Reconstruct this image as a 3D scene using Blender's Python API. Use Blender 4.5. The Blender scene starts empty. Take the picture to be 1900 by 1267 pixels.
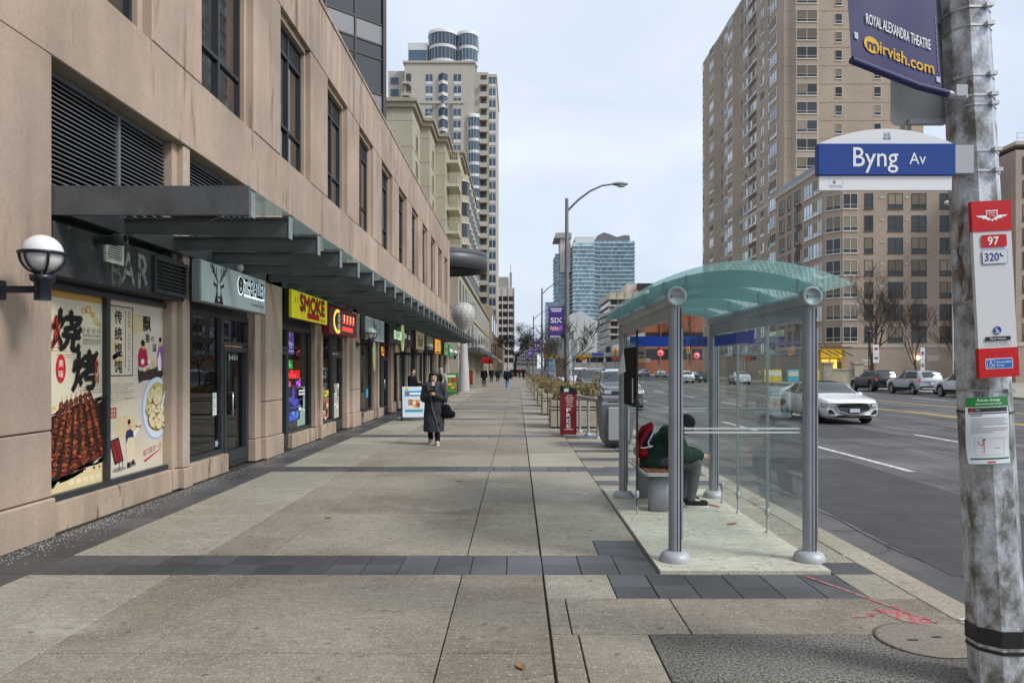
import bpy, bmesh, math, random
from mathutils import Vector, Matrix, noise as mnoise
random.seed(7)
sc = bpy.context.scene
R = math.radians
# ------------------------------------------------------------------ camera
cam_d = bpy.data.cameras.new('camera'); cam = bpy.data.objects.new('camera', cam_d)
sc.collection.objects.link(cam); sc.camera = cam
cam.location = (0, 0, 1.75); cam.rotation_euler = (R(90), 0, 0)
cam_d.sensor_width = 36; cam_d.lens = 25.39
cam_d.shift_x = -10/1900; cam_d.shift_y = 48.5/1900
cam_d.clip_start = 0.05; cam_d.clip_end = 3000
# ------------------------------------------------------------------ world (overcast)
SUN_EL, SUN_AZ = R(44), R(118)
w = bpy.data.worlds.new('World'); sc.world = w; w.use_nodes = True
nt = w.node_tree; nt.nodes.clear(); N = nt.nodes.new; L = nt.links.new
out = N('ShaderNodeOutputWorld'); b1 = N('ShaderNodeBackground'); b2 = N('ShaderNodeBackground'); mx = N('ShaderNodeMixShader')
sky = N('ShaderNodeTexSky'); sky.sky_type = 'NISHITA'; sky.sun_disc = False
sky.sun_elevation = SUN_EL; sky.sun_rotation = SUN_AZ; sky.dust_density = 3; sky.air_density = 1.2
L(sky.outputs[0], b1.inputs[0]); b1.inputs[1].default_value = 0.10
tc = N('ShaderNodeTexCoord'); mp = N('ShaderNodeMapping'); mp.inputs['Scale'].default_value = (1, 1, 2.6)
n1 = N('ShaderNodeTexNoise'); n1.inputs['Scale'].default_value = 2.3; n1.inputs['Detail'].default_value = 7; n1.inputs['Roughness'].default_value = .52; n1.inputs['Distortion'].default_value = .5
cr = N('ShaderNodeValToRGB'); cr.color_ramp.elements[0].position = .30; cr.color_ramp.elements[1].position = .72
cr.color_ramp.elements[0].color = (.58, .67, .81, 1); cr.color_ramp.elements[1].color = (.81, .87, .94, 1)
L(tc.outputs['Generated'], mp.inputs[0]); L(mp.outputs[0], n1.inputs['Vector']); L(n1.outputs['Fac'], cr.inputs[0]); L(cr.outputs[0], b2.inputs[0])
b2.inputs[1].default_value = 0.70
mx.inputs[0].default_value = .88
L(b1.outputs[0], mx.inputs[1]); L(b2.outputs[0], mx.inputs[2]); L(mx.outputs[0], out.inputs[0])
sd = bpy.data.lights.new('sun', 'SUN'); sd.energy = 1.5; sd.angle = R(14); sd.color = (1, .97, .92)
so = bpy.data.objects.new('sun', sd); sc.collection.objects.link(so)
so.rotation_euler = Vector((-math.sin(SUN_AZ)*math.cos(SUN_EL), -math.cos(SUN_AZ)*math.cos(SUN_EL), -math.sin(SUN_EL))).to_track_quat('-Z', 'Y').to_euler()
sc.view_settings.view_transform = 'Standard'; sc.view_settings.look = 'None'; sc.view_settings.gamma = 1
sc.view_settings.use_curve_mapping = False
sc.view_settings.exposure = 0.76
sc.render.engine = 'CYCLES'
cy = sc.cycles; cy.use_denoising = True; cy.max_bounces = 7; cy.diffuse_bounces = 3; cy.glossy_bounces = 3; cy.transmission_bounces = 4; cy.transparent_max_bounces = 16
cy.caustics_reflective = False; cy.caustics_refractive = False; cy.sample_clamp_indirect = 6
# ------------------------------------------------------------------ helpers
def lin(c):
    return tuple(((x/12.92) if x <= .04045 else ((x+.055)/1.055)**2.4) for x in c)
def hexc(h):
    return lin(tuple(int(h[i:i+2], 16)/255 for i in (1, 3, 5)))
MATS = {}
def mat(name, col, rough=.7, metal=0, spec=.5, var=0, vs=1.5, st=(1, 1, 1), fine=0, fs=60, bump=0, bs=40, emit=0, coat=0, rnd=0, streak=0, sub=None, stain=None, rvar=0):
    """plain procedural material: large noise, fine speckle, object random, vertical streaks, stains, bump."""
    if name in MATS: return MATS[name]
    m = bpy.data.materials.new(name); m.use_nodes = True; MATS[name] = m
    t = m.node_tree; p = t.nodes['Principled BSDF']; N = t.nodes.new; L = t.links.new
    p.inputs['Roughness'].default_value = rough; p.inputs['Metallic'].default_value = metal
    p.inputs['Specular IOR Level'].default_value = spec
    p.inputs['Coat Weight'].default_value = coat; p.inputs['Coat Roughness'].default_value = .04
    c = N('ShaderNodeRGB'); c.outputs[0].default_value = (*col, 1); cur = c.outputs[0]
    geo = N('ShaderNodeNewGeometry')
    def nz(scale, stretch=(1, 1, 1), det=4, ro=.55):
        mp = N('ShaderNodeMapping'); mp.inputs['Scale'].default_value = stretch
        n = N('ShaderNodeTexNoise'); n.inputs['Scale'].default_value = scale; n.inputs['Detail'].default_value = det; n.inputs['Roughness'].default_value = ro
        L(geo.outputs['Position'], mp.inputs[0]); L(mp.outputs[0], n.inputs['Vector']); return n.outputs['Fac']
    def mul(fac, lo, hi, a=.3, b=.7):
        nonlocal cur
        mr = N('ShaderNodeMapRange'); mr.inputs['From Min'].default_value = a; mr.inputs['From Max'].default_value = b
        mr.inputs['To Min'].default_value = lo; mr.inputs['To Max'].default_value = hi; L(fac, mr.inputs[0])
        v = N('ShaderNodeVectorMath'); v.operation = 'SCALE'; L(cur, v.inputs[0]); L(mr.outputs[0], v.inputs['Scale']); cur = v.outputs[0]
    if sub is not None:
        mx = N('ShaderNodeMix'); mx.data_type = 'RGBA'; L(nz(sub[1], sub[2] if len(sub) > 2 else (1, 1, 1), 5, .6), mx.inputs[0]); L(cur, mx.inputs[6]); mx.inputs[7].default_value = (*sub[0], 1)
        mr = N('ShaderNodeMapRange'); mr.inputs['From Min'].default_value = .42; mr.inputs['From Max'].default_value = .62
        L(mx.inputs[0].links[0].from_socket, mr.inputs[0]); L(mr.outputs[0], mx.inputs[0]); cur = mx.outputs[2]
    if var: mul(nz(vs, st), 1-var, 1+var)
    if streak: mul(nz(3.2, (1, 1, .10), 5, .6), 1-streak, 1+streak*.4, .35, .62)
    if fine: mul(nz(fs, (1, 1, 1), 2), 1-fine, 1+fine)
    if stain is not None:
        mx = N('ShaderNodeMix'); mx.data_type = 'RGBA'; mr = N('ShaderNodeMapRange'); mr.inputs['From Min'].default_value = stain[2]; mr.inputs['From Max'].default_value = stain[2]+.07
        L(nz(stain[1], stain[3] if len(stain) > 3 else (1, 1, 1), 6, .65), mr.inputs[0]); L(mr.outputs[0], mx.inputs[0]); L(cur, mx.inputs[6]); mx.inputs[7].default_value = (*stain[0], 1); cur = mx.outputs[2]
    if rnd:
        oi = N('ShaderNodeObjectInfo'); mul(oi.outputs['Random'], 1-rnd, 1+rnd, 0, 1)
    L(cur, p.inputs['Base Color'])
    if rvar:
        mr = N('ShaderNodeMapRange'); mr.inputs['From Min'].default_value = .3; mr.inputs['From Max'].default_value = .7
        mr.inputs['To Min'].default_value = max(.02, rough-rvar); mr.inputs['To Max'].default_value = min(1, rough+rvar)
        L(nz(2.1), mr.inputs[0]); L(mr.outputs[0], p.inputs['Roughness'])
    if bump:
        b = N('ShaderNodeBump'); b.inputs['Strength'].default_value = bump; b.inputs['Distance'].default_value = .01
        L(nz(bs, (1, 1, 1), 5, .7), b.inputs['Height']); L(b.outputs[0], p.inputs['Normal'])
    if emit:
        L(cur, p.inputs['Emission Color']); p.inputs['Emission Strength'].default_value = emit
    return m
def C(h, rough=.6, emit=0, spec=.4):
    return mat('ink_%s_%d_%d' % (h[1:], rough*100, emit*10), hexc(h), rough, emit=emit, spec=spec)
def glass(name, tint=(.9, .95, .93), refl=1.0, rough=.01, alpha=None):
    """thin pane: transparent tint + mirror reflection by Fresnel."""
    if name in MATS: return MATS[name]
    m = bpy.data.materials.new(name); m.use_nodes = True; MATS[name] = m
    t = m.node_tree; t.nodes.clear(); N = t.nodes.new; L = t.links.new
    o = N('ShaderNodeOutputMaterial'); a = N('ShaderNodeBsdfTransparent'); a.inputs[0].default_value = (*tint, 1)
    g = N('ShaderNodeBsdfGlossy'); g.inputs['Roughness'].default_value = rough; g.inputs[0].default_value = (.95, .97, 1, 1)
    f = N('ShaderNodeFresnel'); f.inputs[0].default_value = 1.55
    k = N('ShaderNodeMath'); k.operation = 'MULTIPLY'; k.inputs[1].default_value = refl; k.use_clamp = True
    x = N('ShaderNodeMixShader'); L(f.outputs[0], k.inputs[0]); L(k.outputs[0], x.inputs[0]); L(a.outputs[0], x.inputs[1]); L(g.outputs[0], x.inputs[2])
    last = x.outputs[0]
    if alpha:   # frosted share: diffuse/translucent body
        d = N('ShaderNodeBsdfDiffuse'); d.inputs[0].default_value = (*alpha[0], 1); tr = N('ShaderNodeBsdfTranslucent'); tr.inputs[0].default_value = (*alpha[0], 1)
        x1 = N('ShaderNodeMixShader'); x1.inputs[0].default_value = .72; L(d.outputs[0], x1.inputs[1]); L(tr.outputs[0], x1.inputs[2])
        x2 = N('ShaderNodeMixShader'); x2.inputs[0].default_value = alpha[1]; L(last, x2.inputs[1]); L(x1.outputs[0], x2.inputs[2]); last = x2.outputs[0]
    L(last, o.inputs[0]); return m
def link(o): sc.collection.objects.link(o); return o
def unit(v): return Vector(v).normalized()
class MB:
    def __init__(s): s.v = []; s.f = []; s.m = []; s.s = []
    def add(s, vs, fs, m=0, smooth=False):
        b = len(s.v); s.v += [tuple(v) for v in vs]
        for f in fs: s.f.append([b+i for i in f]); s.m.append(m); s.s.append(smooth)
        return s
    def box(s, x0, x1, y0, y1, z0, z1, m=0, bev=0):
        if x0 > x1: x0, x1 = x1, x0
        if y0 > y1: y0, y1 = y1, y0
        if z0 > z1: z0, z1 = z1, z0
        if bev:
            b = bev; vs = []; idx = {}
            for ix, (xo, xi) in enumerate(((x0, x0+b), (x1, x1-b))):
                for iy, (yo, yi) in enumerate(((y0, y0+b), (y1, y1-b))):
                    for iz, (zo, zi) in enumerate(((z0, z0+b), (z1, z1-b))):
                        idx[ix, iy, iz] = len(vs); vs += [(xo, yi, zi), (xi, yo, zi), (xi, yi, zo)]
            I = lambda a, b_, c, k: idx[a, b_, c]+k
            fs = [[I(0,0,0,0),I(0,0,1,0),I(0,1,1,0),I(0,1,0,0)], [I(1,0,0,0),I(1,1,0,0),I(1,1,1,0),I(1,0,1,0)],
                  [I(0,0,0,1),I(1,0,0,1),I(1,0,1,1),I(0,0,1,1)], [I(0,1,0,1),I(0,1,1,1),I(1,1,1,1),I(1,1,0,1)],
                  [I(0,0,0,2),I(0,1,0,2),I(1,1,0,2),I(1,0,0,2)], [I(0,0,1,2),I(1,0,1,2),I(1,1,1,2),I(0,1,1,2)]]
            for a in (0, 1):
                for c in (0, 1):
                    fs.append([I(a,c,0,0),I(a,c,0,1),I(a,c,1,1),I(a,c,1,0)]); fs.append([I(a,0,c,0),I(a,0,c,2),I(a,1,c,2),I(a,1,c,0)]); fs.append([I(0,a,c,1),I(0,a,c,2),I(1,a,c,2),I(1,a,c,1)])
            for a in (0, 1):
                for b2 in (0, 1):
                    for c in (0, 1): fs.append([I(a,b2,c,0),I(a,b2,c,1),I(a,b2,c,2)])
            return s.add(vs, fs, m)
        vs = [(x, y, z) for x in (x0, x1) for y in (y0, y1) for z in (z0, z1)]
        return s.add(vs, [(0, 1, 3, 2), (4, 6, 7, 5), (0, 4, 5, 1), (2, 3, 7, 6), (0, 2, 6, 4), (1, 5, 7, 3)], m)
    def prism(s, poly, fn, t0, t1, m=0, smooth=False):
        """poly of (u,v), fn(u,v,t)->xyz, extruded t0..t1"""
        n = len(poly); vs = [fn(u, v, t0) for u, v in poly]+[fn(u, v, t1) for u, v in poly]
        s.add(vs, [tuple(range(n))[::-1], tuple(range(n, 2*n))], m)
        b = len(s.v)-2*n
        for i in range(n):
            j = (i+1) % n; s.f.append([b+i, b+j, b+n+j, b+n+i]); s.m.append(m); s.s.append(smooth)
        return s
    def tube(s, path, rad, n=8, m=0, cap=True, smooth=True, squash=1):
        path = [Vector(p) for p in path]; k = len(path)
        if not hasattr(rad, '__len__'): rad = [rad]*k
        vs = []; prev = None
        for i, p in enumerate(path):
            d = (path[min(i+1, k-1)]-path[max(i-1, 0)]).normalized()
            if prev is None:
                u = d.cross(Vector((0, 0, 1)));
                if u.length < 1e-3: u = d.cross(Vector((1, 0, 0)))
                u.normalize()
            else:
                u = prev-d*prev.dot(d); u.normalize()
            prev = u; q = d.cross(u)
            for a in range(n):
                an = 2*math.pi*a/n; vs.append(p+u*(math.cos(an)*rad[i])+q*(math.sin(an)*rad[i]*squash))
        fs = [(i*n+a, i*n+(a+1) % n, (i+1)*n+(a+1) % n, (i+1)*n+a) for i in range(k-1) for a in range(n)]
        s.add(vs, fs, m, smooth)
        if cap: s.add([vs[a] for a in range(n)], [tuple(range(n))[::-1]], m); s.add(vs[-n:], [tuple(range(n))], m)
        return s
    def lathe(s, prof, o=(0, 0, 0), n=20, m=0, ax='Z', smooth=True, cap=True):
        vs = []; o = Vector(o)
        for r, z in prof:
            for a in range(n):
                c, d = math.cos(2*math.pi*a/n)*r, math.sin(2*math.pi*a/n)*r
                vs.append(o+Vector((c, d, z) if ax == 'Z' else (c, -z, d) if ax == 'Y' else (z, c, d)))
        fs = [(i*n+a, i*n+(a+1) % n, (i+1)*n+(a+1) % n, (i+1)*n+a) for i in range(len(prof)-1) for a in range(n)]
        s.add(vs, fs, m, smooth)
        if not cap: return s
        if prof[0][0] > 1e-4: s.add(vs[:n], [tuple(range(n))[::-1]], m)
        if prof[-1][0] > 1e-4: s.add(vs[-n:], [tuple(range(n))], m)
        return s
    def ell(s, c, r, nu=14, nv=9, m=0, rot=None):
        c = Vector(c); vs = []
        for j in range(nv+1):
            th = math.pi*j/nv
            for i in range(nu):
                ph = 2*math.pi*i/nu; p = Vector((r[0]*math.sin(th)*math.cos(ph), r[1]*math.sin(th)*math.sin(ph), r[2]*math.cos(th)))
                if rot is not None: p = rot @ p
                vs.append(c+p)
        return s.add(vs, [(j*nu+i, (j+1)*nu+i, (j+1)*nu+(i+1) % nu, j*nu+(i+1) % nu) for j in range(nv) for i in range(nu)], m, True)
    def obj(s, name, mats, parent=None, mesh_only=False):
        me = bpy.data.meshes.new(name); me.from_pydata(s.v, [], s.f)
        for x in (mats if isinstance(mats, (list, tuple)) else [mats]): me.materials.append(x)
        if any(s.m): me.polygons.foreach_set('material_index', s.m)
        me.polygons.foreach_set('use_smooth', s.s); me.validate(clean_customdata=False); me.update()
        if mesh_only: return me
        return place(name, me, parent)
KIDS = {}
def place(name, me, parent=None, world=True):
    """link a mesh object; a part built in world coordinates keeps them under its thing."""
    o = bpy.data.objects.new(name, me); link(o)
    if parent is not None:
        o.parent = parent; KIDS.setdefault(parent.name, []).append(o)
        if world and parent.get('_w'): o.matrix_parent_inverse = Matrix.Translation(-Vector(parent.location))
    return o
def thing(name, label, cat, loc=(0, 0, 0), group=None, local=False):
    o = bpy.data.objects.new(name, None); link(o); o.location = loc; o.empty_display_size = .1
    tag(o, label, cat, group)
    if not local: o['_w'] = 1
    return o
def tag(o, label=None, cat=None, group=None, kind=None):
    if label: o['label'] = label
    if cat: o['category'] = cat
    if group: o['group'] = group
    if kind: o['kind'] = kind
    return o
def copy_tree(o, parent=None):
    c = o.copy(); link(c)
    if parent is not None: c.parent = parent; KIDS.setdefault(parent.name, []).append(c)
    for ch in KIDS.get(o.name, []): copy_tree(ch, c)
    return c
TMP = bpy.data.scenes.new('tmp')
def evaluated(me, mods):
    """mesh with modifiers applied, in a scratch scene"""
    o = bpy.data.objects.new('t', me); TMP.collection.objects.link(o)
    for typ, kw in mods:
        md = o.modifiers.new('m', typ)
        for k, v in kw.items(): setattr(md, k, v)
    vl = TMP.view_layers[0]; vl.update(); dg = vl.depsgraph
    r = bpy.data.meshes.new_from_object(o.evaluated_get(dg)); bpy.data.objects.remove(o); return r
# ---- lettering and flat print
_TX = {}
def text_mesh(body, bold=0, shear=0, space=1):
    k = (body, bold, shear, space)
    if k in _TX: return _TX[k]
    c = bpy.data.curves.new('t', 'FONT'); c.body = body; c.size = 1; c.offset = bold; c.shear = shear; c.space_character = space; c.resolution_u = 3
    c.align_x = 'LEFT'; o = bpy.data.objects.new('t', c); TMP.collection.objects.link(o); vl = TMP.view_layers[0]; vl.update()
    me = bpy.data.meshes.new_from_object(o.evaluated_get(vl.depsgraph)); bpy.data.objects.remove(o)
    vs = [(v.co.x, v.co.y) for v in me.vertices]; fs = [tuple(p.vertices) for p in me.polygons]; bpy.data.meshes.remove(me)
    if vs:
        x0 = min(v[0] for v in vs); x1 = max(v[0] for v in vs); y0 = min(v[1] for v in vs); y1 = max(v[1] for v in vs)
    else: x0 = x1 = y0 = y1 = 0
    _TX[k] = (vs, fs, x0, x1, y0, y1); return _TX[k]
class Print:
    """flat print / lettering on the plane o + u*a + v*b, layers stepped along the normal"""
    def __init__(s, o, u, v, step=.0015):
        s.o, s.u, s.w = Vector(o), unit(u), unit(v); s.n = s.u.cross(s.w); s.mb = MB(); s.ms = []; s.step = step; s.lay = 0
    def mi(s, m):
        if isinstance(m, str): m = C(m)
        if m not in s.ms: s.ms.append(m)
        return s.ms.index(m)
    def P(s, a, b, k=0): return s.o+s.u*a+s.w*b+s.n*(s.step*(k+1))
    def poly(s, pts, m, k=0, clip=None):
        if clip: pts = [(min(max(a, clip[0]), clip[2]), min(max(b, clip[1]), clip[3])) for a, b in pts]
        s.mb.add([s.P(a, b, k) for a, b in pts], [tuple(range(len(pts)))], s.mi(m)); return s
    def rect(s, a0, b0, a1, b1, m, k=0): return s.poly([(a0, b0), (a1, b0), (a1, b1), (a0, b1)], m, k)
    def frame(s, a0, b0, a1, b1, t, m, k=0):
        s.rect(a0, b0, a1, b0+t, m, k); s.rect(a0, b1-t, a1, b1, m, k); s.rect(a0, b0+t, a0+t, b1-t, m, k); s.rect(a1-t, b0+t, a1, b1-t, m, k)
    def disc(s, a, b, ra, rb, m, k=0, n=24, jit=0, rot=0, clip=None):
        pts = []
        for i in range(n):
            th = 2*math.pi*i/n; j = 1+random.uniform(-jit, jit); x, y = math.cos(th)*ra*j, math.sin(th)*rb*j
            pts.append((a+x*math.cos(rot)-y*math.sin(rot), b+x*math.sin(rot)+y*math.cos(rot)))
        return s.poly(pts, m, k, clip)
    def line(s, pts, w, m, k=0):
        for (a0, b0), (a1, b1) in zip(pts, pts[1:]):
            d = math.hypot(a1-a0, b1-b0) or 1; p, q = -(b1-b0)/d*w/2, (a1-a0)/d*w/2
            s.poly([(a0+p, b0+q), (a0-p, b0-q), (a1-p, b1-q), (a1+p, b1+q)], m, k)
        return s
    def text(s, body, a, b, h, m, k=1, wid=None, bold=0, shear=0, align='c', rot=0, space=1):
        """text with cap box centred (or left) at a,b, height h, optional exact width"""
        vs, fs, x0, x1, y0, y1 = text_mesh(body, 0, shear, space)
        if not vs: return s
        sy = h/(y1-y0); sx = sy if wid is None else wid/(x1-x0); W = (x1-x0)*sx
        oa = a-(W/2 if align == 'c' else W if align == 'r' else 0)
        f = bold*h*1.25
        for i, (du, dv) in enumerate([(0, 0)] if not bold else [(0, 0), (f, 0), (-f, 0), (0, f), (0, -f)]):   # heavy strokes: the glyph laid five times, slightly shifted
            out = []
            for x, y in vs:
                p, q = oa+(x-x0)*sx-a+du, (y-y0)*sy-h/2+dv
                out.append(s.P(a+p*math.cos(rot)-q*math.sin(rot), b+p*math.sin(rot)+q*math.cos(rot), k+.17*i))
            s.mb.add(out, fs, s.mi(m))
        return s
    def obj(s, name, parent=None): return s.mb.obj(name, s.ms, parent)
def copies(root, spots):
    """spots: (loc, rotz, label); the first moves the root itself"""
    res = []
    for i, (loc, rz, lab) in enumerate(spots):
        o = root if i == 0 else copy_tree(root); o.location = loc; o.rotation_euler = (0, 0, rz)
        if lab: o['label'] = lab
        res.append(o)
    return res
# ------------------------------------------------------------------ materials
def node_mat(name, fn):
    m = bpy.data.materials.new(name); m.use_nodes = True; MATS[name] = m; t = m.node_tree; fn(t, t.nodes['Principled BSDF'], t.nodes.new, t.links.new); return m
def _asphalt(t, p, N, L):
    g = N('ShaderNodeNewGeometry')
    a = N('ShaderNodeTexNoise'); a.inputs['Scale'].default_value = 110; a.inputs['Detail'].default_value = 3
    b = N('ShaderNodeTexNoise'); b.inputs['Scale'].default_value = .55; b.inputs['Detail'].default_value = 6
    mp = N('ShaderNodeMapping'); mp.inputs['Scale'].default_value = (1.6, .12, 1); e = N('ShaderNodeTexNoise'); e.inputs['Scale'].default_value = 1.0; e.inputs['Detail'].default_value = 5
    nn = N('ShaderNodeTexNoise'); nn.inputs['Scale'].default_value = 1.3; nn.inputs['Detail'].default_value = 5
    ad = N('ShaderNodeVectorMath'); ad.operation = 'MULTIPLY_ADD'; ad.inputs[1].default_value = (.9, .9, 0)
    v = N('ShaderNodeTexVoronoi'); v.feature = 'DISTANCE_TO_EDGE'; v.inputs['Scale'].default_value = .32
    L(g.outputs['Position'], a.inputs['Vector']); L(g.outputs['Position'], b.inputs['Vector']); L(g.outputs['Position'], mp.inputs[0]); L(mp.outputs[0], e.inputs['Vector'])
    L(g.outputs['Position'], nn.inputs['Vector']); L(nn.outputs['Color'], ad.inputs[0]); L(g.outputs['Position'], ad.inputs[2]); L(ad.outputs[0], v.inputs['Vector'])
    r = N('ShaderNodeValToRGB'); r.color_ramp.elements[0].position = .32; r.color_ramp.elements[0].color = (.062, .060, .061, 1); r.color_ramp.elements[1].position = .68; r.color_ramp.elements[1].color = (.125, .120, .115, 1)
    L(b.outputs['Fac'], r.inputs[0])
    def mul(cur, fac, f0, f1, lo, hi):
        mr = N('ShaderNodeMapRange'); mr.inputs[1].default_value = f0; mr.inputs[2].default_value = f1; mr.inputs[3].default_value = lo; mr.inputs[4].default_value = hi; L(fac, mr.inputs[0])
        k = N('ShaderNodeVectorMath'); k.operation = 'SCALE'; L(cur, k.inputs[0]); L(mr.outputs[0], k.inputs['Scale']); return k.outputs[0]
    c = mul(r.outputs[0], a.outputs['Fac'], .35, .65, .55, 1.5); c = mul(c, e.outputs['Fac'], .35, .65, .68, 1.38); c = mul(c, v.outputs['Distance'], .0012, .0045, .5, 1)
    oil = N('ShaderNodeTexNoise'); oil.inputs['Scale'].default_value = 1.15; oil.inputs['Detail'].default_value = 6; oil.inputs['Roughness'].default_value = .65; L(g.outputs['Position'], oil.inputs['Vector']); c = mul(c, oil.outputs['Fac'], .57, .68, 1, .62)
    L(c, p.inputs['Base Color']); p.inputs['Roughness'].default_value = .78
    bp = N('ShaderNodeBump'); bp.inputs['Strength'].default_value = .5; bp.inputs['Distance'].default_value = .006; L(a.outputs['Fac'], bp.inputs['Height']); L(bp.outputs[0], p.inputs['Normal'])
M_ASPH = node_mat('asphalt', _asphalt)
def _concrete(base, stain, spec_amt, rnd):
    def f(t, p, N, L):
        g = N('ShaderNodeNewGeometry'); oi = N('ShaderNodeObjectInfo')
        def nz(s, d=4, ro=.55, st=(1, 1, 1)):
            mp = N('ShaderNodeMapping'); mp.inputs['Scale'].default_value = st; n = N('ShaderNodeTexNoise'); n.inputs['Scale'].default_value = s; n.inputs['Detail'].default_value = d; n.inputs['Roughness'].default_value = ro
            L(g.outputs['Position'], mp.inputs[0]); L(mp.outputs[0], n.inputs['Vector']); return n.outputs['Fac']
        def mr(fac, a, b, lo, hi):
            r = N('ShaderNodeMapRange'); r.inputs[1].default_value = a; r.inputs[2].default_value = b; r.inputs[3].default_value = lo; r.inputs[4].default_value = hi; L(fac, r.inputs[0]); return r.outputs[0]
        def sc_(c, f): k = N('ShaderNodeVectorMath'); k.operation = 'SCALE'; L(c, k.inputs[0]); L(f, k.inputs['Scale']); return k.outputs[0]
        def mix(c, f, col): m = N('ShaderNodeMix'); m.data_type = 'RGBA'; L(f, m.inputs[0]); L(c, m.inputs[6]); m.inputs[7].default_value = (*col, 1); return m.outputs[2]
        rgb = N('ShaderNodeRGB'); rgb.outputs[0].default_value = (*base, 1); c = rgb.outputs[0]
        c = mix(c, mr(nz(.42, 6, .62), .45, .58, 0, .8), stain)
        c = mix(c, mr(nz(1.9, 6, .65, (.6, 1.4, 1)), .54, .66, 0, .45), tuple(x*1.25 for x in base))
        c = sc_(c, mr(nz(7, 5, .7, (.5, 5, 1)), .3, .7, .84, 1.15)); c = sc_(c, mr(nz(14, 4, .7), .3, .7, .84, 1.16)); c = sc_(c, mr(nz(95, 2), .33, .67, 1-spec_amt, 1+spec_amt))
        c = mix(c, mr(nz(34, 3, .6), .59, .66, 0, .6), (.52, .49, .43))      # pale aggregate / gum spots
        c = mix(c, mr(nz(27, 3, .6, (1.3, .8, 1)), .61, .67, 0, .5), tuple(x*.55 for x in base))
        c = mix(c, mr(nz(.75, 7, .72, (.7, 1, 1)), .60, .66, 0, .42), (.46, .43, .37))   # pale worn laitance
        vo = N('ShaderNodeTexVoronoi'); vo.feature = 'DISTANCE_TO_EDGE'; vo.inputs['Scale'].default_value = .38; nn = N('ShaderNodeTexNoise'); nn.inputs['Scale'].default_value = 2.2; nn.inputs['Detail'].default_value = 6
        ad = N('ShaderNodeVectorMath'); ad.operation = 'MULTIPLY_ADD'; ad.inputs[1].default_value = (.8, .8, 0); L(g.outputs['Position'], nn.inputs['Vector']); L(nn.outputs['Color'], ad.inputs[0]); L(g.outputs['Position'], ad.inputs[2]); L(ad.outputs[0], vo.inputs['Vector'])
        c = sc_(c, mr(vo.outputs['Distance'], .001, .004, .86, 1))
        c = mix(c, mr(nz(6.5, 3, .6), .66, .69, 0, .6), tuple(x*.42 for x in base)); c = mix(c, mr(nz(11, 2, .5), .69, .71, 0, .7), tuple(x*.35 for x in base))
        if rnd: c = sc_(c, mr(oi.outputs['Random'], 0, 1, 1-rnd, 1+rnd))
        L(c, p.inputs['Base Color']); rg = mr(nz(.8, 4), .35, .65, .62, .9); L(rg, p.inputs['Roughness']); p.inputs['Specular IOR Level'].default_value = .35
        b = N('ShaderNodeBump'); b.inputs['Strength'].default_value = .35; b.inputs['Distance'].default_value = .004; L(nz(70, 4, .7), b.inputs['Height']); L(b.outputs[0], p.inputs['Normal'])
    return f
M_SLAB = node_mat('pavement_concrete', _concrete((.275, .243, .193), (.195, .158, .120), .38, .10))
M_SLAB2 = node_mat('pavement_concrete_pale', _concrete((.335, .308, .252), (.27, .238, .188), .34, .09))
M_PAD = node_mat('pad_concrete', _concrete((.55, .53, .44), (.47, .44, .36), .14, 0))
M_GRAN = mat('paver_granite', (.075, .077, .083), .45, var=.25, vs=1.2, fine=.35, fs=140, bump=.2, bs=60, rnd=.28, spec=.5, stain=((.15, .14, .13), 2.2, .66))
M_KERB = node_mat('kerb_concrete', _concrete((.40, .365, .29), (.30, .26, .2), .22, .06))
M_AGG = mat('dark_aggregate', (.155, .145, .125), .85, var=.35, vs=.8, fine=.9, fs=60, bump=.8, bs=80)
M_GROUND = mat('ground_dirt', (.12, .11, .09), .95, var=.3, vs=.4)
M_STONE = mat('facade_precast', (.46, .358, .282), .85, var=.18, vs=.55, fine=.07, fs=32, streak=.07, bump=.12, bs=45, sub=((.40, .315, .255), .6, (1, 1, .6)), rnd=.08, spec=.25, stain=((.27, .195, .14), 1.5, .60, (2.0, 2.0, .22)))
M_STONE_P = mat('facade_precast_parapet', (.45, .345, .268), .85, var=.16, vs=.55, fine=.07, fs=32, streak=.22, bump=.12, bs=45, sub=((.40, .325, .28), .6, (1, 1, .6)), rnd=.06, spec=.25, stain=((.20, .155, .125), 1.7, .57, (2.2, 2.2, .16)))
M_STONE2 = mat('facade_precast_plinth', (.45, .35, .265), .88, var=.15, vs=.8, fine=.12, fs=70, streak=.2, bump=.15, bs=80, spec=.25, stain=((.17, .13, .10), 3.0, .575, (1.6, 1.6, .35)))
M_METAL = mat('dark_anodised_metal', (.045, .052, .058), .45, metal=.3, var=.15, vs=2, rnd=.08)
M_BEAM = mat('canopy_steel_paint', (.085, .092, .098), .5, metal=.05, var=.2, vs=3, fine=.1, fs=40, streak=.15)
M_BEAMEND = mat('canopy_beam_end', (.30, .34, .35), .4, metal=.3, var=.15, vs=9)
M_UPGLASS = mat('office_window_glass', (.012, .016, .019), .02, spec=.9, coat=1)
M_LOUV = mat('louvre_metal', (.16, .17, .18), .5, metal=.2, var=.1)
M_SHOPGLASS = glass('shop_glass', (.92, .95, .95), 1.1)
M_CANGLASS = glass('canopy_glass', (.86, .94, .91), .6, .05, ((.62, .74, .70), .14))
M_CHROME = mat('brushed_handle', (.6, .61, .62), .25, metal=1)
M_ROOF = mat('roof_membrane', (.18, .17, .16), .9, var=.2)
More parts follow.
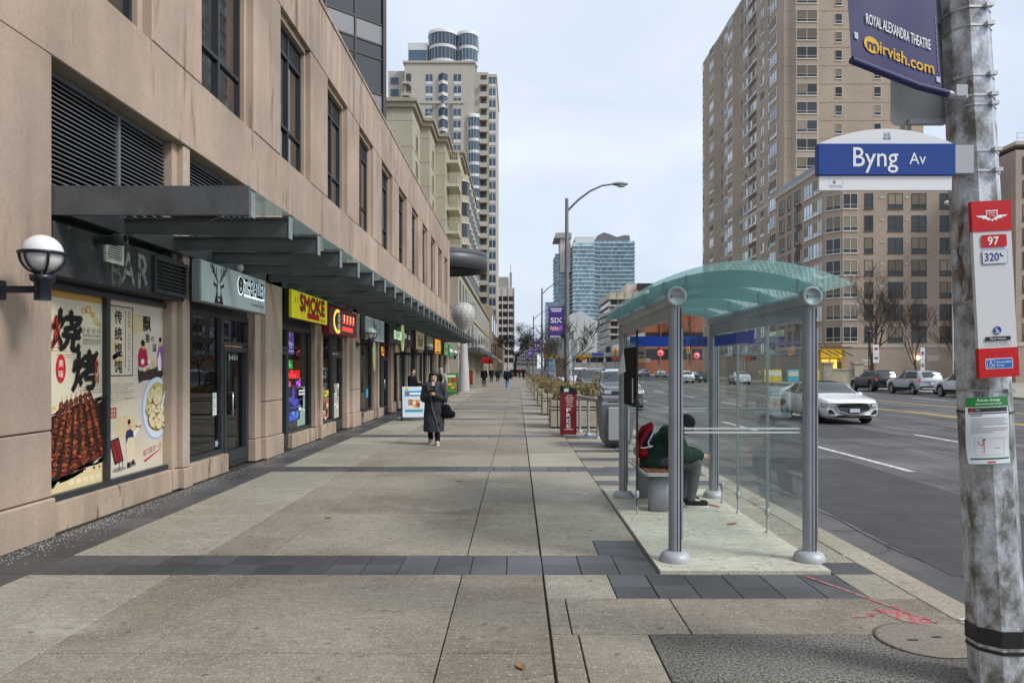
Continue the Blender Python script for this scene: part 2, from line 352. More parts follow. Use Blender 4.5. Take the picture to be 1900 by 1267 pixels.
# ------------------------------------------------------------------ ground, road, pavements
g = MB().box(-900, 900, -300, 2600, -.6, -.30).obj('ground', M_GROUND); tag(g, kind='structure')
road = MB().box(3.3, 29.6, -40, 900, -.5, -.12).obj('road', M_ASPH); tag(road, kind='structure')
tag(MB().box(29.85, 80, -40, 900, -.5, -.02).obj('pavement_across_road', mat('pavement_far', (.33, .30, .25), .85, var=.2, fine=.1)), kind='structure')
tag(MB().box(29.6, 29.85, -40, 900, -.5, .0).obj('kerb_across_road', M_KERB), kind='structure')
M_WHITE = mat('road_paint_white', (.62, .61, .58), .7, var=.12, vs=4, fine=.25, fs=50, stain=((.16, .155, .15), 8, .545))
M_YEL = mat('road_paint_yellow', (.62, .40, .07), .7, var=.15, vs=4, fine=.25, fs=50, stain=((.15, .14, .12), 8, .56))
for x, y0, y1 in [(7.1, -6, -2.5), (7.1, 4.2, 7.5), (7.1, 13.0, 17.2), (7.1, 21.4, 25.0), (7.1, 30.5, 34), (7.1, 40, 43.5), (7.1, 49, 52.5), (7.1, 58, 62)] + [(11.1, 7+9.6*i, 10.6+9.6*i) for i in range(9)] + [(24.3, 12+9.6*i, 15.6+9.6*i) for i in range(9)]:
    MB().box(x-.07, x+.07, y0, y1, -.13, -.116).obj('lane_dash', M_WHITE, road)
MB().box(16.35, 16.50, -40, 110, -.13, -.116).obj('yellow_line', M_YEL, road)
MB().box(16.62, 16.77, 2, 31, -.13, -.116).obj('yellow_line', M_YEL, road)
MB().box(20.5, 20.65, -40, 110, -.13, -.116).obj('yellow_line', M_YEL, road)
MB().box(27.0, 27.12, -40, 46, -.13, -.116).obj('edge_line', M_WHITE, road)
M_PATCH = mat('asphalt_patch', (.058, .056, .056), .8, var=.2, vs=2, fine=.5, fs=110, bump=.5, bs=120)
MB().prism([(3.9, 6.5), (6.3, 5.9), (6.7, 14.8), (4.3, 15.3)], lambda u, v, t: (u, v, t), -.125, -.117).obj('asphalt_patch', M_PATCH, road)
MB().prism([(8.2, 19), (10.6, 19.3), (10.4, 33), (8.3, 32.6)], lambda u, v, t: (u, v, t), -.125, -.117).obj('asphalt_patch', M_PATCH, road)
M_TAR = mat('tar_seal', (.012, .012, .013), .5)
random.seed(5)
for x, y0, y1 in [(3.95, 2, 40), (9.2, 5, 60), (5.2, 3, 13), (13.4, 10, 60)]:
    pts = []; y = y0; xx = x
    while y < y1: pts.append((xx, y)); y += random.uniform(.5, 1.1); xx = x+random.uniform(-.1, .1)
    pr = Print((0, 0, -.119), (1, 0, 0), (0, 1, 0)); pr.line(pts, .022, M_TAR); pr.obj('tar_seal', road)
for y, x0, x1 in [(8.3, 3.6, 7.4), (11.0, 3.6, 9.5), (19.5, 3.6, 12), (28, 5, 15)]:
    pts = []; x = x0; yy = y
    while x < x1: pts.append((x, yy)); x += random.uniform(.3, .7); yy = y+random.uniform(-.12, .12)
    pr = Print((0, 0, -.119), (1, 0, 0), (0, 1, 0)); pr.line(pts, .018, M_TAR); pr.obj('tar_seal', road)
pav = MB().box(-30, 3.06, -20, 900, -.5, -.022).obj('pavement', mat('joint_grit', (.045, .038, .03), .95, fine=.4, fs=90)); tag(pav, kind='structure')
kb = tag(MB().box(3.05, 3.28, -20, 900, -.5, -.05).obj('kerb', mat('kerb_bed', (.12, .11, .09), .9)), kind='structure')
kme = MB().box(0, .29, 0, 2.43, -.38, 0, bev=.018).obj('kerb_stone', M_KERB, mesh_only=True)
for i in range(26):
    o = place('kerb_stone', kme, kb); o.location = (3.04, -3+2.44*i, random.uniform(-.003, .003))
_sm = {}
def slab(x0, x1, y0, y1, m, name='slab', gap=.005, dz=.002, z=0):
    wx, wy = round(x1-x0-2*gap, 3), round(y1-y0-2*gap, 3); k = (wx, wy, m.name, z)
    if k not in _sm: _sm[k] = MB().box(-wx/2, wx/2, -wy/2, wy/2, -.05, z, bev=.0035 if name == 'slab' else .003).obj(name, m, mesh_only=True)
    o = place(name, _sm[k], pav); o.location = ((x0+x1)/2, (y0+y1)/2, random.uniform(-dz, dz))
    return o
BANDS = [6.43+6.05*k for k in range(-2, 10)]
COLS = [-4.15, -2.93, -2.31, -.47, .22]
random.seed(11)
PX0, PX1, PY0, PY1 = 1.2, 2.68, 6.13, 10.3
for bi, yb in enumerate(BANDS):
    y0, y1 = yb+.31, yb+6.05-.31; near = yb < 26
    cuts = [y0, y0+1.93, y0+3.75, y1]
    for ci in range(4):
        for a, b in zip(cuts, cuts[1:]): slab(COLS[ci], COLS[ci+1]-(.008 if ci == 3 else 0), a, b, M_SLAB2 if ci == 0 else M_SLAB)
    # granite band
    if near:
        x = -4.15
        while x < .22-.05:
            for r in (0, 1): slab(x, min(x+.312, .22), yb-.31+.31*r, yb+.31*r, M_GRAN, 'paver', .003, .0015)
            x += .312
        if .22 <= 1.2:
            for i in range(3):
                for r in (0, 1): slab(.22+.327*i, .22+.327*(i+1), yb-.31+.31*r, yb+.31*r, M_GRAN, 'paver', .003, .0015)
        y = yb-.31
        while y < yb+6.05-.31-.1:
            slab(-4.80, -4.15, y, y+.574, M_GRAN, 'paver', .003, .0015); y += .574
    else:
        slab(-4.15, 1.2, yb-.31, yb+.31, M_GRAN, 'paver'); slab(-4.8, -4.15, yb-.31, yb+5.74, M_GRAN, 'paver')
    # planting / furniture strip between .22 and the kerb
    if bi == 1:      # Y .4 .. 5.5 in front of the shelter
        slab(.22, .40, .69, 4.75, M_SLAB); slab(.40, .86, .69, 4.75, M_SLAB); slab(.86, 3.04, .69, 1.9, M_SLAB); slab(.86, 2.12, 1.9, 4.02, M_SLAB)
        slab(.22, .36, 4.75, 5.48, M_SLAB); slab(.36, 1.15, 4.75, 5.48, M_SLAB); slab(1.15, 3.04, 4.75, 5.48, M_SLAB)
        slab(.86, 3.04, 4.02, 4.75, M_AGG); slab(2.12, 3.04, 1.9, 4.02, M_SLAB)
        slab(.22, .76, 5.48, 6.12, M_SLAB2)
        for i in range(6):
            for r in (0, 1): slab(.76+.32*i, .76+.32*(i+1), 5.48+.32*r, 5.80+.32*r, M_GRAN, 'paver', .003)
        slab(2.68, 3.04, 5.48, 6.12, M_SLAB2)
        slab(1.2, 3.04, .07, .69, M_SLAB)
    elif bi == 2:    # beside the shelter
        for r in range(2): slab(.76, 1.2, 6.74+.29*r, 7.03+.29*r, M_GRAN, 'paver', .003)
        slab(.22, .76, 6.74, 7.32, M_SLAB2); slab(.22, 1.2, 7.32, 8.6, M_SLAB2); slab(.22, 1.2, 8.6, 10.3, M_SLAB2); slab(.22, 1.2, 10.3, 12.15, M_SLAB2)
        slab(2.68, 3.04, 6.12, 6.5, M_GRAN, 'paver'); slab(2.68, 3.04, 6.5, 8.2, M_SLAB2); slab(2.68, 3.04, 8.2, 10.3, M_SLAB2)
        slab(PX0, PX1, PY0, 8.2, M_PAD, z=.03, gap=.012); slab(PX0, PX1, 8.2, PY1, M_PAD, z=.03, gap=.012)
        for i, (a, b) in enumerate([(10.3, 10.75), (10.75, 11.2), (11.2, 11.7), (11.7, 12.15)]): slab(1.2, 3.04, a, b, M_GRAN if i % 2 else M_SLAB2, 'paver' if i % 2 else 'slab')
    else:
        for a, b in zip(cuts, cuts[1:]): slab(.22, 1.2, a, b, M_SLAB2)
        for i in range(13):
            a = yb-.31+i*.4654; slab(1.2, 2.1, a, a+.4654, (M_GRAN if i % 3 == 0 else M_SLAB2), 'paver' if i % 3 == 0 else 'slab'); slab(2.1, 3.04, a, a+.4654, (M_GRAN if i % 3 == 0 else M_SLAB2), 'paver' if i % 3 == 0 else 'slab')
    if bi == 2:
        for i in range(6): slab(1.2+.3067*i, 1.2+.3067*(i+1), 12.15, 12.77, M_GRAN, 'paver', .003)
slab(-4.8, 3.04, 66.95, 140, M_SLAB, dz=0); slab(-4.8, 3.04, 140, 800, M_SLAB, dz=0)
# curved cracks / red survey paint / manhole
M_RED = mat('red_survey_paint', (.46, .06, .07), .8, var=.3, vs=9, stain=((.30, .25, .2), 14, .46))
def marks(label, z, items):
    t = thing('survey_paint', label, 'paint mark', items[0][0]+(z,) if len(items[0][0]) == 2 else (0, 0, z))
    for it in items:
        rp = Print((0, 0, z), (1, 0, 0), (0, 1, 0), .001)
        if isinstance(it[-1], float): rp.line(it[:-1], it[-1], M_RED)
        else: rp.poly(it, M_RED)
        rp.obj('mark', t)
marks('red sprayed survey marks on the concrete between the shelter and the manhole', .0035, [[(2.42, 6.05), (2.55, 5.75), (2.72, 5.32), (2.88, 4.95), .03], [(2.34, 5.05), (2.52, 5.08), (2.53, 5.13), (2.36, 5.11)], [(2.58, 5.22), (2.72, 5.2), (2.86, 5.0), (2.80, 4.90), (2.66, 4.98)], [(2.86, 4.60), (2.94, 4.62), (3.02, 4.3), (2.93, 4.26)]])
marks('short red sprayed marks on the pale pad inside the shelter', .034, [[(2.22, 9.35), (2.30, 9.38), (2.52, 8.95), (2.47, 8.9)], [(2.30, 7.9), (2.42, 7.95), (2.42, 8.0), (2.31, 7.96)]])
wp = Print((0, 0, .0035), (1, 0, 0), (0, 1, 0), .001)
t = thing('kerb_paint', 'three white painted strokes on the kerb stone', 'paint mark', (3.15, 4.9, 0))
for i in range(3): wp = Print((0, 0, .0035), (1, 0, 0), (0, 1, 0), .001); wp.poly([(3.07, 5.05-.14*i), (3.27, 5.0-.14*i), (3.27, 4.95-.14*i), (3.07, 5.0-.14*i)], M_WHITE); wp.obj('stroke', t)
mh = thing('manhole_cover', 'round concrete-filled manhole cover in the pavement beside the big steel pole', 'manhole', (2.62, 4.64, 0))
MB().lathe([(.27, 0), (.30, 0), (.30, .006), (.27, .006)], (2.62, 4.64, .003), 36).obj('rim', mat('cast_iron', (.22, .19, .15), .7, fine=.3), mh)
MB().lathe([(.265, 0), (.265, .005), (.001, .006)], (2.62, 4.64, .003), 36).obj('lid', mat('manhole_lid', (.36, .33, .26), .85, var=.2, fine=.3), mh)
for dx, dy in [(-.09, -.02), (.09, .03)]: MB().box(2.62+dx-.03, 2.62+dx+.03, 4.64+dy-.012, 4.64+dy+.012, .008, .0115).obj('lifting_slot', M_TAR, mh)
# de-icing salt along the wall
random.seed(3); sb = MB()
for i in range(2000):
    y = random.choice([random.uniform(4.5, 9), random.uniform(6, 16), random.uniform(10, 24)]); x = -4.78+abs(random.gauss(0, .16)); s = random.uniform(.002, .0075)
    if -4.78 < x < -3.9: sb.add([(x-s, y-s*.6, .003), (x+s, y-s*.4, .003), (x+s*.2, y+s, .003), (x, y, .003+s)], [(0, 1, 3), (1, 2, 3), (2, 0, 3)])
tag(sb.obj('salt_grit', mat('salt', (.52, .52, .51), .9)), 'white de-icing salt grains strewn on the dark pavers along the shop fronts', 'salt', kind='stuff')
M_LEAF = mat('dry_leaf', (.30, .16, .08), .8, var=.3, vs=20)
for i, (x, y, a, lab) in enumerate([(.02, 4.22, .3, 'curled dry brown leaf lying nearest on the pavement slabs'), (-.9, 11.1, 1.2, 'small dry leaf on the brown slabs past the first dark band'), (-2.2, 8.4, 2, 'dry leaf on the stained slabs outside the poster window')]):
    s = .055; pts = [(0, -1), (.35, -.5), (.5, 0), (.3, .6), (0, 1), (-.3, .6), (-.5, 0), (-.35, -.5)]; lb = MB()
    vs = [(p*s*math.cos(a)-q*s*math.sin(a)+x, p*s*math.sin(a)+q*s*math.cos(a)+y, .006+.02*abs(p)+.006*(q*q)) for p, q in pts]+[(x, y, .006)]
    lb.add(vs, [(j, (j+1) % 8, 8) for j in range(8)]); tag(lb.obj('fallen_leaf', M_LEAF), lab, 'leaf', 'fallen leaves')
# ------------------------------------------------------------------ the tan precast building with the shops
FX = -4.8
bA = thing('shop_building', 'tan precast building with a row of shops and tall dark office windows above', 'building', (FX, 22, 0))
core = MB(); core.box(-26, -5.25, -5, 51.15, 4.9, 10.3); core.box(-26, -9.2, -5, 51.15, -.02, 4.9)
core.obj('core', mat('core_concrete', (.25, .2, .17), .9), bA)
MB().box(-25.9, -5.3, -4.9, 51.1, 10.3, 10.34).obj('roof', M_ROOF, bA)
G = .006
pierm = MB().box(-.5, 0, G, 1.5-G, 6.05+G, 9.1-G, bev=.012).obj('pier_panel', M_STONE, mesh_only=True)
spanm = MB().box(-.5, 0, G, 3.65-G, 4.97, 6.05-G, bev=.012).obj('spandrel_panel', M_STONE, mesh_only=True)
parm = MB().box(-.5, 0, G, 3.65-G, 9.1+G, 10.62, bev=.012).box(-.52, .03, G, 3.65-G, 10.62, 10.72, bev=.01).obj('parapet_panel', M_STONE_P, mesh_only=True)
surm = MB()
surm.box(-.5, -.13, 0, .13, 6.05, 9.1).box(-.5, -.13, 2.02, 2.15, 6.05, 9.1).box(-.5, -.10, .13, 2.02, 6.05, 6.13).box(-.5, -.10, .13, 2.02, 8.98, 9.1)
surm = surm.obj('window_surround', M_STONE, mesh_only=True)
wf = MB(); a, b = .13, 2.02
wf.box(-.28, -.20, a, a+.06, 6.13, 8.98).box(-.28, -.20, b-.06, b, 6.13, 8.98).box(-.28, -.20, a+.06, b-.06, 6.13, 6.2).box(-.28, -.20, a+.06, b-.06, 8.92, 8.98)
wf.box(-.28, -.19, 1.04, 1.11, 6.2, 8.92).box(-.28, -.195, a+.06, 1.04, 6.86, 6.92).box(-.28, -.195, 1.11, b-.06, 6.86, 6.92).box(-.28, -.195, a+.06, 1.04, 8.42, 8.48).box(-.28, -.195, 1.11, b-.06, 8.42, 8.48)
for q in range(7): wf.box(-.27, -.215, a+.06, 1.04, 8.50+q*.058, 8.535+q*.058).box(-.27, -.215, 1.11, b-.06, 8.50+q*.058, 8.535+q*.058)
wf = wf.obj('window', M_METAL, mesh_only=True)
def panem(y0, y1, z0, z1): return MB().box(-.262, -.25, y0, y1, z0, z1).obj('pane', M_UPGLASS, mesh_only=True)
panes = [panem(a+.06, 1.04, 6.2, 6.86), panem(1.11, b-.06, 6.2, 6.86), panem(a+.06, 1.04, 6.92, 8.42), panem(1.11, b-.06, 6.92, 8.42)]
random.seed(21)
for k in range(-3, 12):
    y = 7.35+3.65*k
    def at(name, me, yy, par=bA, x=FX):
        o = place(name, me, par); o.location = (x, yy, 0); return o
    at('pier_panel', pierm, y+2.15, x=FX+random.uniform(-.004, .004)); at('spandrel_panel', spanm, y-.75); at('parapet_panel', parm, y-.75)
    at('window_surround', surm, y); o = at('window', wf, y)
    for p_ in panes:
        q = place('pane', p_, o); q.rotation_euler = (0, 0, random.uniform(-.004, .004))
MB().box(-5.3, -4.8, 50.402, 51.2, 4.97, 10.7).box(-5.3, -4.8, 51.16, 51.2, 0, 4.97).obj('corner_pier', M_STONE, bA)
MB().box(-26, -5.3, 51.16, 51.2, 0, 10.5).obj('end_wall', M_STONE, bA)
# ground-floor piers
wpm = MB().box(-.5, 0, .15, 1.1, .42, 1.10-G, bev=.012).box(-.5, 0, .15, 1.1, 1.10+G, 4.97, bev=.012).box(-.5, .03, .12, 1.12, 0, .41, bev=.015)
wpm.box(-.5, -.10, -.15, .15, .42, 4.97, bev=.01).box(-.5, -.08, -.17, .12, 0, .41, bev=.012)
wpm = wpm.obj('pier', M_STONE, mesh_only=True)
npm = MB().box(-.5, -.03, .10, .31, .30, 4.97, bev=.012).box(-.5, -.12, -.05, .10, .30, 4.97, bev=.01).box(-.5, 0, .08, .33, 0, .29, bev=.012).box(-.5, -.09, -.07, .08, 0, .29, bev=.01).obj('pilaster', M_STONE, mesh_only=True)
for k in range(-2, 6):
    o = place('pier', wpm, bA); o.location = (FX, 13.65+7.3*k, 0)
    o = place('pilaster', npm, bA); o.location = (FX, 10.35+7.3*k, 0)
o = place('pilaster', npm, bA); o.location = (FX, 10.35+7.3*-3+7.3*0-.0, 0)
# louvres above the canopy and dark transom panel in every bay
lv = MB(); W_ = 2.95
lv.box(-.33, -.22, 0, .05, 3.6, 4.97).box(-.33, -.22, W_-.05, W_, 3.6, 4.97).box(-.33, -.22, .05, W_-.05, 4.9, 4.97).box(-.33, -.215, 1.62, 1.68, 3.6, 4.9)
for q in range(24):
    z = 3.62+q*.0533; lv.add([(-.23, .05, z), (-.23, W_-.05, z), (-.31, W_-.05, z+.042), (-.31, .05, z+.042)], [(0, 1, 2, 3)]); lv.add([(-.23, .05, z), (-.23, W_-.05, z), (-.23, W_-.05, z+.014), (-.23, .05, z+.014)], [(0, 1, 2, 3)])
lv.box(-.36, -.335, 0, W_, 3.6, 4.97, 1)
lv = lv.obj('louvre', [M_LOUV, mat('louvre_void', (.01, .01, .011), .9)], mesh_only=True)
tpm = MB().box(-.36, -.26, 0, W_, 2.66, 3.6).obj('transom_panel', mat('transom_dark', (.028, .03, .032), .5), mesh_only=True)
BAYS = []
for k in range(-2, 6): BAYS += [7.45+7.3*k, 10.68+7.3*k]
for y in BAYS:
    for nm, me in (('louvre', lv), ('transom_panel', tpm)):
        o = place(nm, me, bA); o.location = (FX, y, 0)
# ---- shop fronts
def front(y0, segs, room='#8a7a66', lights=True, depth=4.0, sill=.30, light_e=5, floor='#5a5148'):
    """segs: ('w'|'d', ya, yb) window or door in glass, top at 2.66"""
    y1 = y0+2.93
    for kind, a, b in segs:
        f = MB(); z0 = sill if kind == 'w' else .02; X0, X1 = FX-.33, FX-.22; t = .05
        f.box(X0, X1, a, a+t, z0, 2.66).box(X0, X1, b-t, b, z0, 2.66).box(X0, X1, a+t, b-t, z0, z0+.07).box(X0, X1, a+t, b-t, 2.58, 2.66)
        if kind == 'd':
            f.box(X0, X1, a+t, b-t, 2.14, 2.2); w_ = f.obj('door', M_METAL, bA)
            d = MB(); d.box(X0+.01, X1+.01, a+t+.01, a+t+.09, .1, 2.12).box(X0+.01, X1+.01, b-t-.09, b-t-.01, .1, 2.12).box(X0+.01, X1+.01, a+t+.09, b-t-.09, 2.03, 2.12).box(X0+.01, X1+.01, a+t+.09, b-t-.09, .1, .3)
            d.obj('door_leaf', M_METAL, w_); MB().box(FX-.29, FX-.28, a+t+.09, b-t-.09, .3, 2.03).obj('pane', M_SHOPGLASS, w_)
            MB().box(FX-.29, FX-.28, a+t, b-t, 2.2, 2.58).obj('pane', M_SHOPGLASS, w_)
            hx = FX-.12; yh = a+t+.14
            MB().tube([(FX-.21, yh, .92), (hx, yh, .92), (hx, yh, 1.32), (FX-.21, yh, 1.32)], .013, 8).obj('handle', M_CHROME, w_)
        else:
            w_ = f.obj('shop_window', M_METAL, bA); MB().box(FX-.29, FX-.28, a+t, b-t, z0+.07, 2.58).obj('pane', M_SHOPGLASS, w_)
            MB().box(FX-.45, FX-.12, a-.01, b+.01, -.02, sill-.01, bev=.01).obj('sill', M_STONE2, bA)
    X2 = FX-.4-depth; r = MB()
    r.box(X2, FX-.36, y0-.05, y1+.05, -.015, .012, 1).box(X2-.05, X2, y0-.05, y1+.05, .012, 3.3).box(X2, FX-.36, y0-.10, y0-.05, .012, 3.3).box(X2, FX-.36, y1+.05, y1+.10, .012, 3.3).box(X2, FX-.37, y0-.05, y1+.05, 3.3, 3.35)
    r.obj('shop_room', [C(room, .85), C(floor, .5)], bA)
    if lights:
        for q in (.3, .7):
            MB().box(X2+.8, FX-.55, y0+2.93*q-.06, y0+2.93*q+.06, 3.26, 3.295).obj('ceiling_light', mat('tube_light_%d' % light_e, (1, .93, .8), emit=light_e), bA)
B = BAYS[4:]     # first visible bay = B[0]
front(B[1], [('w', B[1]+.04, B[1]+1.62), ('d', B[1]+1.62, B[1]+2.80)], '#a07a50', True, 3.6, light_e=24, floor='#a87c48')
front(B[2], [('d', B[2]+.02, B[2]+1.06), ('w', B[2]+1.06, B[2]+2.86)], '#7a6a83', True, 3.6, light_e=22)
front(B[3], [('w', B[3]+.04, B[3]+1.62), ('d', B[3]+1.62, B[3]+2.75)], '#b8b4aa', True, 3.6, light_e=40)
front(B[4], [('d', B[4]+.02, B[4]+1.1), ('w', B[4]+1.1, B[4]+2.86)], '#8c8a84', True, light_e=25)
front(B[5], [('w', B[5]+.04, B[5]+1.3), ('d', B[5]+1.3, B[5]+2.75)], '#33302d', False)
front(B[6], [('d', B[6]+.02, B[6]+1.1), ('w', B[6]+1.1, B[6]+2.86)], '#4a4640', True, light_e=2)
front(B[7], [('w', B[7]+.04, B[7]+2.75)], '#6d604c', True, light_e=2)
front(B[8], [('d', B[8]+.02, B[8]+1.1), ('w', B[8]+1.1, B[8]+2.86)], '#6a6459', True, light_e=2)
front(B[9], [('w', B[9]+.04, B[9]+2.75)], '#a8874f', True, light_e=5)
front(B[10], [('d', B[10]+.02, B[10]+1.1), ('w', B[10]+1.1, B[10]+2.86)], '#7d7a5c', True, light_e=4)
front(B[11], [('w', B[11]+.04, B[11]+2.75)], '#7d745c', True, light_e=4)
for y in BAYS[:4]:
    if y > -4.5: front(y, [('w', y+.04, y+2.86)], '#4a4640', False)
# ---- bay 0: poster window
MB().box(FX-.45, FX-.12, B[0]-.01, B[0]+2.93, -.02, .30, bev=.01).obj('sill', M_STONE2, bA)
pf = MB(); X0, X1 = FX-.36, FX-.2
pf.box(X0, X1, 7.45, 7.70, .30, 2.66).box(X0, X1, 8.80, 8.88, .37, 2.60).box(X0, X1, 10.36, 10.45, .30, 2.66).box(X0, X1+.02, 7.70, 10.36, .30, .37).box(X0, X1, 7.70, 10.36, 2.60, 2.66)
pf.obj('poster_window_frame', M_METAL, bA)
MB().box(FX-.36, FX-.3, 7.70, 10.36, .37, 2.60).obj('backing', M_METAL, bA)
# ---- the lean metal canopy
cn = thing('glass_canopy', 'long dark steel canopy with glass panes over the shop fronts', 'canopy', (-3.8, 27, 3.35))
bm_ = MB(); TIPX, WX = -2.80, -4.98
bm_.prism([(WX, 3.41), (TIPX, 3.35), (TIPX, 3.58), (WX, 3.58)], lambda u, v, t: (u, t, v), -.045, .045).box(TIPX, TIPX+.012, -.06, .06, 3.33, 3.60, 1).box(WX, TIPX, -.07, .07, 3.565, 3.585)
bm_ = bm_.obj('beam', [M_BEAM, M_BEAMEND], mesh_only=True)
gp = MB().box(-4.9, TIPX+.03, .075, 1.195, 3.60, 3.615).obj('pane', M_CANGLASS, mesh_only=True)
NB = 31
for i in range(NB+1):
    o = place('beam', bm_, cn, False); o.location = Vector((0, 7.62+1.27*i, 0))-cn.location
    if i < NB: o = place('pane', gp, cn, False); o.location = Vector((0, 7.62+1.27*i, 0))-cn.location
MB().box(-4.995, -4.80, 7.5, 47.1, 3.38, 3.597).obj('wall_channel', M_BEAM, cn)
MB().box(-4.99, TIPX+.02, 7.47, 7.53, 3.33, 3.63).obj('end_fascia', M_BEAM, cn)
for i in range(NB):
    if i % 2 == 0: MB().prism([(-3.7, 3.36), (-3.1, 3.36), (-3.3, 3.27), (-3.5, 3.27)], lambda u, v, t: (u, t, v), 7.60+1.27*i, 7.64+1.27*i).obj('bracket', M_BEAM, cn)
# ---- globe wall lamps
M_GLOBE = mat('opal_globe', (.80, .80, .80), .25, var=.03); M_NAVY = mat('lamp_black_paint', (.012, .015, .03), .35)
lp = thing('wall_lamp', '', 'wall lamp', (0, 0, 0), 'globe wall lamps on the piers', local=True)
MB().ell((.42, 0, .05), (.172, .172, .172), 24, 16).obj('globe', M_GLOBE, lp)
cg = MB(); cg.tube([(.42+.19*math.cos(t), .19*math.sin(t), .05) for t in [2*math.pi*i/24 for i in range(25)]], .016, 6)
for q in range(6):
    t = math.pi*2*q/6+.3; cg.tube([(.42+.19*math.cos(t)*math.cos(e), .19*math.sin(t)*math.cos(e), .05-.19*math.sin(e)) for e in [i*.18 for i in range(9)]], .012, 6)
cg.obj('cage', M_NAVY, lp)
MB().lathe([(.07, -.38), (.07, -.22), (.10, -.20), (.11, -.15), (.03, -.14)], (.42, 0, 0), 16).obj('holder', M_NAVY, lp)
MB().box(.02, .36, -.03, .03, -.31, -.25).obj('arm', M_NAVY, lp); MB().box(0, .03, -.09, .09, -.37, -.19, bev=.01).obj('wall_plate', M_NAVY, lp)
copies(lp, [((FX+.002, 6.66, 2.75), 0, 'white globe wall lamp in black cage on the near pier beside the food posters'), ((FX+.002, 21.55, 2.72), 0, 'globe wall lamp in front of the pale grey shop sign with script'),
            ((FX+.002, 36.1, 2.72), 0, 'globe wall lamp beside the blank grey sign, third along the shop fronts'), ((FX+.002, 50.75, 2.72), 0, 'globe wall lamp at the far end of the shops beside the white balloon sculpture')])
# ---- dark fascia box with vents over the posters
vb = thing('fascia_box', 'black chalk-lettered BAR fascia box with vents above the food posters', 'fascia', (-4.9, 8.9, 2.7))
MB().box(-5.1, -4.79, 7.47, 10.40, 2.70, 3.27, bev=.012).obj('box', mat('charcoal_board', (.035, .037, .04), .8, var=.4, vs=6, fine=.3, fs=50, stain=((.13, .13, .13), 5, .62)), vb)
pr = Print((-4.79, 7.47, 2.70), (0, 1, 0), (0, 0, 1)); CH = mat('chalk', (.26, .27, .27), .9, var=.4, vs=14, stain=((.06, .06, .06), 16, .52))
pr.text('B', 1.16, .20, .34, mat('chalk_faint', (.13, .13, .13), .9, stain=((.06, .06, .06), 12, .5)), 1, .22); pr.text('A', 1.30+.12, .27, .40, CH, 1, .30); pr.text('R', 1.78, .27, .42, CH, 1, .26, bold=.02); pr.obj('lettering', vb)
dk = mat('vent_black', (.01, .01, .011), .6); wv = mat('vent_white', (.55, .54, .5), .6, var=.2, vs=9)
v1 = MB().box(-4.79, -4.76, 8.36, 8.40, 2.98, 3.26).box(-4.79, -4.76, 8.70, 8.74, 2.98, 3.26).box(-4.79, -4.76, 8.40, 8.70, 2.98, 3.02).box(-4.79, -4.76, 8.40, 8.70, 3.22, 3.26).box(-4.79, -4.785, 8.40, 8.70, 3.02, 3.22, 1)
for q in range(7): v1.box(-4.785, -4.765, 8.40, 8.70, 3.03+q*.027, 3.042+q*.027)
v1.obj('vent_grille', [wv, dk], vb)
v2 = MB().box(-4.79, -4.74, 9.45, 9.5, 2.74, 3.22).box(-4.79, -4.74, 10.33, 10.38, 2.74, 3.22).box(-4.79, -4.74, 9.5, 10.33, 2.74, 2.79).box(-4.79, -4.74, 9.5, 10.33, 3.17, 3.22).box(-4.79, -4.785, 9.5, 10.33, 2.79, 3.17, 1)
for q in range(7): v2.box(-4.785, -4.75, 9.5, 10.33, 2.82+q*.05, 2.835+q*.05)
v2.obj('exhaust_louvre', [M_METAL, dk], vb)
MB().lathe([(.055, 0), (.055, .2), (.07, .21), (.07, .34), (.055, .35), (.045, .33), (.045, .25)], (-4.79, 8.20, 3.20), 16, ax='X').obj('exhaust_pipe', M_METAL, vb)
cm = thing('security_camera', 'small dome security camera hanging under the canopy over the deer sign', 'camera', (-4.3, 11.5, 3.3))
MB().lathe([(.045, .0), (.05, -.06), (.0, -.11)], (-4.2, 10.95, 3.30), 12).obj('dome', mat('cam_grey', (.45, .45, .43), .4), cm)
MB().tube([(-4.8, 10.75, 3.33), (-4.6, 10.85, 3.36), (-4.2, 10.95, 3.32)], .008, 6).obj('cable', M_NAVY, cm)
# ------------------------------------------------------------------ food posters (flat print)
random.seed(42)
def blob(pr, a, b, ra, rb, cols, k, clip=None, n=11, jit=.18, rot=0): pr.disc(a, b, ra, rb, random.choice(cols), k, n, jit, rot, clip)
PZ = .37; PH = 2.23
p1 = thing('poster', 'cream barbecue poster with big black characters and grilled meat skewers', 'poster', (-5.08, 8.2, PZ), 'food posters in the first shop window')
MB().box(-5.1, -5.06, 7.70, 8.80, PZ, PZ+PH).obj('sheet', mat('poster_cream', hexc('#ddd5bd'), .45, var=.05, vs=2), p1)
pr = Print((-5.06, 7.70, PZ), (0, 1, 0), (0, 0, 1), .0007); W_, H_ = 1.10, PH
S = lambda s, t: (s*W_, (1-t)*H_)
clip = (0, 0, W_, H_)
pr.rect(0, H_*.965, W_, H_, '#c49a4e')
for (s, t, r) in [(.66, .085, .05), (.74, .075, .06), (.82, .10, .05), (.88, .135, .05), (.94, .15, .035)]: pr.disc(s*W_, (1-t)*H_, r, r*.8, '#cda564', 1, 14)
for (s, t, r) in [(.66, .085, .03), (.74, .075, .036), (.88, .135, .03)]: pr.disc(s*W_, (1-t)*H_, r, r*.7, '#e2c894', 2, 12)
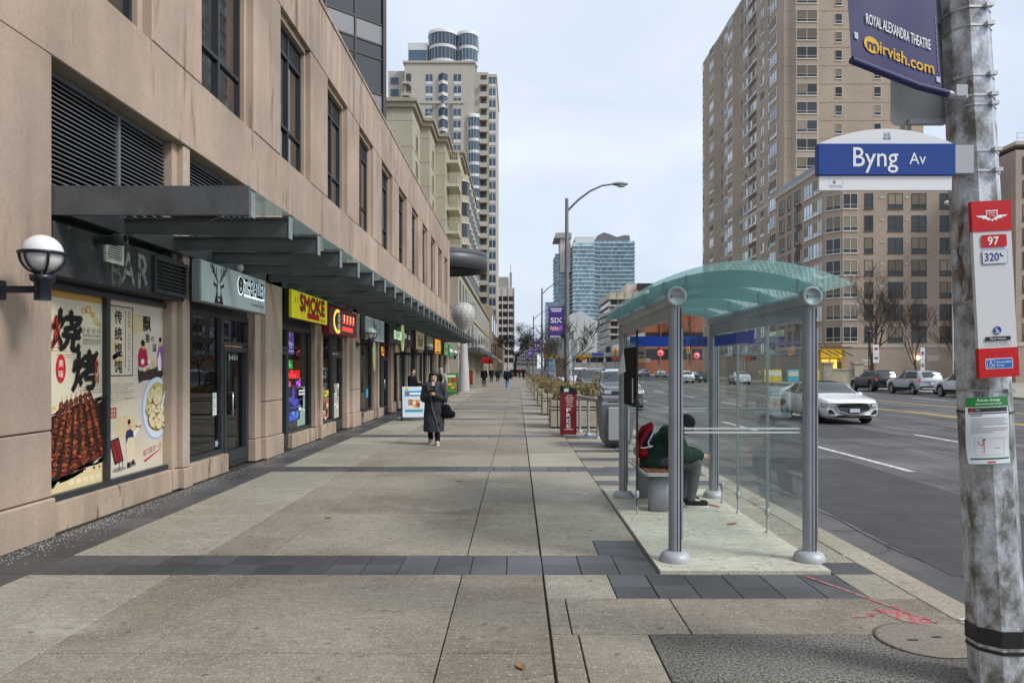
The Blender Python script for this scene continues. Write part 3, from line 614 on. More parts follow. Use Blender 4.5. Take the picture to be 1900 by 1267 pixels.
# food picture
top = [(0, .615), (.15, .60), (.4, .585), (.6, .565), (.8, .55), (1, .535)]
bot = [(1, .86), (.85, .885), (.7, .90), (.5, .915), (.3, .94), (.12, .955), (0, .965)]
pr.poly([S(*p) for p in [(0, .60), (.3, .57), (.65, .545), (1, .515)]]+[S(*p) for p in bot], '#e9e2cf', 0)
pr.poly([S(*p) for p in top+bot], '#2a1512', 1)
for i in range(34):   # ragged brush edge
    s = random.random(); t = .565+.05*(1-s)+random.uniform(-.02, .01); pr.poly([S(s, t), S(s+.16, t-.012), S(s+.15, t-.006), S(s, t+.006)], random.choice(['#2a1512', '#e9e2cf', '#4a2a1c']), 2, clip)
for i in range(40):
    s = random.random(); t = .865+.085*(1-s)+random.uniform(-.012, .02); pr.poly([S(s, t), S(s+.14, t-.012), S(s+.12, t+.004), S(s, t+.008)], random.choice(['#17100e', '#2a1512', '#120c0a']), 2, clip)
for i in range(90): pr.disc(random.random()*W_, (1-random.uniform(.8, .92))*H_, random.uniform(.01, .03), random.uniform(.008, .02), random.choice(['#b3261a', '#7a1a14', '#d23c22', '#4a120e', '#e0593a']), 2, 7, .3, 0, clip)
for q in range(7):
    s0, t0 = .30+.075*q, .565-.008*q; s1, t1 = -.02+.175*q, .93-.012*q
    a0, b0 = S(s0, t0-.01); a1, b1 = S(s1, t1); pr.line([(a0, b0+.06), (a0+(a1-a0)*.25, b0+(b1-b0)*.25)], .014, '#c9a06a', 3)
    n = 15
    for j in range(n):
        f = (j+.6)/n; a, b = a0+(a1-a0)*f, b0+(b1-b0)*f; wd = .036+.034*f
        if a < -.03: continue
        blob(pr, a, b, wd*1.15, .040, ['#3b1a12', '#4d2015', '#2c120d', '#5a2a1a'], 3+(q % 2)*3, clip, 10, .25)
        blob(pr, a-.008, b+.006, wd*.75, .028, ['#7c3a1f', '#8f4522', '#6b2a18', '#a4552a', '#5d2718'], 4+(q % 2)*3, clip, 9, .3)
        for _ in range(3): blob(pr, a+random.uniform(-wd, wd)*.7, b+random.uniform(-.025, .025), random.uniform(.006, .016), random.uniform(.005, .012), ['#b5642e', '#c67a3c', '#9a4a24', '#2a100c', '#1c0b09', '#a8321e', '#1c0b09'], 5+(q % 2)*3, clip, 7, .35)
pr.poly([S(*p) for p in [(0, .975), (.3, .955), (.6, .93), (1, .90), (1, 1), (0, 1)]], '#e3cf9e', 2)
for i in range(5): pr.disc(W_*(.45+.12*i), H_*.035, .05, .03, '#efe2bf', 3, 12)
for (s, t, r) in [(.06, .575, .07), (.16, .585, .055), (.26, .592, .05), (-.02, .60, .08)]: pr.disc(max(s, .03)*W_, (1-t)*H_, r, r*.62, '#d9b777', 1, 14, 0, 0, clip)
for s0, s1, t in [(.0, .3, .285), (.05, .38, .30), (.2, .5, .318), (.3, .55, .33), (.55, .9, .482), (.62, .97, .50), (.7, 1, .515)]: pr.rect(s0*W_, (1-t)*H_, s1*W_, (1-t)*H_+.006, '#a8804a', 1)
# brush lettering
IK = '#16110f'
pr.text('烧', .36*W_, (1-.195)*H_, .45, IK, 9, .55, bold=.035, shear=.12, rot=-.06)
pr.text('烤', .68*W_, (1-.395)*H_, .45, IK, 9, .52, bold=.035, shear=.12, rot=.05)
for i in range(16):
    a, b = .17*W_+random.uniform(-.07, .09), (1-.20)*H_+random.uniform(-.17, .17); pr.poly([(a, b), (a+.03, b+.06), (a+.012, b-.02), (a+.02, b-.08)], random.choice(['#d0281c', '#e0561f', '#ef9a2c', '#c81f1a']), 10, clip)
for i in range(14):
    a, b = .90*W_+random.uniform(-.07, .06), (1-.41)*H_+random.uniform(-.16, .14); pr.poly([(a, b), (a+.03, b+.07), (a+.012, b-.02), (a+.02, b-.07)], random.choice(['#d0281c', '#e0561f', '#ef9a2c', '#c81f1a']), 10, clip)
pr.disc(.27*W_, (1-.385)*H_, .085, .16, '#c21f24', 9, 26); pr.text('美', .27*W_, (1-.36)*H_, .085, '#f5efe2', 10); pr.text('味', .27*W_, (1-.413)*H_, .085, '#f5efe2', 10)
for i, ch in enumerate('香味悠長'):
    pr.disc((.655+.095*i)*W_, (1-.185)*H_, .036, .036, '#7d6a55', 9, 16); pr.disc((.655+.095*i)*W_, (1-.185)*H_, .032, .032, '#ddd5bd', 10, 16); pr.text(ch, (.655+.095*i)*W_, (1-.185)*H_, .04, '#4b3a2e', 11)
pr.text('CHINESE BBQ', .80*W_, (1-.213)*H_, .03, '#6a5a4a', 9, .34)
for i in range(4): pr.rect(.64*W_, (1-.232-.0085*i)*H_, (.97-.05*(i == 3))*W_, (1-.232-.0085*i)*H_+.006, '#8a7c6b', 9)
pr.obj('print', p1)
p2 = thing('poster', 'pale wonton poster with vertical characters, two cooks and a bowl of dumplings', 'poster', (-5.08, 9.6, PZ), 'food posters in the first shop window')
MB().box(-5.1, -5.06, 8.88, 10.36, PZ, PZ+PH).obj('sheet', mat('poster_lilac', hexc('#d8cfc6'), .45, sub=(hexc('#d9cbb0'), 1.1), var=.05, vs=2), p2)
pr = Print((-5.06, 8.88, PZ), (0, 1, 0), (0, 0, 1), .0007); W_ = 1.48; clip = (0.005, 0.005, W_-.005, H_-.005)
S = lambda s, t: (s*W_, (1-t)*H_)
for s, t, r in [(.1, .28, .2), (.5, .12, .22), (.3, .72, .25), (.2, .33, .15)]: pr.disc(s*W_, (1-t)*H_, r, r*.6, '#d8c39c', 0, 18, .1, 0, clip)
a0, b0 = S(.05, .43); a1, b1 = S(.42, .03); pr.frame(a0, b0, a1, b1, .014, '#3a2326', 2); pr.rect(a0+.02+.34, b0+.1, a0+.03+.34, b1-.05, '#3a2326', 2)
for i, ch in enumerate('传统馄饨'): pr.text(ch, .185*W_, (1-.095-.093*i)*H_, .165, '#2c1518', 3, bold=.022)
for i in range(14):
    if i not in (4, 9): pr.text(random.choice('皮薄馅大汤鲜味美'), .355*W_, (1-.062-.0255*i)*H_, .036, '#4a3634', 3)
pr.text('飘', .66*W_, (1-.115)*H_, .20, '#241416', 3, bold=.02); pr.text('香', .675*W_, (1-.20)*H_, .12, '#241416', 3, bold=.015); pr.text('四', .765*W_, (1-.205)*H_, .07, '#241416', 3); pr.text('溢', .80*W_, (1-.255)*H_, .11, '#241416', 3, bold=.01)
# cooks at the table
pr.poly([S(.50, .375), S(.53, .40), S(.75, .39), S(.97, .355), S(.97, .44), S(.95, .43), S(.93, .455), S(.90, .44), S(.75, .455), S(.6, .46), S(.52, .475), S(.505, .44)], '#3c2c2c', 1)
pr.poly([S(.51, .375), S(.505, .31), S(.535, .265), S(.60, .255), S(.66, .275), S(.68, .34), S(.70, .36), S(.60, .38)], '#b3123c', 2); pr.disc(.60*W_, (1-.245)*H_, .045, .06, '#d9a887', 3, 16); pr.disc(.59*W_, (1-.232)*H_, .05, .045, '#1d1416', 4, 14)
pr.disc(.585*W_, (1-.345)*H_, .045, .04, '#efe9e4', 4, 12); pr.disc(.70*W_, (1-.345)*H_, .04, .035, '#efe9e4', 4, 12); pr.disc(.80*W_, (1-.355)*H_, .075, .065, '#cbb391', 3, 16); pr.disc(.80*W_, (1-.345)*H_, .062, .045, '#d9c6aa', 4, 16)
pr.poly([S(.86, .39), S(.85, .30), S(.885, .245), S(.94, .235), S(.985, .27), S(.985, .36), S(.95, .39)], '#9a5fb0', 2); pr.poly([S(.87, .40), S(.86, .33), S(.90, .28), S(.93, .33), S(.93, .40)], '#f2eef0', 3); pr.disc(.905*W_, (1-.225)*H_, .035, .055, '#e2b796', 3, 14); pr.disc(.91*W_, (1-.205)*H_, .04, .035, '#1d1416', 4, 14)
pr.poly([S(.57, .40), S(.68, .38), S(.73, .385), S(.62, .408)], '#c69a6a', 4); pr.disc(.62*W_, (1-.392)*H_, .025, .014, '#f4efe6', 5, 10)
for i in range(9): pr.rect(.07*W_, (1-.478-.0125*i)*H_, (.43-(.2 if i == 8 else .02*(i % 3)))*W_, (1-.478-.0125*i)*H_+.011, mat('tiny_text', hexc('#8c7e7a'), .6, stain=(hexc('#d8cfc6'), 55, .48)), 1)
for s0, s1, t in [(.15, .45, .525), (.25, .5, .56)]: pr.rect(s0*W_, (1-t)*H_, s1*W_, (1-t)*H_+.008, '#b39a78', 2)
# bowl
bc, br = S(.84, .635), .43
pr.disc(bc[0], bc[1], br*.92, br*1.02, '#a9bbd8', 1, 48, 0, 0, clip); pr.disc(bc[0]+.015, bc[1]+.012, br*.88, br*.98, '#dbe5f2', 2, 48, 0, 0, clip); pr.disc(bc[0]+.02, bc[1]+.02, br*.70, br*.80, '#b9a45c', 3, 40, 0, 0, clip); pr.disc(bc[0]+.03, bc[1]+.03, br*.66, br*.76, '#c9b67a', 4, 40, 0, 0, clip)
for i in range(40):
    th, r_ = random.uniform(0, 6.28), random.uniform(.25, .64)*br; pr.disc(bc[0]+.02+r_*math.cos(th), bc[1]+.02+r_*math.sin(th)*1.1, random.uniform(.01, .03), random.uniform(.008, .02), random.choice(['#6f8a3c', '#4f6b2a', '#8a9a4a', '#e2c46a', '#d67a3a']), 5, 7, .3, random.random(), clip)
for i, (da, db, r_) in enumerate([(-.15, .18, .12), (.05, .22, .13), (.14, .10, .12), (-.2, .0, .11), (-.02, .03, .14), (.16, -.06, .12), (-.12, -.16, .14), (.06, -.18, .15), (.2, -.2, .11), (-.05, .12, .1)]):
    k = 6+i*3; cx, cy_ = bc[0]+da, bc[1]+db; rt = random.uniform(-.6, .6)
    pr.disc(cx, cy_-.012, r_*.95, r_*.72, '#a98a52', k, 14, .10, rt, clip); pr.disc(cx, cy_, r_*.92, r_*.68, random.choice(['#e6d6a8', '#efe2bd', '#e0cb98', '#ecd9ae']), k+1, 14, .10, rt, clip)
    for q in range(3): pr.disc(cx+random.uniform(-.05, .05), cy_+random.uniform(-.04, .04), r_*.32, r_*.10, random.choice(['#f8f0d8', '#cdb27a', '#d9c08a']), k+2, 9, .2, random.uniform(-1, 1), clip)
pr.poly([(bc[0]+.05, bc[1]+.0), (bc[0]+.10, bc[1]-.02), (W_-.006, bc[1]+.28), (W_-.006, bc[1]+.36)], '#eef2f8', 40, clip)
# stamp, board, waiter, red writing
a, b = S(.055, .665); pr.rect(a, b, a+.15, b+.13, '#b21f28', 2); pr.text('美食', a+.075, b+.092, .05, '#f1e6d8', 3); pr.text('老店', a+.075, b+.038, .05, '#f1e6d8', 3)
pr.poly([S(.05, .79), S(.19, .775), S(.27, .915), S(.13, .93)], '#2a1a1c', 2); pr.poly([S(.068, .798), S(.18, .787), S(.253, .907), S(.145, .918)], '#8e1f2c', 3)
for i, ch in enumerate('特色馄饨'): pr.text(ch, (.125+.022*i)*W_, (1-.812-.027*i)*H_, .052, '#3a0c12', 4)
pr.line([S(.06, .79), S(.03, .97)], .012, '#2a1a1c', 2); pr.line([S(.2, .92), S(.2, .965)], .014, '#2a1a1c', 2); pr.line([S(.25, .915), S(.255, .945)], .014, '#2a1a1c', 2)
pr.disc(.40*W_, .05*H_, .12, .03, '#8e8a86', 1, 16, .15); pr.disc(.2*W_, .04*H_, .16, .03, '#8e8a86', 1, 16, .15)
pr.poly([S(.315, .86), S(.30, .77), S(.32, .745), S(.38, .74), S(.43, .76), S(.44, .82), S(.43, .85)], '#2b2a55', 3); pr.poly([S(.315, .93), S(.31, .82), S(.34, .79), S(.43, .79), S(.45, .84), S(.44, .92), S(.38, .935)], '#ddd0b4', 4)
pr.disc(.365*W_, (1-.715)*H_, .035, .05, '#d8a889', 4, 14); pr.disc(.355*W_, (1-.697)*H_, .036, .034, '#1b1416', 5, 12); pr.poly([S(.42, .765), S(.50, .735), S(.52, .745), S(.44, .80)], '#ece6e2', 5); pr.disc(.52*W_, (1-.725)*H_, .085, .03, '#b38a55', 6, 14); pr.disc(.52*W_, (1-.718)*H_, .07, .022, '#e8dcc4', 7, 14)
pr.poly([S(.33, .92), S(.38, .93), S(.38, .965), S(.32, .965)], '#1b1a20', 3); pr.poly([S(.39, .925), S(.44, .92), S(.45, .95), S(.40, .955)], '#1b1a20', 3)
pr.text('我只爱这一口', .76*W_, (1-.885)*H_, .085, '#b3202c', 2, .5, rot=.16); pr.poly([S(.60, .945), S(.90, .895), S(.92, .897), S(.63, .955)], '#c3202a', 2)
pr.obj('print', p2)
# ------------------------------------------------------------------ shop signs
def sign_box(y0, y1, z0, z1, face, label, edge='#2a2c2e', x0=-5.07, x1=-4.62, rough=.4, emit=0, group='shop signs under the canopy', zt=None):
    t = thing('shop_sign', label, 'sign', (-4.8, (y0+y1)/2, z0), group)
    MB().box(x1-.14, x1-.02, y0, y1, z0, z1, bev=.006).obj('cabinet', C(edge, .5), t)
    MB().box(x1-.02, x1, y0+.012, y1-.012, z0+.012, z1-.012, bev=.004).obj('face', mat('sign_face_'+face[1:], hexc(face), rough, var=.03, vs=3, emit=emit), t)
    for yy_ in (y0+.3, y1-.3): MB().box(x0, x1-.14, yy_-.03, yy_+.03, z0+.2, z0+.26).obj('bracket', M_METAL, t)
    return t, Print((x1, y0, z0), (0, 1, 0), (0, 0, 1), .002)
# deer sign
t, pr = sign_box(10.55, 13.25, 2.72, 3.34, '#c4d2d5', 'pale grey shop sign with a stag head and THE ALLEY in backlit letters', '#8d979a')
K, Wt = '#101214', '#dfe8ea'
cx = .62
pr.poly([(cx-.19, .01), (cx-.13, .13), (cx-.10, .26), (cx-.14, .33), (cx-.06, .37), (cx+.06, .37), (cx+.14, .33), (cx+.10, .26), (cx+.13, .13), (cx+.19, .01)], Wt, 0)
pr.poly([(cx-.17, .015), (cx-.12, .13), (cx-.09, .22), (cx-.03, .05), (cx+.03, .05), (cx+.09, .22), (cx+.12, .13), (cx+.17, .015)], K, 1)
pr.poly([(cx-.09, .23), (cx-.10, .30), (cx-.05, .355), (cx+.05, .355), (cx+.10, .30), (cx+.09, .23), (cx+.045, .12), (cx-.045, .12)], '#5f696c', 1)
pr.poly([(cx-.03, .34), (cx+.03, .34), (cx+.05, .2), (cx+.03, .10), (cx-.03, .10), (cx-.05, .2)], Wt, 2); pr.disc(cx, .115, .035, .022, K, 3, 12); pr.poly([(cx-.09, .255), (cx-.05, .27), (cx-.05, .24)], K, 3); pr.poly([(cx+.09, .255), (cx+.05, .27), (cx+.05, .24)], K, 3)
for s in (-1, 1):
    pr.poly([(cx+s*.09, .30), (cx+s*.20, .345), (cx+s*.19, .29), (cx+s*.10, .265)], K, 2)
    pr.line([(cx+s*.04, .35), (cx+s*.12, .43), (cx+s*.20, .50), (cx+s*.25, .60)], .030, K, 2); pr.line([(cx+s*.09, .40), (cx+s*.10, .50), (cx+s*.08, .57)], .018, K, 2); pr.line([(cx+s*.16, .46), (cx+s*.17, .53), (cx+s*.165, .59)], .018, K, 2); pr.line([(cx+s*.21, .52), (cx+s*.29, .56), (cx+s*.31, .59)], .018, K, 2); pr.line([(cx+s*.18, .48), (cx+s*.26, .49)], .014, K, 2)
HALO = mat('halo_led', (.85, .93, 1), emit=.9)
pr.disc(1.505, .395, .125, .155, HALO, 0, 24); pr.disc(1.50, .40, .115, .145, K, 2, 24); pr.disc(1.50, .36, .05, .06, Wt, 3, 14); pr.poly([(1.46, .37), (1.54, .37), (1.50, .50)], Wt, 3)
pr.rect(1.67, .235, 2.62, .262, HALO, 0); pr.text('THE ALLEY', 2.162, .383, .27, HALO, 1, .99, bold=.02); pr.text('THE ALLEY', 2.15, .395, .265, K, 3, .98, bold=.028)
pr.text("it's time for tea", 2.30, .13, .055, '#3b4448', 1, .62); pr.obj('lettering', t)
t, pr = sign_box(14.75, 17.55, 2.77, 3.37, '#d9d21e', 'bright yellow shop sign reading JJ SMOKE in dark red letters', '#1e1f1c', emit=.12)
MB().box(-4.66, -4.61, 14.73, 14.749, 2.79, 3.35).obj('end_cap', C('#d9d21e'), t)
pr.text('J', .27, .40, .13, '#2a2a18', 1, .06); pr.text('J', .42, .40, .13, '#2a2a18', 1, .06); pr.text('SMOKE', 1.57, .37, .34, '#5c1015', 1, 1.92, bold=.075); pr.text('SMOKE', 1.55, .38, .33, '#a01f26', 2, 1.88, bold=.05); pr.rect(1.12, .06, 2.08, .19, '#b1141e', 1); pr.text('Exotic', 2.38, .10, .09, '#5a5a20', 1, .38); pr.obj('lettering', t)
t, pr = sign_box(17.75, 20.75, 2.60, 3.28, '#4a474a', 'dark red framed shop sign with a glowing yellow arc and red lettering', '#8c1420')
pr.frame(0.0, 0, 3.0, .68, .05, '#9a1824', 0)
YL, RL = mat('neon_yellow', (.9, .52, .06), emit=.7), mat('neon_red', (.75, .05, .04), emit=.7)
for s0 in range(14):
    th = 1.2+s0*.29; pr.line([(.85+.42*math.cos(th), .34+.27*math.sin(th)), (.85+.42*math.cos(th+.3), .34+.27*math.sin(th+.3))], .13-.06*abs(s0-7)/7, YL, 1)
pr.disc(.95, .42, .12, .13, '#e9e6e0', 2, 16); pr.disc(.95, .22, .14, .12, '#d8d4cf', 2, 16); pr.disc(.93, .43, .05, .04, '#4a3a34', 3, 10)
for i in range(4):
    for q in range(3): pr.rect(1.30+.36*i, .32+.09*q, 1.58+.36*i, .36+.09*q, RL, 2)
    pr.rect(1.38+.36*i, .30, 1.43+.36*i, .56, RL, 3); pr.rect(1.50+.36*i, .36, 1.54+.36*i, .56, C('#ffd9a0', .5, 1), 3)
pr.rect(1.3, .12, 2.5, .24, RL, 1); pr.obj('lettering', t)
t, pr = sign_box(21.95, 25.0, 2.62, 3.32, '#a7b4b9', 'pale silver shop sign with thin dark script characters', '#5b6367'); pr.frame(0, 0, 3.05, .70, .04, '#d5dcdf', 0)
pr.text('一', 1.05, .33, .05, '#2c3336', 1, .36); pr.text('草', 1.55, .36, .36, '#2c3336', 1, .4); pr.text('一草一木', 2.2, .40, .09, '#4a5357', 1, .6); pr.text('yi cao', 2.2, .27, .06, '#4a5357', 1, .5); pr.obj('lettering', t)
t, pr = sign_box(25.4, 28.4, 2.62, 3.30, '#17191a', 'black shop sign with glowing pale green ERO CLUB letters and a yellow oval', '#111213', x1=-4.5)
GL = mat('neon_green', (.60, .85, .55), emit=.35); pr.rect(.9, .12, 2.5, .56, '#1e4a2a', 0); pr.text('ERO CLUB', 1.7, .34, .30, GL, 1, 1.5, bold=.05); pr.obj('lettering', t)
rg = MB(); rg.tube([(-4.45, 28.0+.25*math.cos(q*.2618), 2.9+.50*math.sin(q*.2618)) for q in range(25)], .03, 6); rg.obj('neon_ring', mat('neon_lime', (.7, .72, .3), emit=.15), t)
t, pr = sign_box(29.0, 32.2, 2.66, 3.26, '#1b1c1d', 'black shop fascia with two small white rectangles', '#141516', x1=-4.66); pr.rect(.7, .3, 1.4, .5, '#dfe3e4', 0); pr.rect(1.9, .28, 2.4, .48, '#c9cdcf', 0); pr.obj('lettering', t)
t, pr = sign_box(32.7, 35.5, 2.58, 3.44, '#c9b78a', 'beige shop sign with looping black script reading Bud', '#3a352c', x1=-4.58); pr.text('Bud', 1.4, .42, .5, '#1a1813', 1, 1.6, bold=.02, shear=.3); pr.obj('lettering', t)
t, pr = sign_box(36.7, 39.5, 2.66, 3.40, '#8e8678', 'plain grey-brown shop sign without lettering', '#4a463f', x1=-4.6)
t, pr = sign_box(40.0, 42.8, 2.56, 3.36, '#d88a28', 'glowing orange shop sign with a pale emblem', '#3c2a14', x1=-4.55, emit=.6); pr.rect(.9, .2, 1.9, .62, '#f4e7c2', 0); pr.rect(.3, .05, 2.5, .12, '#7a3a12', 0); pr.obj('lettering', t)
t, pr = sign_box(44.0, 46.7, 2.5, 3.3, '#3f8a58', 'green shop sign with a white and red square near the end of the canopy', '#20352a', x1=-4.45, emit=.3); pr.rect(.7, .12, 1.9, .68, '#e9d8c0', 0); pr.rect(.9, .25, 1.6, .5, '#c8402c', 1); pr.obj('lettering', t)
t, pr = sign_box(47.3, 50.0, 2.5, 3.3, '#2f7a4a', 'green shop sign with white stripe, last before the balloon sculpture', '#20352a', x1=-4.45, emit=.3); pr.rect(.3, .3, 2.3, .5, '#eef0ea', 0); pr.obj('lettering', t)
# oval hanging sign, window lettering, door number
t = thing('hanging_sign', 'pale yellow oval sign hanging in front of the silver-signed shop window', 'sign', (-4.6, 23.2, 2.1)); o = MB().lathe([(.001, -.02), (.2, -.02), (.2, .02), (.001, .02)], (0, 0, 0), 28, ax='X').obj('plate', C('#c9cf94', .5), t); o.matrix_parent_inverse = Matrix.Identity(4); o.scale = (1, 1, 2.4); MB().tube([(-4.6, 23.2, 2.55), (-4.6, 23.2, 3.3)], .01, 6).obj('rod', M_NAVY, t)
pr = Print((-5.08, B[1]+1.62, 0), (0, 1, 0), (0, 0, 1), .002); pr.text('5431', .60, 1.93, .085, '#d9dcdc', 0, .40); dn = pr.obj('door_number'); tag(dn, 'white street number 5431 on the glass door under the deer sign', 'number')
# ------------------------------------------------------------------ things behind the shop glass
M_WOOD = mat('counter_wood', (.30, .17, .08), .5, var=.25, vs=3, st=(1, 1, 6)); M_GREYP = C('#9aa0a2', .5)
def shelf(y0, y1, x, label, cols, n=5, h=2.2, emit=0, seed=1):
    random.seed(seed); t = thing('display_shelf', label, 'shelf', (x, (y0+y1)/2, 0))
    f = MB().box(x-.35, x-.32, y0, y1, .02, h).box(x-.35, x, y0-.03, y0, .02, h).box(x-.35, x, y1, y1+.03, .02, h); f.obj('carcass', C('#b8bcbc', .5), t)
    for i in range(n):
        z = .15+i*(h-.25)/n; MB().box(x-.32, x, y0, y1, z, z+.025).obj('shelf_board', C('#c9cccc', .5), t)
        g = MB(); y = y0+.03; ms = [C(c, .5, emit) for c in cols]
        while y < y1-.1:
            w_ = random.uniform(.05, .14); hh = random.uniform(.12, (h-.25)/n-.06); g.box(x-.25, x-.03, y, y+w_, z+.027, z+.027+hh, random.randrange(len(ms))); y += w_+random.uniform(.005, .04)
        g.obj('goods', ms, t)
shelf(B[3]+.2, B[3]+1.5, -5.95, 'white display shelf of packaged snacks in the window under the red framed sign', ['#e6e2da', '#c9483a', '#e8c43c', '#6fb0c4', '#d8d4cc', '#8a5a3a'], 6, 2.1, .0, 4)
shelf(B[2]+1.2, B[2]+2.7, -6.3, 'shelf of purple and blue boxes behind the smoke shop window', ['#4a3a8c', '#7a4ac4', '#2a3a7a', '#d23a5a', '#c9c4e0', '#3a8ac4'], 5, 2.2, .25, 9)
shelf(B[2]+.2, B[2]+1.0, -7.6, 'shelf of jars deep inside the smoke shop behind its door', ['#6a8a94', '#c4ccd0', '#4a5a8a', '#8a3a3a'], 5, 2.0, 0, 12)
shelf(B[4]+1.3, B[4]+2.8, -6.6, 'shelf of bottles inside the silver-signed shop', ['#c9d2cf', '#6a7a7c', '#e2ddd0', '#4a6a5a'], 5, 2.0, 0, 15)
shelf(B[9]+.3, B[9]+2.4, -5.8, 'crowded shelf of red and white goods under the orange sign', ['#c8302a', '#f0e8d8', '#e0a83a', '#3a7a4a'], 5, 2.1, .2, 19)
shelf(B[10]+.3, B[10]+2.4, -5.8, 'crowded shelf of boxes under the green sign with the red square', ['#d8d2c4', '#c8502a', '#4a8a5a', '#e8c850'], 5, 2.1, .2, 23)
ct = thing('counter', 'long wooden serving counter inside the shop under the deer sign', 'counter', (-7.4, 12, 0)); MB().box(-7.8, -7.2, 10.8, 13.5, .02, 1.0).obj('body', M_WOOD, ct); MB().box(-7.85, -7.1, 10.75, 13.55, 1.0, 1.05).obj('top', C('#c9b79a', .4), ct)
tb = thing('table', 'low wooden table inside the window under the deer sign', 'table', (-5.9, 11.5, 0)); MB().box(-6.3, -5.55, 11.0, 12.0, .70, .74).obj('top', M_WOOD, tb)
for dx in (-6.25, -5.65):
    for dy in (11.05, 11.9): MB().box(dx, dx+.05, dy, dy+.05, .012, .70).obj('leg', M_NAVY, tb)
# stickers and neon in the windows (flat)
def sticker(name, label, y, z, w_, h_, col, txt=None, tcol='#ffffff', emit=0, x=FX-.279, deco=9):
    pr = Print((x, y, z), (0, 1, 0), (0, 0, 1), .003); pr.rect(0, 0, w_, h_, C(col, .5, emit*.15), 0)
    if deco:
        rs_ = random.Random(int(y*100)); tint = lambda f: '#%02x%02x%02x' % tuple(min(255, int(int(col[i:i+2], 16)*f+rs_.randint(0, 40))) for i in (1, 3, 5))
        for q in range(deco):
            a, b, ra = rs_.uniform(.12, .88)*w_, rs_.uniform(.15, .85)*h_, rs_.uniform(.04, .13)*w_; pr.disc(a, b, ra, min(ra, h_*.3)*rs_.uniform(.5, 1), C(tint(rs_.choice((.4, .6, 1.5, 1.8))), .5, emit*.3), 1+q % 5, 9, .3)
        for q in range(3): b = rs_.uniform(.1, .9)*h_; pr.rect(.1*w_, b, rs_.uniform(.4, .9)*w_, b+h_*.05, C(tint(1.7), .5, emit*.3), 6)
    if txt: pr.text(txt, w_/2, h_/2, h_*.55, C(tcol, .5, emit), 1, w_*.8)
    tag(pr.obj(name), label, 'sticker', 'stickers and lit signs in the shop windows')
y = B[2]+1.15
sticker('window_sticker', 'purple poster at the top of the smoke shop window', y, 2.05, .5, .5, '#6a5ab4', None, emit=.4)
sticker('window_sticker', 'small green lit sign in the smoke shop window', y, 1.72, .42, .2, '#2e8a3a', None, emit=.6)
sticker('window_sticker', 'glowing red lit sign in the smoke shop window', y, 1.50, .95, .19, '#e01818', None, emit=1.5)
sticker('window_sticker', 'small pink lit sign in the smoke shop window', y, 1.32, .3, .13, '#d83a6a', None, emit=.8)
sticker('window_sticker', 'small violet lit sign beside the pink one', y+.65, 1.32, .35, .13, '#9a3ad8', None, emit=.8)
sticker('window_sticker', 'dark blue poster with white lettering in the smoke shop window', y, .78, 1.2, .5, '#2a2a6a', None, emit=.1)
sticker('window_sticker', 'bright blue sticker low in the smoke shop window', y+.05, .55, .9, .2, '#3a5ad0', None, emit=.1)
sticker('window_sticker', 'pale green panel at the bottom of the smoke shop window', y+.75, .40, .6, .9, '#9fb8ac')
sticker('window_sticker', 'small white and green notice on the window beside the 5431 door', B[1]+1.35, .95, .16, .38, '#dfe8e0', None)
sticker('window_sticker', 'small blue and white sticker low on the window under the deer sign', B[1]+1.45, .42, .1, .1, '#8ab4d8')
sticker('window_sticker', 'food photograph poster low in the window under the red framed sign', B[3]+.15, .42, 1.3, .55, '#a87a5a', None)
sticker('window_sticker', 'row of noodle bowl pictures in the window under the red framed sign', B[3]+.15, 1.0, 1.3, .16, '#e0b83a', None)
sticker('window_sticker', 'tall pale food poster on the door under the red framed sign', B[3]+1.8, .35, .75, .95, '#c9c0b4', None)
sticker('window_sticker', 'light blue square sticker low on the silver-signed shop window', B[4]+2.2, .75, .3, .28, '#3aa8d8', None)
sticker('window_sticker', 'glowing orange light inside the ERO CLUB shop window', B[5]+1.4, 2.15, .9, .4, '#d86a20', None, emit=1.2)
random.seed(17)
pr = Print((FX-.275, B[3]+.15, .42), (0, 1, 0), (0, 0, 1), .003)
for i in range(26): pr.disc(random.uniform(.08, 1.22), random.uniform(.06, .49), random.uniform(.04, .09), random.uniform(.03, .07), random.choice(['#d8c8b0', '#7a4a2a', '#e8dccb', '#b0502a', '#4a2a1a']), i % 5+1, 10, .2)
tag(pr.obj('food_print'), 'pictures of dishes printed on the poster under the red framed sign', 'print')
# ------------------------------------------------------------------ bus shelter
M_ALU = mat('satin_aluminium', (.35, .375, .42), .42, metal=.25, var=.1, vs=4, streak=.12, stain=((.22, .22, .22), 5, .66, (1, 1, .35))); M_ALUL = mat('cast_aluminium', (.42, .44, .47), .5, metal=.15, var=.1, vs=6)
M_SG = glass('shelter_glass', (.97, .99, .983), .22, .005); M_SEAL = mat('rubber_seal', (.02, .02, .022), .6)
M_RG = glass('roof_glass', (.72, .96, .91), .6, .06, ((.62, .92, .87), .17)); M_RIB = glass('rib_glass', (.62, .78, .79), .4, .1, ((.52, .68, .70), .60))
sh = thing('bus_shelter', 'bus shelter with curved teal glass roof on four silver posts', 'shelter', (2.0, 8, .03))
XL, XR, YF, YB = 1.41, 2.61, 6.46, 9.62; ZT = 2.33
pm_ = MB()
prof = [(math.cos(t)*.058, math.sin(t)*.058) for t in [math.pi*(.5+i/10) for i in range(11)]]
prof = prof+[(.03, -.058), (.03, -.05), (.045, -.05), (.045, .05), (.03, .05), (.03, .058)]
pm_.prism(prof, lambda u, v, t: (u, v, t), .10, 2.30, smooth=False)
pm_.box(.0451, .062, -.045, .03, .22, 2.1).box(.0305, .044, -.0575, -.0505, .12, 2.28, 1).box(.005, .012, -.0595, -.0575, .12, 2.28, 1)
pm_ = pm_.obj('post', [M_ALU, M_SEAL], mesh_only=True)
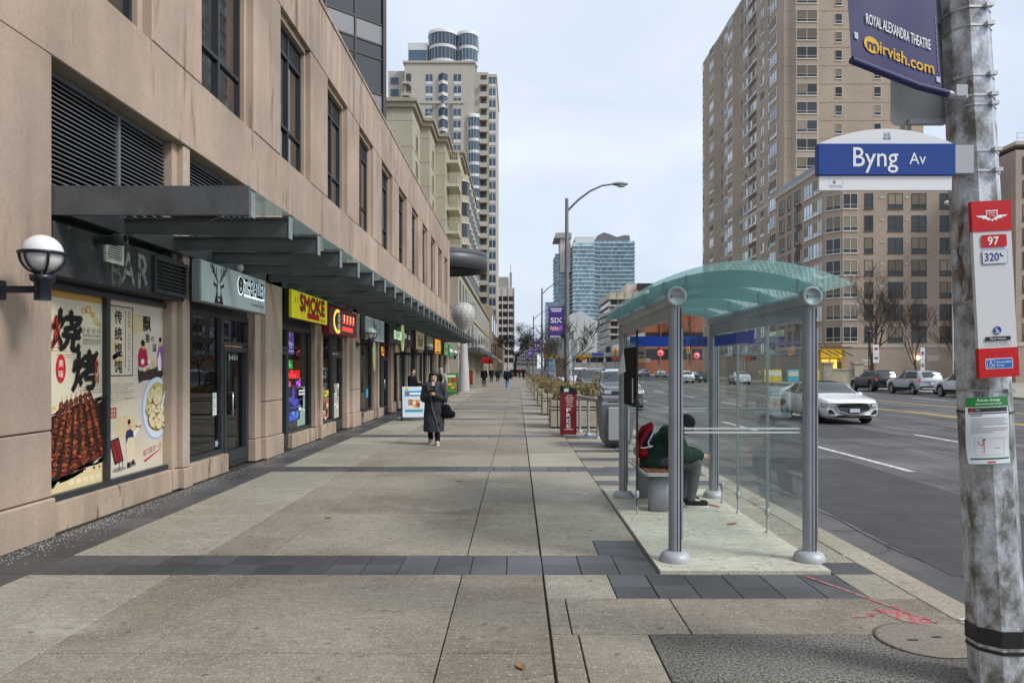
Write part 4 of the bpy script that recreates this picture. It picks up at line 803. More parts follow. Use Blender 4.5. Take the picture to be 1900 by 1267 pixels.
bs_ = MB().lathe([(.135, .03), (.138, .045), (.132, .07), (.118, .095), (.085, .115), (.06, .12)], (0, 0, 0), 28).obj('post_base', M_ALUL, mesh_only=True)
for x in (XL, XR):
    for y in (YF, YB):
        o = place('post', pm_, sh); o.location = (x, y, 0)
        if x == XR: o.rotation_euler = (0, 0, 0)
        o = place('post_base', bs_, sh); o.location = (x, y, 0)
for x in (XL, XR):
    MB().tube([(x, YF-.02, ZT+.04), (x, YB+.06, ZT+.04)], .068, 14).obj('eaves_beam', M_ALU, sh)
    MB().box(x-.03, x+.03, YF+.06, YB-.06, ZT-.14, ZT-.02).obj('eaves_rail', M_ALU, sh)
    d = MB().lathe([(.088, 0), (.09, .01), (.09, .05), (.082, .06), (.066, .06), (.064, .055), (.001, .055)], (x, YF-.02, ZT+.05), 28, ax='Y').obj('end_cap', M_ALUL, sh)
    pr = Print((x, YF-.02-.056, ZT+.05), (1, 0, 0), (0, 0, 1), .0008); pr.text('TORONTO', .008, 0, .018, '#5c6874', 1, .085); pr.rect(-.052, -.014, -.046, .014, '#5c6874', 1); pr.rect(-.044, -.014, -.038, .014, '#5c6874', 1); pr.obj('emblem', d)
XC = (XL+XR)/2
XC = 1.955; HWR = .845
def roofz(x): u = (x-XC)/HWR; return ZT+.30-.20*u*u
rx = [XC-HWR+2*HWR*i/24 for i in range(25)]
rf = MB(); ys = [5.98, 7.02, 8.06, 9.1, 10.12]
for j in range(4):
    y0, y1 = ys[j]+.006, ys[j+1]-.006
    vs = []; sag = [0, .5, .86, 1, .86, .5, 0]
    r = MB()
    top = [[(x, y0+(y1-y0)*q/6, roofz(x)+.012+.0*sag[q]) for q in range(7)] for x in rx]
    flat = [p for row in top for p in row]+[(p[0], p[1], p[2]-.012) for row in top for p in row]; n = 25*7
    fs = [(i*7+q, (i+1)*7+q, (i+1)*7+q+1, i*7+q+1) for i in range(24) for q in range(6)]
    r.add(flat[:n], fs, 0, True)
    o = r.obj('roof_pane', M_RG, sh)
    dots = Print((0, 0, 0), (1, 0, 0), (0, 1, 0)); dm = dots.mi(mat('frit_dot', (.60, .88, .83), .5)); dd = MB()
    if j < 4:
        yy = y0+.06
        while yy < y1-.04:
            for i in range(34):
                x = XC-.80+1.6*i/33+(.027 if int(yy*18) % 2 else 0); s = .0065; z = roofz(x)-.003
                dd.add([(x-s, yy-s, roofz(x-s)-.003), (x+s, yy-s, roofz(x+s)-.003), (x+s, yy+s, roofz(x+s)-.003), (x-s, yy+s, roofz(x-s)-.003)], [(0, 3, 2, 1)])
            yy += .055
        q = dd.obj('frit_dots', mat('frit_dot', (.60, .88, .83), .5), o); tag(q, kind='stuff')
for y in (YF, 7.5, 8.55, YB):     # lens-shaped glass ribs
    pts = [(x, roofz(x)-.006) for x in rx if XC-.78 < x < XC+.78]; low = []
    for x, z in pts: u = (x-XC)/.78; low.append((x, min(ZT+.14-.11*u*u, roofz(x)-.02)))
    MB().prism(pts+low[::-1], lambda u, v, t: (u, t, v), y-.012, y+.012).obj('roof_rib', M_RIB, sh)
    for x in (XL, XR): MB().tube([(x+.07, y, ZT+.05), (x+.10, y, ZT+.11), (x+.10, y, roofz(x+.1))], .013, 6).tube([(x-.07, y, ZT+.05), (x-.10, y, ZT+.11), (x-.10, y, roofz(x-.1))], .013, 6).obj('roof_clamp', M_ALUL, sh)
tag(sh)
def gpane(name, x0, x1, y0, y1, z0=.22, z1=2.17): return MB().box(x0, x1, y0, y1, z0, z1).obj(name, M_SG, sh)
gp_ = []
for a, b in [(YF+.08, 7.535), (7.545, 8.545), (8.555, YB-.08)]: gpane('side_pane', XR-.006, XR+.006, a, b)
for y in (7.54, 8.55, 9.2):
    if y < 9: MB().box(XR-.014, XR+.014, y-.006, y+.006, .22, 2.17).obj('glass_joint', mat('joint_seal_grey', (.25, .3, .3), .4), sh)
    MB().tube([(XR, y, .03), (XR, y, .2)], .010, 8).lathe([(.001, -.05), (.022, -.04), (.026, 0), (.022, .04), (.001, .05)], (XR, y, .24), 10).lathe([(.022, 0), (.022, .02), (.012, .03)], (XR, y, .03), 10).obj('glass_clip', M_ALUL, sh)
fp = gpane('end_pane', XL+.075, XR-.075, YF-.005, YF+.005, .25, 2.2)
bp_ = gpane('end_pane', XL+.075, XR-.075, YB-.005, YB+.005)
lpn = gpane('side_pane', XL-.005, XL+.005, 8.52, YB-.08)
MB().box(XL-.012, XL+.012, 8.50, 8.52, .12, 2.2).obj('pane_edge', M_SEAL, sh)
MB().tube([(XL, 8.51, .03), (XL, 8.51, .2)], .011, 8).lathe([(.001, -.05), (.022, -.04), (.026, 0), (.022, .04), (.001, .05)], (XL, 8.51, .26), 10).obj('glass_clip', M_ALUL, sh)
ST = mat('etched_stripe', (.62, .68, .68), .6)
for z in (1.165, 1.20): MB().box(XL+.08, XR-.08, YF-.008, YF-.0055, z, z+.014).obj('etched_stripe', ST, fp); MB().box(XL+.08, XR-.08, YB-.008, YB-.0055, z, z+.014).obj('etched_stripe', ST, bp_)
M_BLUE = mat('blue_film', hexc('#1c4cc0'), .45)
b_ = MB().box(XL+.09, XR-.08, YB-.009, YB-.006, 2.03, 2.165).obj('blue_film', M_BLUE, bp_)
for i, x in enumerate((2.10, 2.2, 2.3, 2.4, 2.47)): MB().box(x, x+.05, YB-.0115, YB-.0095, 2.06, 2.14).obj('film_lettering', mat('film_letter', hexc('#0d2f7c'), .5), b_)
MB().box(XR-.010, XR-.0075, 7.95, YB-.09, 2.03, 2.165).obj('blue_film', M_BLUE, sh)
pp = thing('black_poster', 'torn black poster with white flecks taped inside the shelter side glass', 'poster', (XL, 9.2, 1.3))
MB().box(XL-.012, XL-.008, 8.60, 9.48, 1.28, 2.0).obj('sheet', mat('black_print_flecked', (.012, .012, .013), .8, spec=.1, stain=((.7, .7, .7), 9, .655)), pp)
MB().box(XL+.008, XL+.012, 8.60, 9.48, 1.28, 2.0).obj('sheet', mat('black_print', (.012, .012, .013), .8, spec=.1), pp)
MB().add([(XL-.02, 9.45, 1.98), (XL-.10, 9.50, 1.65), (XL-.02, 9.25, 1.70), (XL-.05, 9.52, 1.78)], [(0, 1, 2), (0, 3, 1)]).obj('torn_corner', mat('paper_white', (.75, .78, .82), .7), pp)
pr = Print((XL-.013, 8.75, 1.30), (0, -1, 0), (0, 0, 1), .001); pr.rect(-.05, .02, .04, .32, '#d8dade', 0); pr.obj('paper_strip', pp)
# bench
bn = thing('bench', 'shelter bench with reddish slats on a grey oval pedestal', 'bench', (1.75, 9.2, .03))
bx0, bx1, by0, by1 = 1.50, 1.93, 8.50, 9.85
def rnd_rect(x0, x1, y0, y1, r, n=6):
    p = []
    for cx_, cy_, a in ((x1-r, y1-r, 0), (x0+r, y1-r, 90), (x0+r, y0+r, 180), (x1-r, y0+r, 270)):
        p += [(cx_+r*math.cos(R(a+90*i/n)), cy_+r*math.sin(R(a+90*i/n))) for i in range(n+1)]
    return p
xyz = lambda u, v, t: (u, v, t)
MB().prism(rnd_rect(bx0, bx1, by0, by1, .06), xyz, .47, .505).obj('seat_frame', mat('bench_frame', (.42, .44, .43), .5), bn)
MS = mat('bench_slat', (.22, .075, .05), .6, var=.2, vs=6)
for i in range(4): MB().box(bx0+.035+.093*i, bx0+.115+.093*i, by0+.05, by1-.05, .506, .518).obj('slat', MS, bn)
for y in (8.72, 9.6): MB().prism(rnd_rect(1.58, 1.85, y-.10, y+.10, .08), xyz, .03, .47, smooth=True).obj('pedestal', M_ALU, bn)
# ------------------------------------------------------------------ big galvanised pole with signs (leans slightly)
pl = thing('utility_pole', 'thick octagonal galvanised pole with rust, steel bands and black tape, nearest the camera', 'pole', (2.68, 4.02, 0))
M_GALV = mat('galvanised_rusty', (.56, .60, .66), .36, metal=.25, var=.25, vs=7, st=(1, 1, .6), fine=.15, fs=60, bump=.35, bs=16, stain=((.12, .07, .045), 3.6, .60, (2.2, 2.2, .6)), sub=((.17, .165, .15), 9, (1.1, 1.1, .7)), rvar=.12)
P0, P1 = Vector((2.68, 4.02, -.05)), Vector((2.37, 4.02, 6.2))
def pole_at(z): f = (z-P0.z)/(P1.z-P0.z); return P0.lerp(P1, f), .147+(.098-.147)*f
ax_ = (P1-P0).normalized()
n_ = 9; path = [pole_at(-.05+6.25*i/n_) for i in range(n_+1)]
o = MB()
vs = []
for c_, r_ in path:
    for a in range(8): th = math.pi/8+a*math.pi/4; vs.append((c_.x+r_*math.cos(th), c_.y+r_*math.sin(th), c_.z))
o.add(vs, [(i*8+a, i*8+(a+1) % 8, (i+1)*8+(a+1) % 8, (i+1)*8+a) for i in range(n_) for a in range(8)]); o.add(vs[-8:], [tuple(range(8))]); o.obj('shaft', M_GALV, pl)
M_BANDS = mat('steel_strap', (.5, .5, .5), .35, metal=.9)
def band(z, h=.012, m=M_BANDS, off=.004, name='strap'):
    b = MB(); vs = []
    for zz in (z, z+h):
        c_, r_ = pole_at(zz)
        for a in range(8): th = math.pi/8+a*math.pi/4; vs.append((c_.x+(r_+off)*math.cos(th), c_.y+(r_+off)*math.sin(th), zz))
    b.add(vs, [(a, (a+1) % 8, 8+(a+1) % 8, 8+a) for a in range(8)])
    if name == 'strap': c_, r_ = pole_at(z); b.box(c_.x+.03, c_.x+.07, c_.y-r_-.02, c_.y-r_+.01, z-.004, z+h+.004)
    return b.obj(name, m, pl)
for z in (3.70, 3.60, 3.33, 3.22, 3.17, 2.92, 2.81, 2.42, 2.10, 1.62): band(z)
band(.24, .09, mat('black_tape', (.012, .012, .013), .35), .006, 'tape'); band(.20, .02, MATS['black_tape'], .005, 'tape')
for z, dx in ((2.50, -.07), (2.53, .04)): c_, r_ = pole_at(z); MB().lathe([(.001, 0), (.016, 0), (.016, .02)], (c_.x+dx, c_.y-r_*.93, z), 10, ax='Y').obj('hole', M_SEAL, pl)
PT = lambda dx, z, dy=-.16: (pole_at(z)[0].x+dx, pole_at(z)[0].y+dy, z)
LEAN = math.atan2(P1.x-P0.x, P1.z-P0.z); UPV = Vector((math.sin(LEAN), 0, math.cos(LEAN))); UV = Vector((math.cos(LEAN), 0, -math.sin(LEAN)))
def lean_box(mb, o, a0, a1, b0, b1, t0, t1, m=0):
    o = Vector(o); vs = [o+UV*a+UPV*b+Vector((0, t, 0)) for a in (a0, a1) for t in (t0, t1) for b in (b0, b1)]
    return mb.add(vs, [(0, 1, 3, 2), (4, 6, 7, 5), (0, 4, 5, 1), (2, 3, 7, 6), (0, 2, 6, 4), (1, 5, 7, 3)], m)
# transit stop sign
ts = thing('transit_stop_sign', 'tall red and white transit stop sign on the big pole showing routes 97 and 320', 'sign', PT(.10, 1.7, -.17))
O = Vector((2.455, 3.845, 1.695)); MR = C('#c4141e', .4); MW = C('#d5d7da', .4)
lean_box(MB(), O, 0, .205, 0, .935, -.012, .012, 0).obj('panel', [MW], ts)
for b0, b1 in ((.0, .155), (.775, .935)): lean_box(MB(), O, -.003, .208, b0, b1, -.016, .013, 0).obj('red_end', [MR], ts)
pr = Print(O+Vector((0, -.0165, 0)), UV, UPV, .0008)
c0 = .1025; wl = '#f2f2f2'
pr.poly([(c0-.032, .885), (c0+.032, .885), (c0+.028, .855), (c0, .825), (c0-.028, .855)], wl, 0); pr.poly([(c0-.026, .880), (c0+.026, .880), (c0+.022, .856), (c0, .834), (c0-.022, .856)], MR, 1)
for s in (-1, 1): pr.poly([(c0+s*.02, .858), (c0+s*.085, .858), (c0+s*.068, .848), (c0+s*.055, .848), (c0+s*.048, .84), (c0+s*.03, .84), (c0+s*.026, .832), (c0+s*.012, .832)], wl, 0)
pr.text('TTC', c0, .862, .024, wl, 2, .036)
pr.poly(rnd_rect(.04, .175, .69, .755, .008), MR, 0); pr.text('97', c0, .7225, .042, wl, 1, .058, bold=.02)
pr.poly(rnd_rect(.04, .175, .60, .675, .008), '#2a4a9a', 0); pr.poly(rnd_rect(.042, .173, .602, .673, .007), MW, 1); pr.text('320', c0-.012, .637, .042, '#1d3c8c', 2, .075, bold=.02); pr.disc(c0+.042, .648, .012, .012, '#1d3c8c', 2, 14); pr.disc(c0+.048, .653, .011, .011, MW, 3, 14)
pr.disc(c0, .248, .021, .021, '#1d3c8c', 0, 22); pr.disc(c0+.001, .253, .011, .011, wl, 1, 14); pr.disc(c0+.006, .257, .01, .01, '#1d3c8c', 2, 14); pr.rect(c0-.013, .234, c0+.013, .238, wl, 1)
pr.rect(.035, .195, .17, .215, '#141414', 0); pr.text('Next Vehicle', c0, .205, .011, wl, 1, .085); pr.frame(.035, .168, .17, .193, .0015, '#555555', 0); pr.text('Text to number', c0, .180, .009, '#333333', 1, .11)
pr.poly(rnd_rect(.03, .175, .045, .10, .005), wl, 0); pr.poly(rnd_rect(.033, .172, .048, .097, .004), '#1c6cb8', 1); pr.frame(.037, .052, .078, .093, .0015, wl, 2); pr.text('Accessible', .126, .081, .013, wl, 2, .08); pr.text('Stop', .108, .062, .015, wl, 2, .04)
pr.disc(.056, .084, .004, .004, wl, 3, 10); pr.line([(.056, .082), (.056, .07), (.066, .07), (.069, .059)], .003, wl, 3); pr.disc(.057, .066, .009, .009, wl, 2, 14); pr.disc(.057, .066, .0065, .0065, '#1c6cb8', 3, 14)
pr.obj('lettering', ts)
# paper notice
nc = thing('paper_notice', 'laminated white Route change notice with green header tied to the big pole', 'notice', (2.5, 3.83, 1.23))
O2 = Vector((2.40, 3.845, 1.235)); nb = MB(); cols_ = 8
vs = []
for i in range(cols_+1):
    a = .215*i/cols_
    for j in range(9):
        b = .355*j/8; bul = -.035+.03*((a-.13)/.13)**2+.006*math.sin(b*22); vs.append(O2+UV*(a-.010*math.sin(b*9)*(1-a/.215))+UPV*b+Vector((0, bul, 0)))
nb.add(vs, [(i*9+j, (i+1)*9+j, (i+1)*9+j+1, i*9+j+1) for i in range(cols_) for j in range(8)], 0, True); nb.obj('sheet', C('#d4d8de', .25), nc)
class Bent(Print):
    def P(s, a, b, k=0): return s.o+s.u*(a-.010*math.sin(b*9)*(1-a/.215))+s.w*b+Vector((0, -.035+.03*((a-.13)/.13)**2+.006*math.sin(b*22)-s.step*(k+2), 0))
    def rect(s, a0, b0, a1, b1, m, k=0):
        n = max(1, int((a1-a0)/.02)); r = max(1, int((b1-b0)/.03))
        for i in range(n):
            for j in range(r): s.poly([(a0+(a1-a0)*(i+p)/n, b0+(b1-b0)*(j+q)/r) for p, q in ((0, 0), (1, 0), (1, 1), (0, 1))], m, k)
        return s
pr = Bent(O2, UV, UPV, .0007)
pr.rect(.0, .305, .215, .355, '#1c7a34', 0); pr.text('Route change', .11, .338, .017, '#f2f4f0', 1, .115, bold=.01); pr.text('Effective October 8, 2023', .11, .319, .010, '#f2f4f0', 1, .13)
pr.rect(.012, .278, .203, .300, '#1b1b1d', 0); pr.rect(.02, .282, .034, .297, '#c4141e', 1); pr.text('Stop', .052, .289, .010, '#e8e8e8', 1)
pr.rect(.012, .268, .203, .273, '#2a2a2c', 0); pr.rect(.02, .258, .07, .262, '#333333', 0)
for i, wq in enumerate((.17, .18, .16, .18, .05, .18, .17, .1)): pr.rect(.02, .243-.0105*i, .02+wq, .2455-.0105*i, '#777b80', 0)
for q in ((.035, .05, .18, .0515), (.035, .138, .18, .1395), (.035, .05, .0365, .1395), (.1785, .05, .18, .1395)): pr.rect(*q, '#a9adb2', 0)
pr.line([(.05, .125), (.055, .105), (.075, .10), (.072, .13), (.078, .13), (.076, .06)], .003, '#c05040', 1); pr.rect(.072, .127, .084, .135, '#333333', 1); pr.rect(.13, .085, .16, .088, '#9a9a9a', 1)
pr.rect(.012, .026, .203, .034, '#1c5a34', 0); pr.rect(.085, .008, .125, .016, '#c4141e', 0); pr.rect(.212, .0, .215, .305, '#1c7a34', 0); pr.rect(0, 0, .212, .003, '#1c7a34', 0); pr.obj('print', nc)
band(1.50, .012, MATS['black_tape'], .005, 'cable_tie')
# street name sign
sn = thing('street_name_sign', 'white and blue street name sign reading Byng Av on the big pole', 'sign', (2.1, 3.9, 2.75))
SY = 3.90; s0, s1, zb, zt = 1.618, 2.352, 2.715, 2.965
def sflat(u, v, t): return (u, t, v)
arc = [(s0+(s1-s0)*i/20, zt-.012+.082*math.sin(math.pi*i/20)**.85) for i in range(21)]
MB().prism([(s0+.005, zb+.065+.05), (s1-.005, zb+.065+.05)]+arc[::-1], sflat, SY-.010, SY+.010).obj('arched_top', C('#eceef0', .35), sn)
MB().box(s0-.004, s1+.004, SY-.022, SY+.022, zb+.068, zt-.012, bev=.004).obj('blue_blade', mat('sign_blue', hexc('#123f92'), .3, var=.05), sn)
MB().box(s0+.008, s1-.012, SY-.010, SY+.010, zb-.01, zb+.066).obj('lower_panel', C('#eceef0', .35), sn)
MB().box(s1, s1+.10, SY-.02, SY+.02, zb+.08, zt-.02).obj('bracket', M_ALUL, sn)
pr = Print((s0, SY-.0222, zb+.068), (1, 0, 0), (0, 0, 1), .0008); hb = zt-.012-zb-.068
pr.text('Byng', .305, hb*.47, .135, '#eef1f5', 1, .24, bold=.006); pr.text('Av', .53, hb*.52, .062, '#eef1f5', 1, .088, bold=.004); pr.frame(.006, .004, s1-s0-.006, hb-.004, .0015, '#3c64b0', 0)
pr.obj('lettering', sn)
pr = Print((s0, SY-.0102, zb), (1, 0, 0), (0, 0, 1), .0008); pr.frame(.06, .002, .135, .052, .001, '#9aa7bd', 0); pr.text('North York', .0975, .013, .011, '#2a3c6a', 1, .062); pr.disc(.09, .035, .007, .010, '#2a4a8a', 1, 14); pr.disc(.09, .037, .0035, .005, '#dfe3ea', 2, 10)
for i, dx in enumerate((-.018, -.006, .008, .018)): pr.line([(.372+dx, .265), (.372+dx*.7, .285+.008*(i % 2)), (.372+dx*.9, .30)], .003, '#2a4a8a', 1)
pr.line([(.35, .265), (.394, .265)], .003, '#2a4a8a', 1); pr.obj('small_lettering', sn)
# banner with arms
bnn = thing('theatre_banner', 'navy Royal Alexandra Theatre banner hanging from an arm on the big pole', 'banner', (2.1, 3.8, 3.3))
def bpt(a, b, off=0): # a 0..1 from pole to free end, b metres up from the lower hem
    x = 2.295-.545*a-.045*b; y = 3.90-.10*a; z = 3.215+.125*a+b; return Vector((x-.0+.0*off, y-off+.018*math.sin(a*5+b*3), z))
bb = MB(); NA, NBV = 10, 10; Hb = 1.1
vs = [bpt(i/NA, Hb*j/NBV) for i in range(NA+1) for j in range(NBV+1)]
bb.add(vs, [(i*(NBV+1)+j, i*(NBV+1)+j+1, (i+1)*(NBV+1)+j+1, (i+1)*(NBV+1)+j) for i in range(NA) for j in range(NBV)], 0, True)
bb.obj('cloth', mat('banner_navy', hexc('#26285e'), .55, var=.15, vs=5), bnn)
hb_ = MB().tube([bpt(-.06, .02), bpt(.25, .02), bpt(.6, .02), bpt(1.0, .02)], .020, 12).obj('hem', mat('banner_hem', hexc('#24265a'), .6), bnn)
MB().tube([bpt(-.24, .02), bpt(-.05, .02)], .02, 8).obj('arm', M_ALUL, bnn)
MB().box(2.36, 2.42, 3.88, 3.92, 3.21, 3.27).obj('arm_clamp', M_ALUL, bnn)
class BanP(Print):
    def P(s, a, b, k=0): return bpt(1-a/.49-.02, b, .004+.0012*k)
pr = BanP((0, 0, 0), (1, 0, 0), (0, 0, 1))
pr.text('ROYAL ALEXANDRA THEATRE', .255, .265, .055, '#e8e8ee', 1, .36, bold=.012)
pr.disc(.10, .135, .042, .042, '#e2b23a', 0, 24); pr.text('m', .103, .128, .036, '#26285e', 1, .05, bold=.03); pr.text('irvish.com', .145, .140, .062, '#e2b23a', 1, .30, bold=.02, align='l'); pr.rect(.012, .14, .03, .175, '#c9cbdd', 0); pr.rect(.455, .07, .475, .10, '#c9cbdd', 0)
for i in range(9): pr.rect(.468, .13+.035*i, .472, .155+.035*i, '#7a7ca8', 0)
pr.obj('lettering', bnn)
# plate sign seen from behind
rs = thing('traffic_sign_back', 'grey unpainted back of a traffic sign behind the navy banner', 'sign', (2.2, 4.05, 3.3))
MB().prism(rnd_rect(2.13, 2.46, 3.13, 4.1, .04), sflat, 4.12, 4.125).obj('plate', mat('sign_back', (.50, .51, .51), .6, var=.08, vs=6, fine=.05), rs)
MB().box(2.22, 2.42, 4.09, 4.118, 3.13, 3.16).obj('bracket', M_ALUL, rs); MB().box(2.22, 2.42, 4.09, 4.118, 3.70, 3.73).obj('bracket', M_ALUL, rs)
# ------------------------------------------------------------------ street furniture along the kerb
# concrete planters
M_PLC = mat('planter_concrete', (.40, .36, .285), .88, var=.15, vs=2.5, fine=.2, fs=60, bump=.2, bs=60, rnd=.08, stain=((.2, .17, .13), 3, .66, (1, 1, .4))); M_SOIL = mat('planter_soil', (.05, .035, .025), .95, fine=.4); M_GRASS = [mat('dry_grass_a', (.34, .25, .11), .8, rnd=.15), mat('dry_grass_b', (.22, .15, .08), .8, rnd=.15), mat('dry_grass_c', (.30, .26, .13), .8)]
def planter(): 
    t = thing('planter', '', 'planter', (0, 0, 0), 'concrete planters along the kerb', local=True); b = MB(); w_ = .74
    for q in range(4):
        M_ = Matrix.Rotation(q*math.pi/2, 4, 'Z'); s = MB(); s.box(-w_+.18, w_-.18, -w_, -w_+.10, .05, .50, bev=.012).box(-w_+.18, w_-.18, -w_+.02, -w_+.12, .535, .60, bev=.01).box(-w_+.18, w_-.18, -w_-.0, -w_+.14, .63, .80, bev=.012).box(-w_-.02, -w_+.15, -w_-.02, -w_+.15, .05, .50, bev=.012).box(-w_-.02, -w_+.15, -w_-.02, -w_+.15, .535, .60, bev=.01).box(-w_-.02, -w_+.15, -w_-.02, -w_+.15, .63, .80, bev=.012)
        b.add([M_ @ Vector(v) for v in s.v], s.f)
    b.obj('wall', M_PLC, t); MB().box(-w_+.04, w_-.04, -w_+.04, w_-.04, 0, .72).obj('inner_tub', mat('planter_joint', (.06, .055, .05), .9), t); MB().box(-w_+.1, w_-.1, -w_+.1, w_-.1, .72, .74).obj('soil', M_SOIL, t)
    return t
pt0 = planter()
PL = [(1.72, 21.5), (1.68, 27.3), (1.68, 33.4), (1.68, 39.5), (1.68, 45.6), (1.68, 51.7), (1.68, 57.8), (1.68, 64), (1.68, 72), (1.68, 80)]
nth = ['', 'second', 'third', 'fourth', 'fifth', 'sixth', 'seventh', 'eighth', 'ninth', 'tenth and farthest']
copies(pt0, [((x, y, 0), 0, 'concrete planter nearest the red FREE box, full of tall dry plants' if i == 0 else 'concrete planter, %s in the kerbside row counted from the red FREE box' % nth[i]) for i, (x, y) in enumerate(PL)])
def tuft(n, hgt, spread, seed, broad=False):
    random.seed(seed); b = MB()
    for i in range(n):
        x, y = random.uniform(-.6, .6), random.uniform(-.6, .6); h_ = hgt*random.uniform(.5, 1.1); a = random.uniform(0, 6.28); d = spread*random.uniform(.2, 1); w_ = random.uniform(.005, .012)
        dx, dy = math.cos(a)*d, math.sin(a)*d; px, py = -math.sin(a)*w_, math.cos(a)*w_; k = random.randrange(3)
        vs = [(x+px, y+py, 0), (x-px, y-py, 0), (x+dx*.4-px, y+dy*.4-py, h_*.6), (x+dx*.4+px, y+dy*.4+py, h_*.6), (x+dx, y+dy, h_*.92)]
        b.add(vs, [(0, 1, 2, 3), (3, 2, 4)], k)
        if broad:
            for q in range(5):
                f = random.uniform(.3, 1); lx, ly, lz = x+dx*f, y+dy*f, h_*f*.95; s = random.uniform(.03, .07); aa = random.uniform(0, 6.28)
                b.add([(lx, ly, lz), (lx+s*math.cos(aa), ly+s*math.sin(aa), lz-.4*s), (lx+1.8*s*math.cos(aa+.3), ly+1.8*s*math.sin(aa+.3), lz-1.2*s), (lx+s*math.cos(aa+.8), ly+s*math.sin(aa+.8), lz-.5*s)], [(0, 1, 2, 3)], k)
    return b.obj('blades', M_GRASS, mesh_only=True)
tg = [tuft(520, .62, .22, 1, True), tuft(700, .45, .35, 2), tuft(600, .38, .3, 3)]
for i, (x, y) in enumerate(PL):
    o = place('dry_plants', tg[0] if i == 0 else tg[1+i % 2]); o.location = (x, y, .74); o.rotation_euler = (0, 0, i*1.3)
    tag(o, 'tall brown withered plants in the planter nearest the red FREE box' if i == 0 else 'straw-coloured dry grass in the %s planter from the red FREE box' % nth[i], 'plants', 'dry planting in the kerbside planters', 'stuff')
# newspaper box
fb = thing('newspaper_box', 'tall narrow red newspaper box with FREE in white letters', 'newspaper box', (1.34, 18.9, 0))
MB().box(1.13, 1.55, 18.90, 19.25, 0, 1.18, bev=.01).obj('body', mat('box_red', hexc('#7d1220'), .4, var=.08), fb)
MB().prism([(1.125, 1.12), (1.555, 1.06), (1.555, 1.20), (1.125, 1.28)], sflat, 18.885, 19.26).obj('black_top', C('#17181a', .4), fb)
pr = Print((1.13, 18.898, 0), (1, 0, 0), (0, 0, 1), .004)
for i, s_ in enumerate(('F', 'R', 'E', 'E')): pr.text(s_, .21, .66-.137*i-.02, .10, '#eceaea', 1, .11, bold=.022)
for i, s_ in enumerate(('Jobs', 'Rentals', 'Condos', 'Homes', 'Cars', 'Trucks')): pr.text(s_, .235, 1.03-.055*i, .040, '#eceaea', 1, min(.2, .032*len(s_)), bold=.01)
pr.rect(.09, .13, .33, .145, '#eceaea', 1); pr.obj('lettering', fb)
pr = Print((1.13, 18.884, 0), (1, 0, 0), (0, 0, 1), .003); pr.rect(.09, 1.12, .21, 1.21, '#c9d8d2', 0); pr.rect(.06, 1.07, .12, 1.10, '#3a5a9a', 0); pr.obj('badge', fb)
# leaning rail
lr = thing('metal_railing', 'short grey metal leaning rail on three posts beside the red FREE box', 'railing', (1.95, 18.6, 0))
for x, y in ((1.70, 19.7), (1.84, 18.75), (1.98, 17.8)): MB().tube([(x, y, .0), (x, y, .92)], .035, 10).lathe([(.09, 0), (.09, .03), (.05, .06)], (x, y, .0), 14).obj('post', M_ALU, lr)
MB().tube([(1.66, 19.95, .97), (1.70, 19.7, .95), (2.02, 17.55, .95)], .055, 10).obj('rail', M_ALU, lr)
# waste bin
wb = thing('waste_bin', 'large grey street waste bin between the shelter and the leaning rail', 'bin', (2.2, 16.2, 0)); M_BIN = mat('bin_grey', (.13, .145, .16), .42, var=.1); M_BIN2 = mat('bin_panel', (.33, .36, .38), .4)
def bsec(z, w_, y0, y1): return [(2.18-w_, y0, z), (2.18+w_, y0, z), (2.18+w_, y1, z), (2.18-w_, y1, z)]
secs = [bsec(.06, .24, 15.75, 16.5), bsec(.14, .29, 15.66, 16.6), bsec(.55, .34, 15.6, 16.68), bsec(.56, .33, 15.61, 16.67), bsec(.575, .33, 15.61, 16.67), bsec(.585, .345, 15.6, 16.68), bsec(.95, .37, 15.55, 16.7), bsec(1.02, .34, 15.6, 16.65)]
b = MB(); b.add([p for s in secs for p in s], [(i*4+a, i*4+(a+1) % 4, (i+1)*4+(a+1) % 4, (i+1)*4+a) for i in range(len(secs)-1) for a in range(4)]+[(3, 2, 1, 0), (28, 29, 30, 31)]); b.obj('body', M_BIN, wb)
MB().box(1.95, 2.41, 15.53, 15.6, .18, .9, bev=.02).obj('front_panel', M_BIN2, wb)
lid = MB(); lid.prism([(15.60, 1.022), (15.66, 1.09), (15.95, 1.14), (16.35, 1.12), (16.62, 1.06), (16.65, 1.022)], lambda u, v, t: (t, u, v), 1.85, 2.51); lid.obj('lid', mat('bin_lid', (.06, .065, .07), .35), wb); MB().box(1.95, 2.41, 15.585, 15.6, .98, 1.02).obj('slot', mat('bin_slot', (.01, .01, .01), .6), wb)
MB().lathe([(.07, 0), (.07, .05)], (2.0, 15.9, .0), 12).lathe([(.07, 0), (.07, .06)], (2.36, 15.9, .0), 12).obj('foot', M_BIN, wb)
# ------------------------------------------------------------------ street light poles and banners
M_LP = mat('lamp_pole_steel', (.20, .21, .22), .5, metal=.5, var=.15, vs=3)
def light_pole():
    t = thing('street_light', '', 'street light', (0, 0, 0), 'street lights along the kerb', local=True)
    MB().tube([(0, 0, 0), (0, 0, 4), (0, 0, 9.0)], [.12, .10, .07], 12).lathe([(.2, 0), (.2, .1), (.13, .3)], (0, 0, 0), 14).obj('pole', M_LP, t)
    MB().tube([(0, 0, 8.45), (.5, 0, 8.95), (1.0, 0, 9.32), (1.5, 0, 9.55), (2.0, 0, 9.62)], [.05, .048, .042, .038, .036], 8).obj('arm', M_LP, t)
    MB().ell((2.28, 0, 9.62), (.36, .13, .085), 16, 8).obj('lamp_head', M_LP, t); MB().ell((2.33, 0, 9.56), (.2, .10, .09), 14, 8).obj('lens', mat('lamp_lens', (.5, .52, .5), .2), t)
    return t
l0 = light_pole()
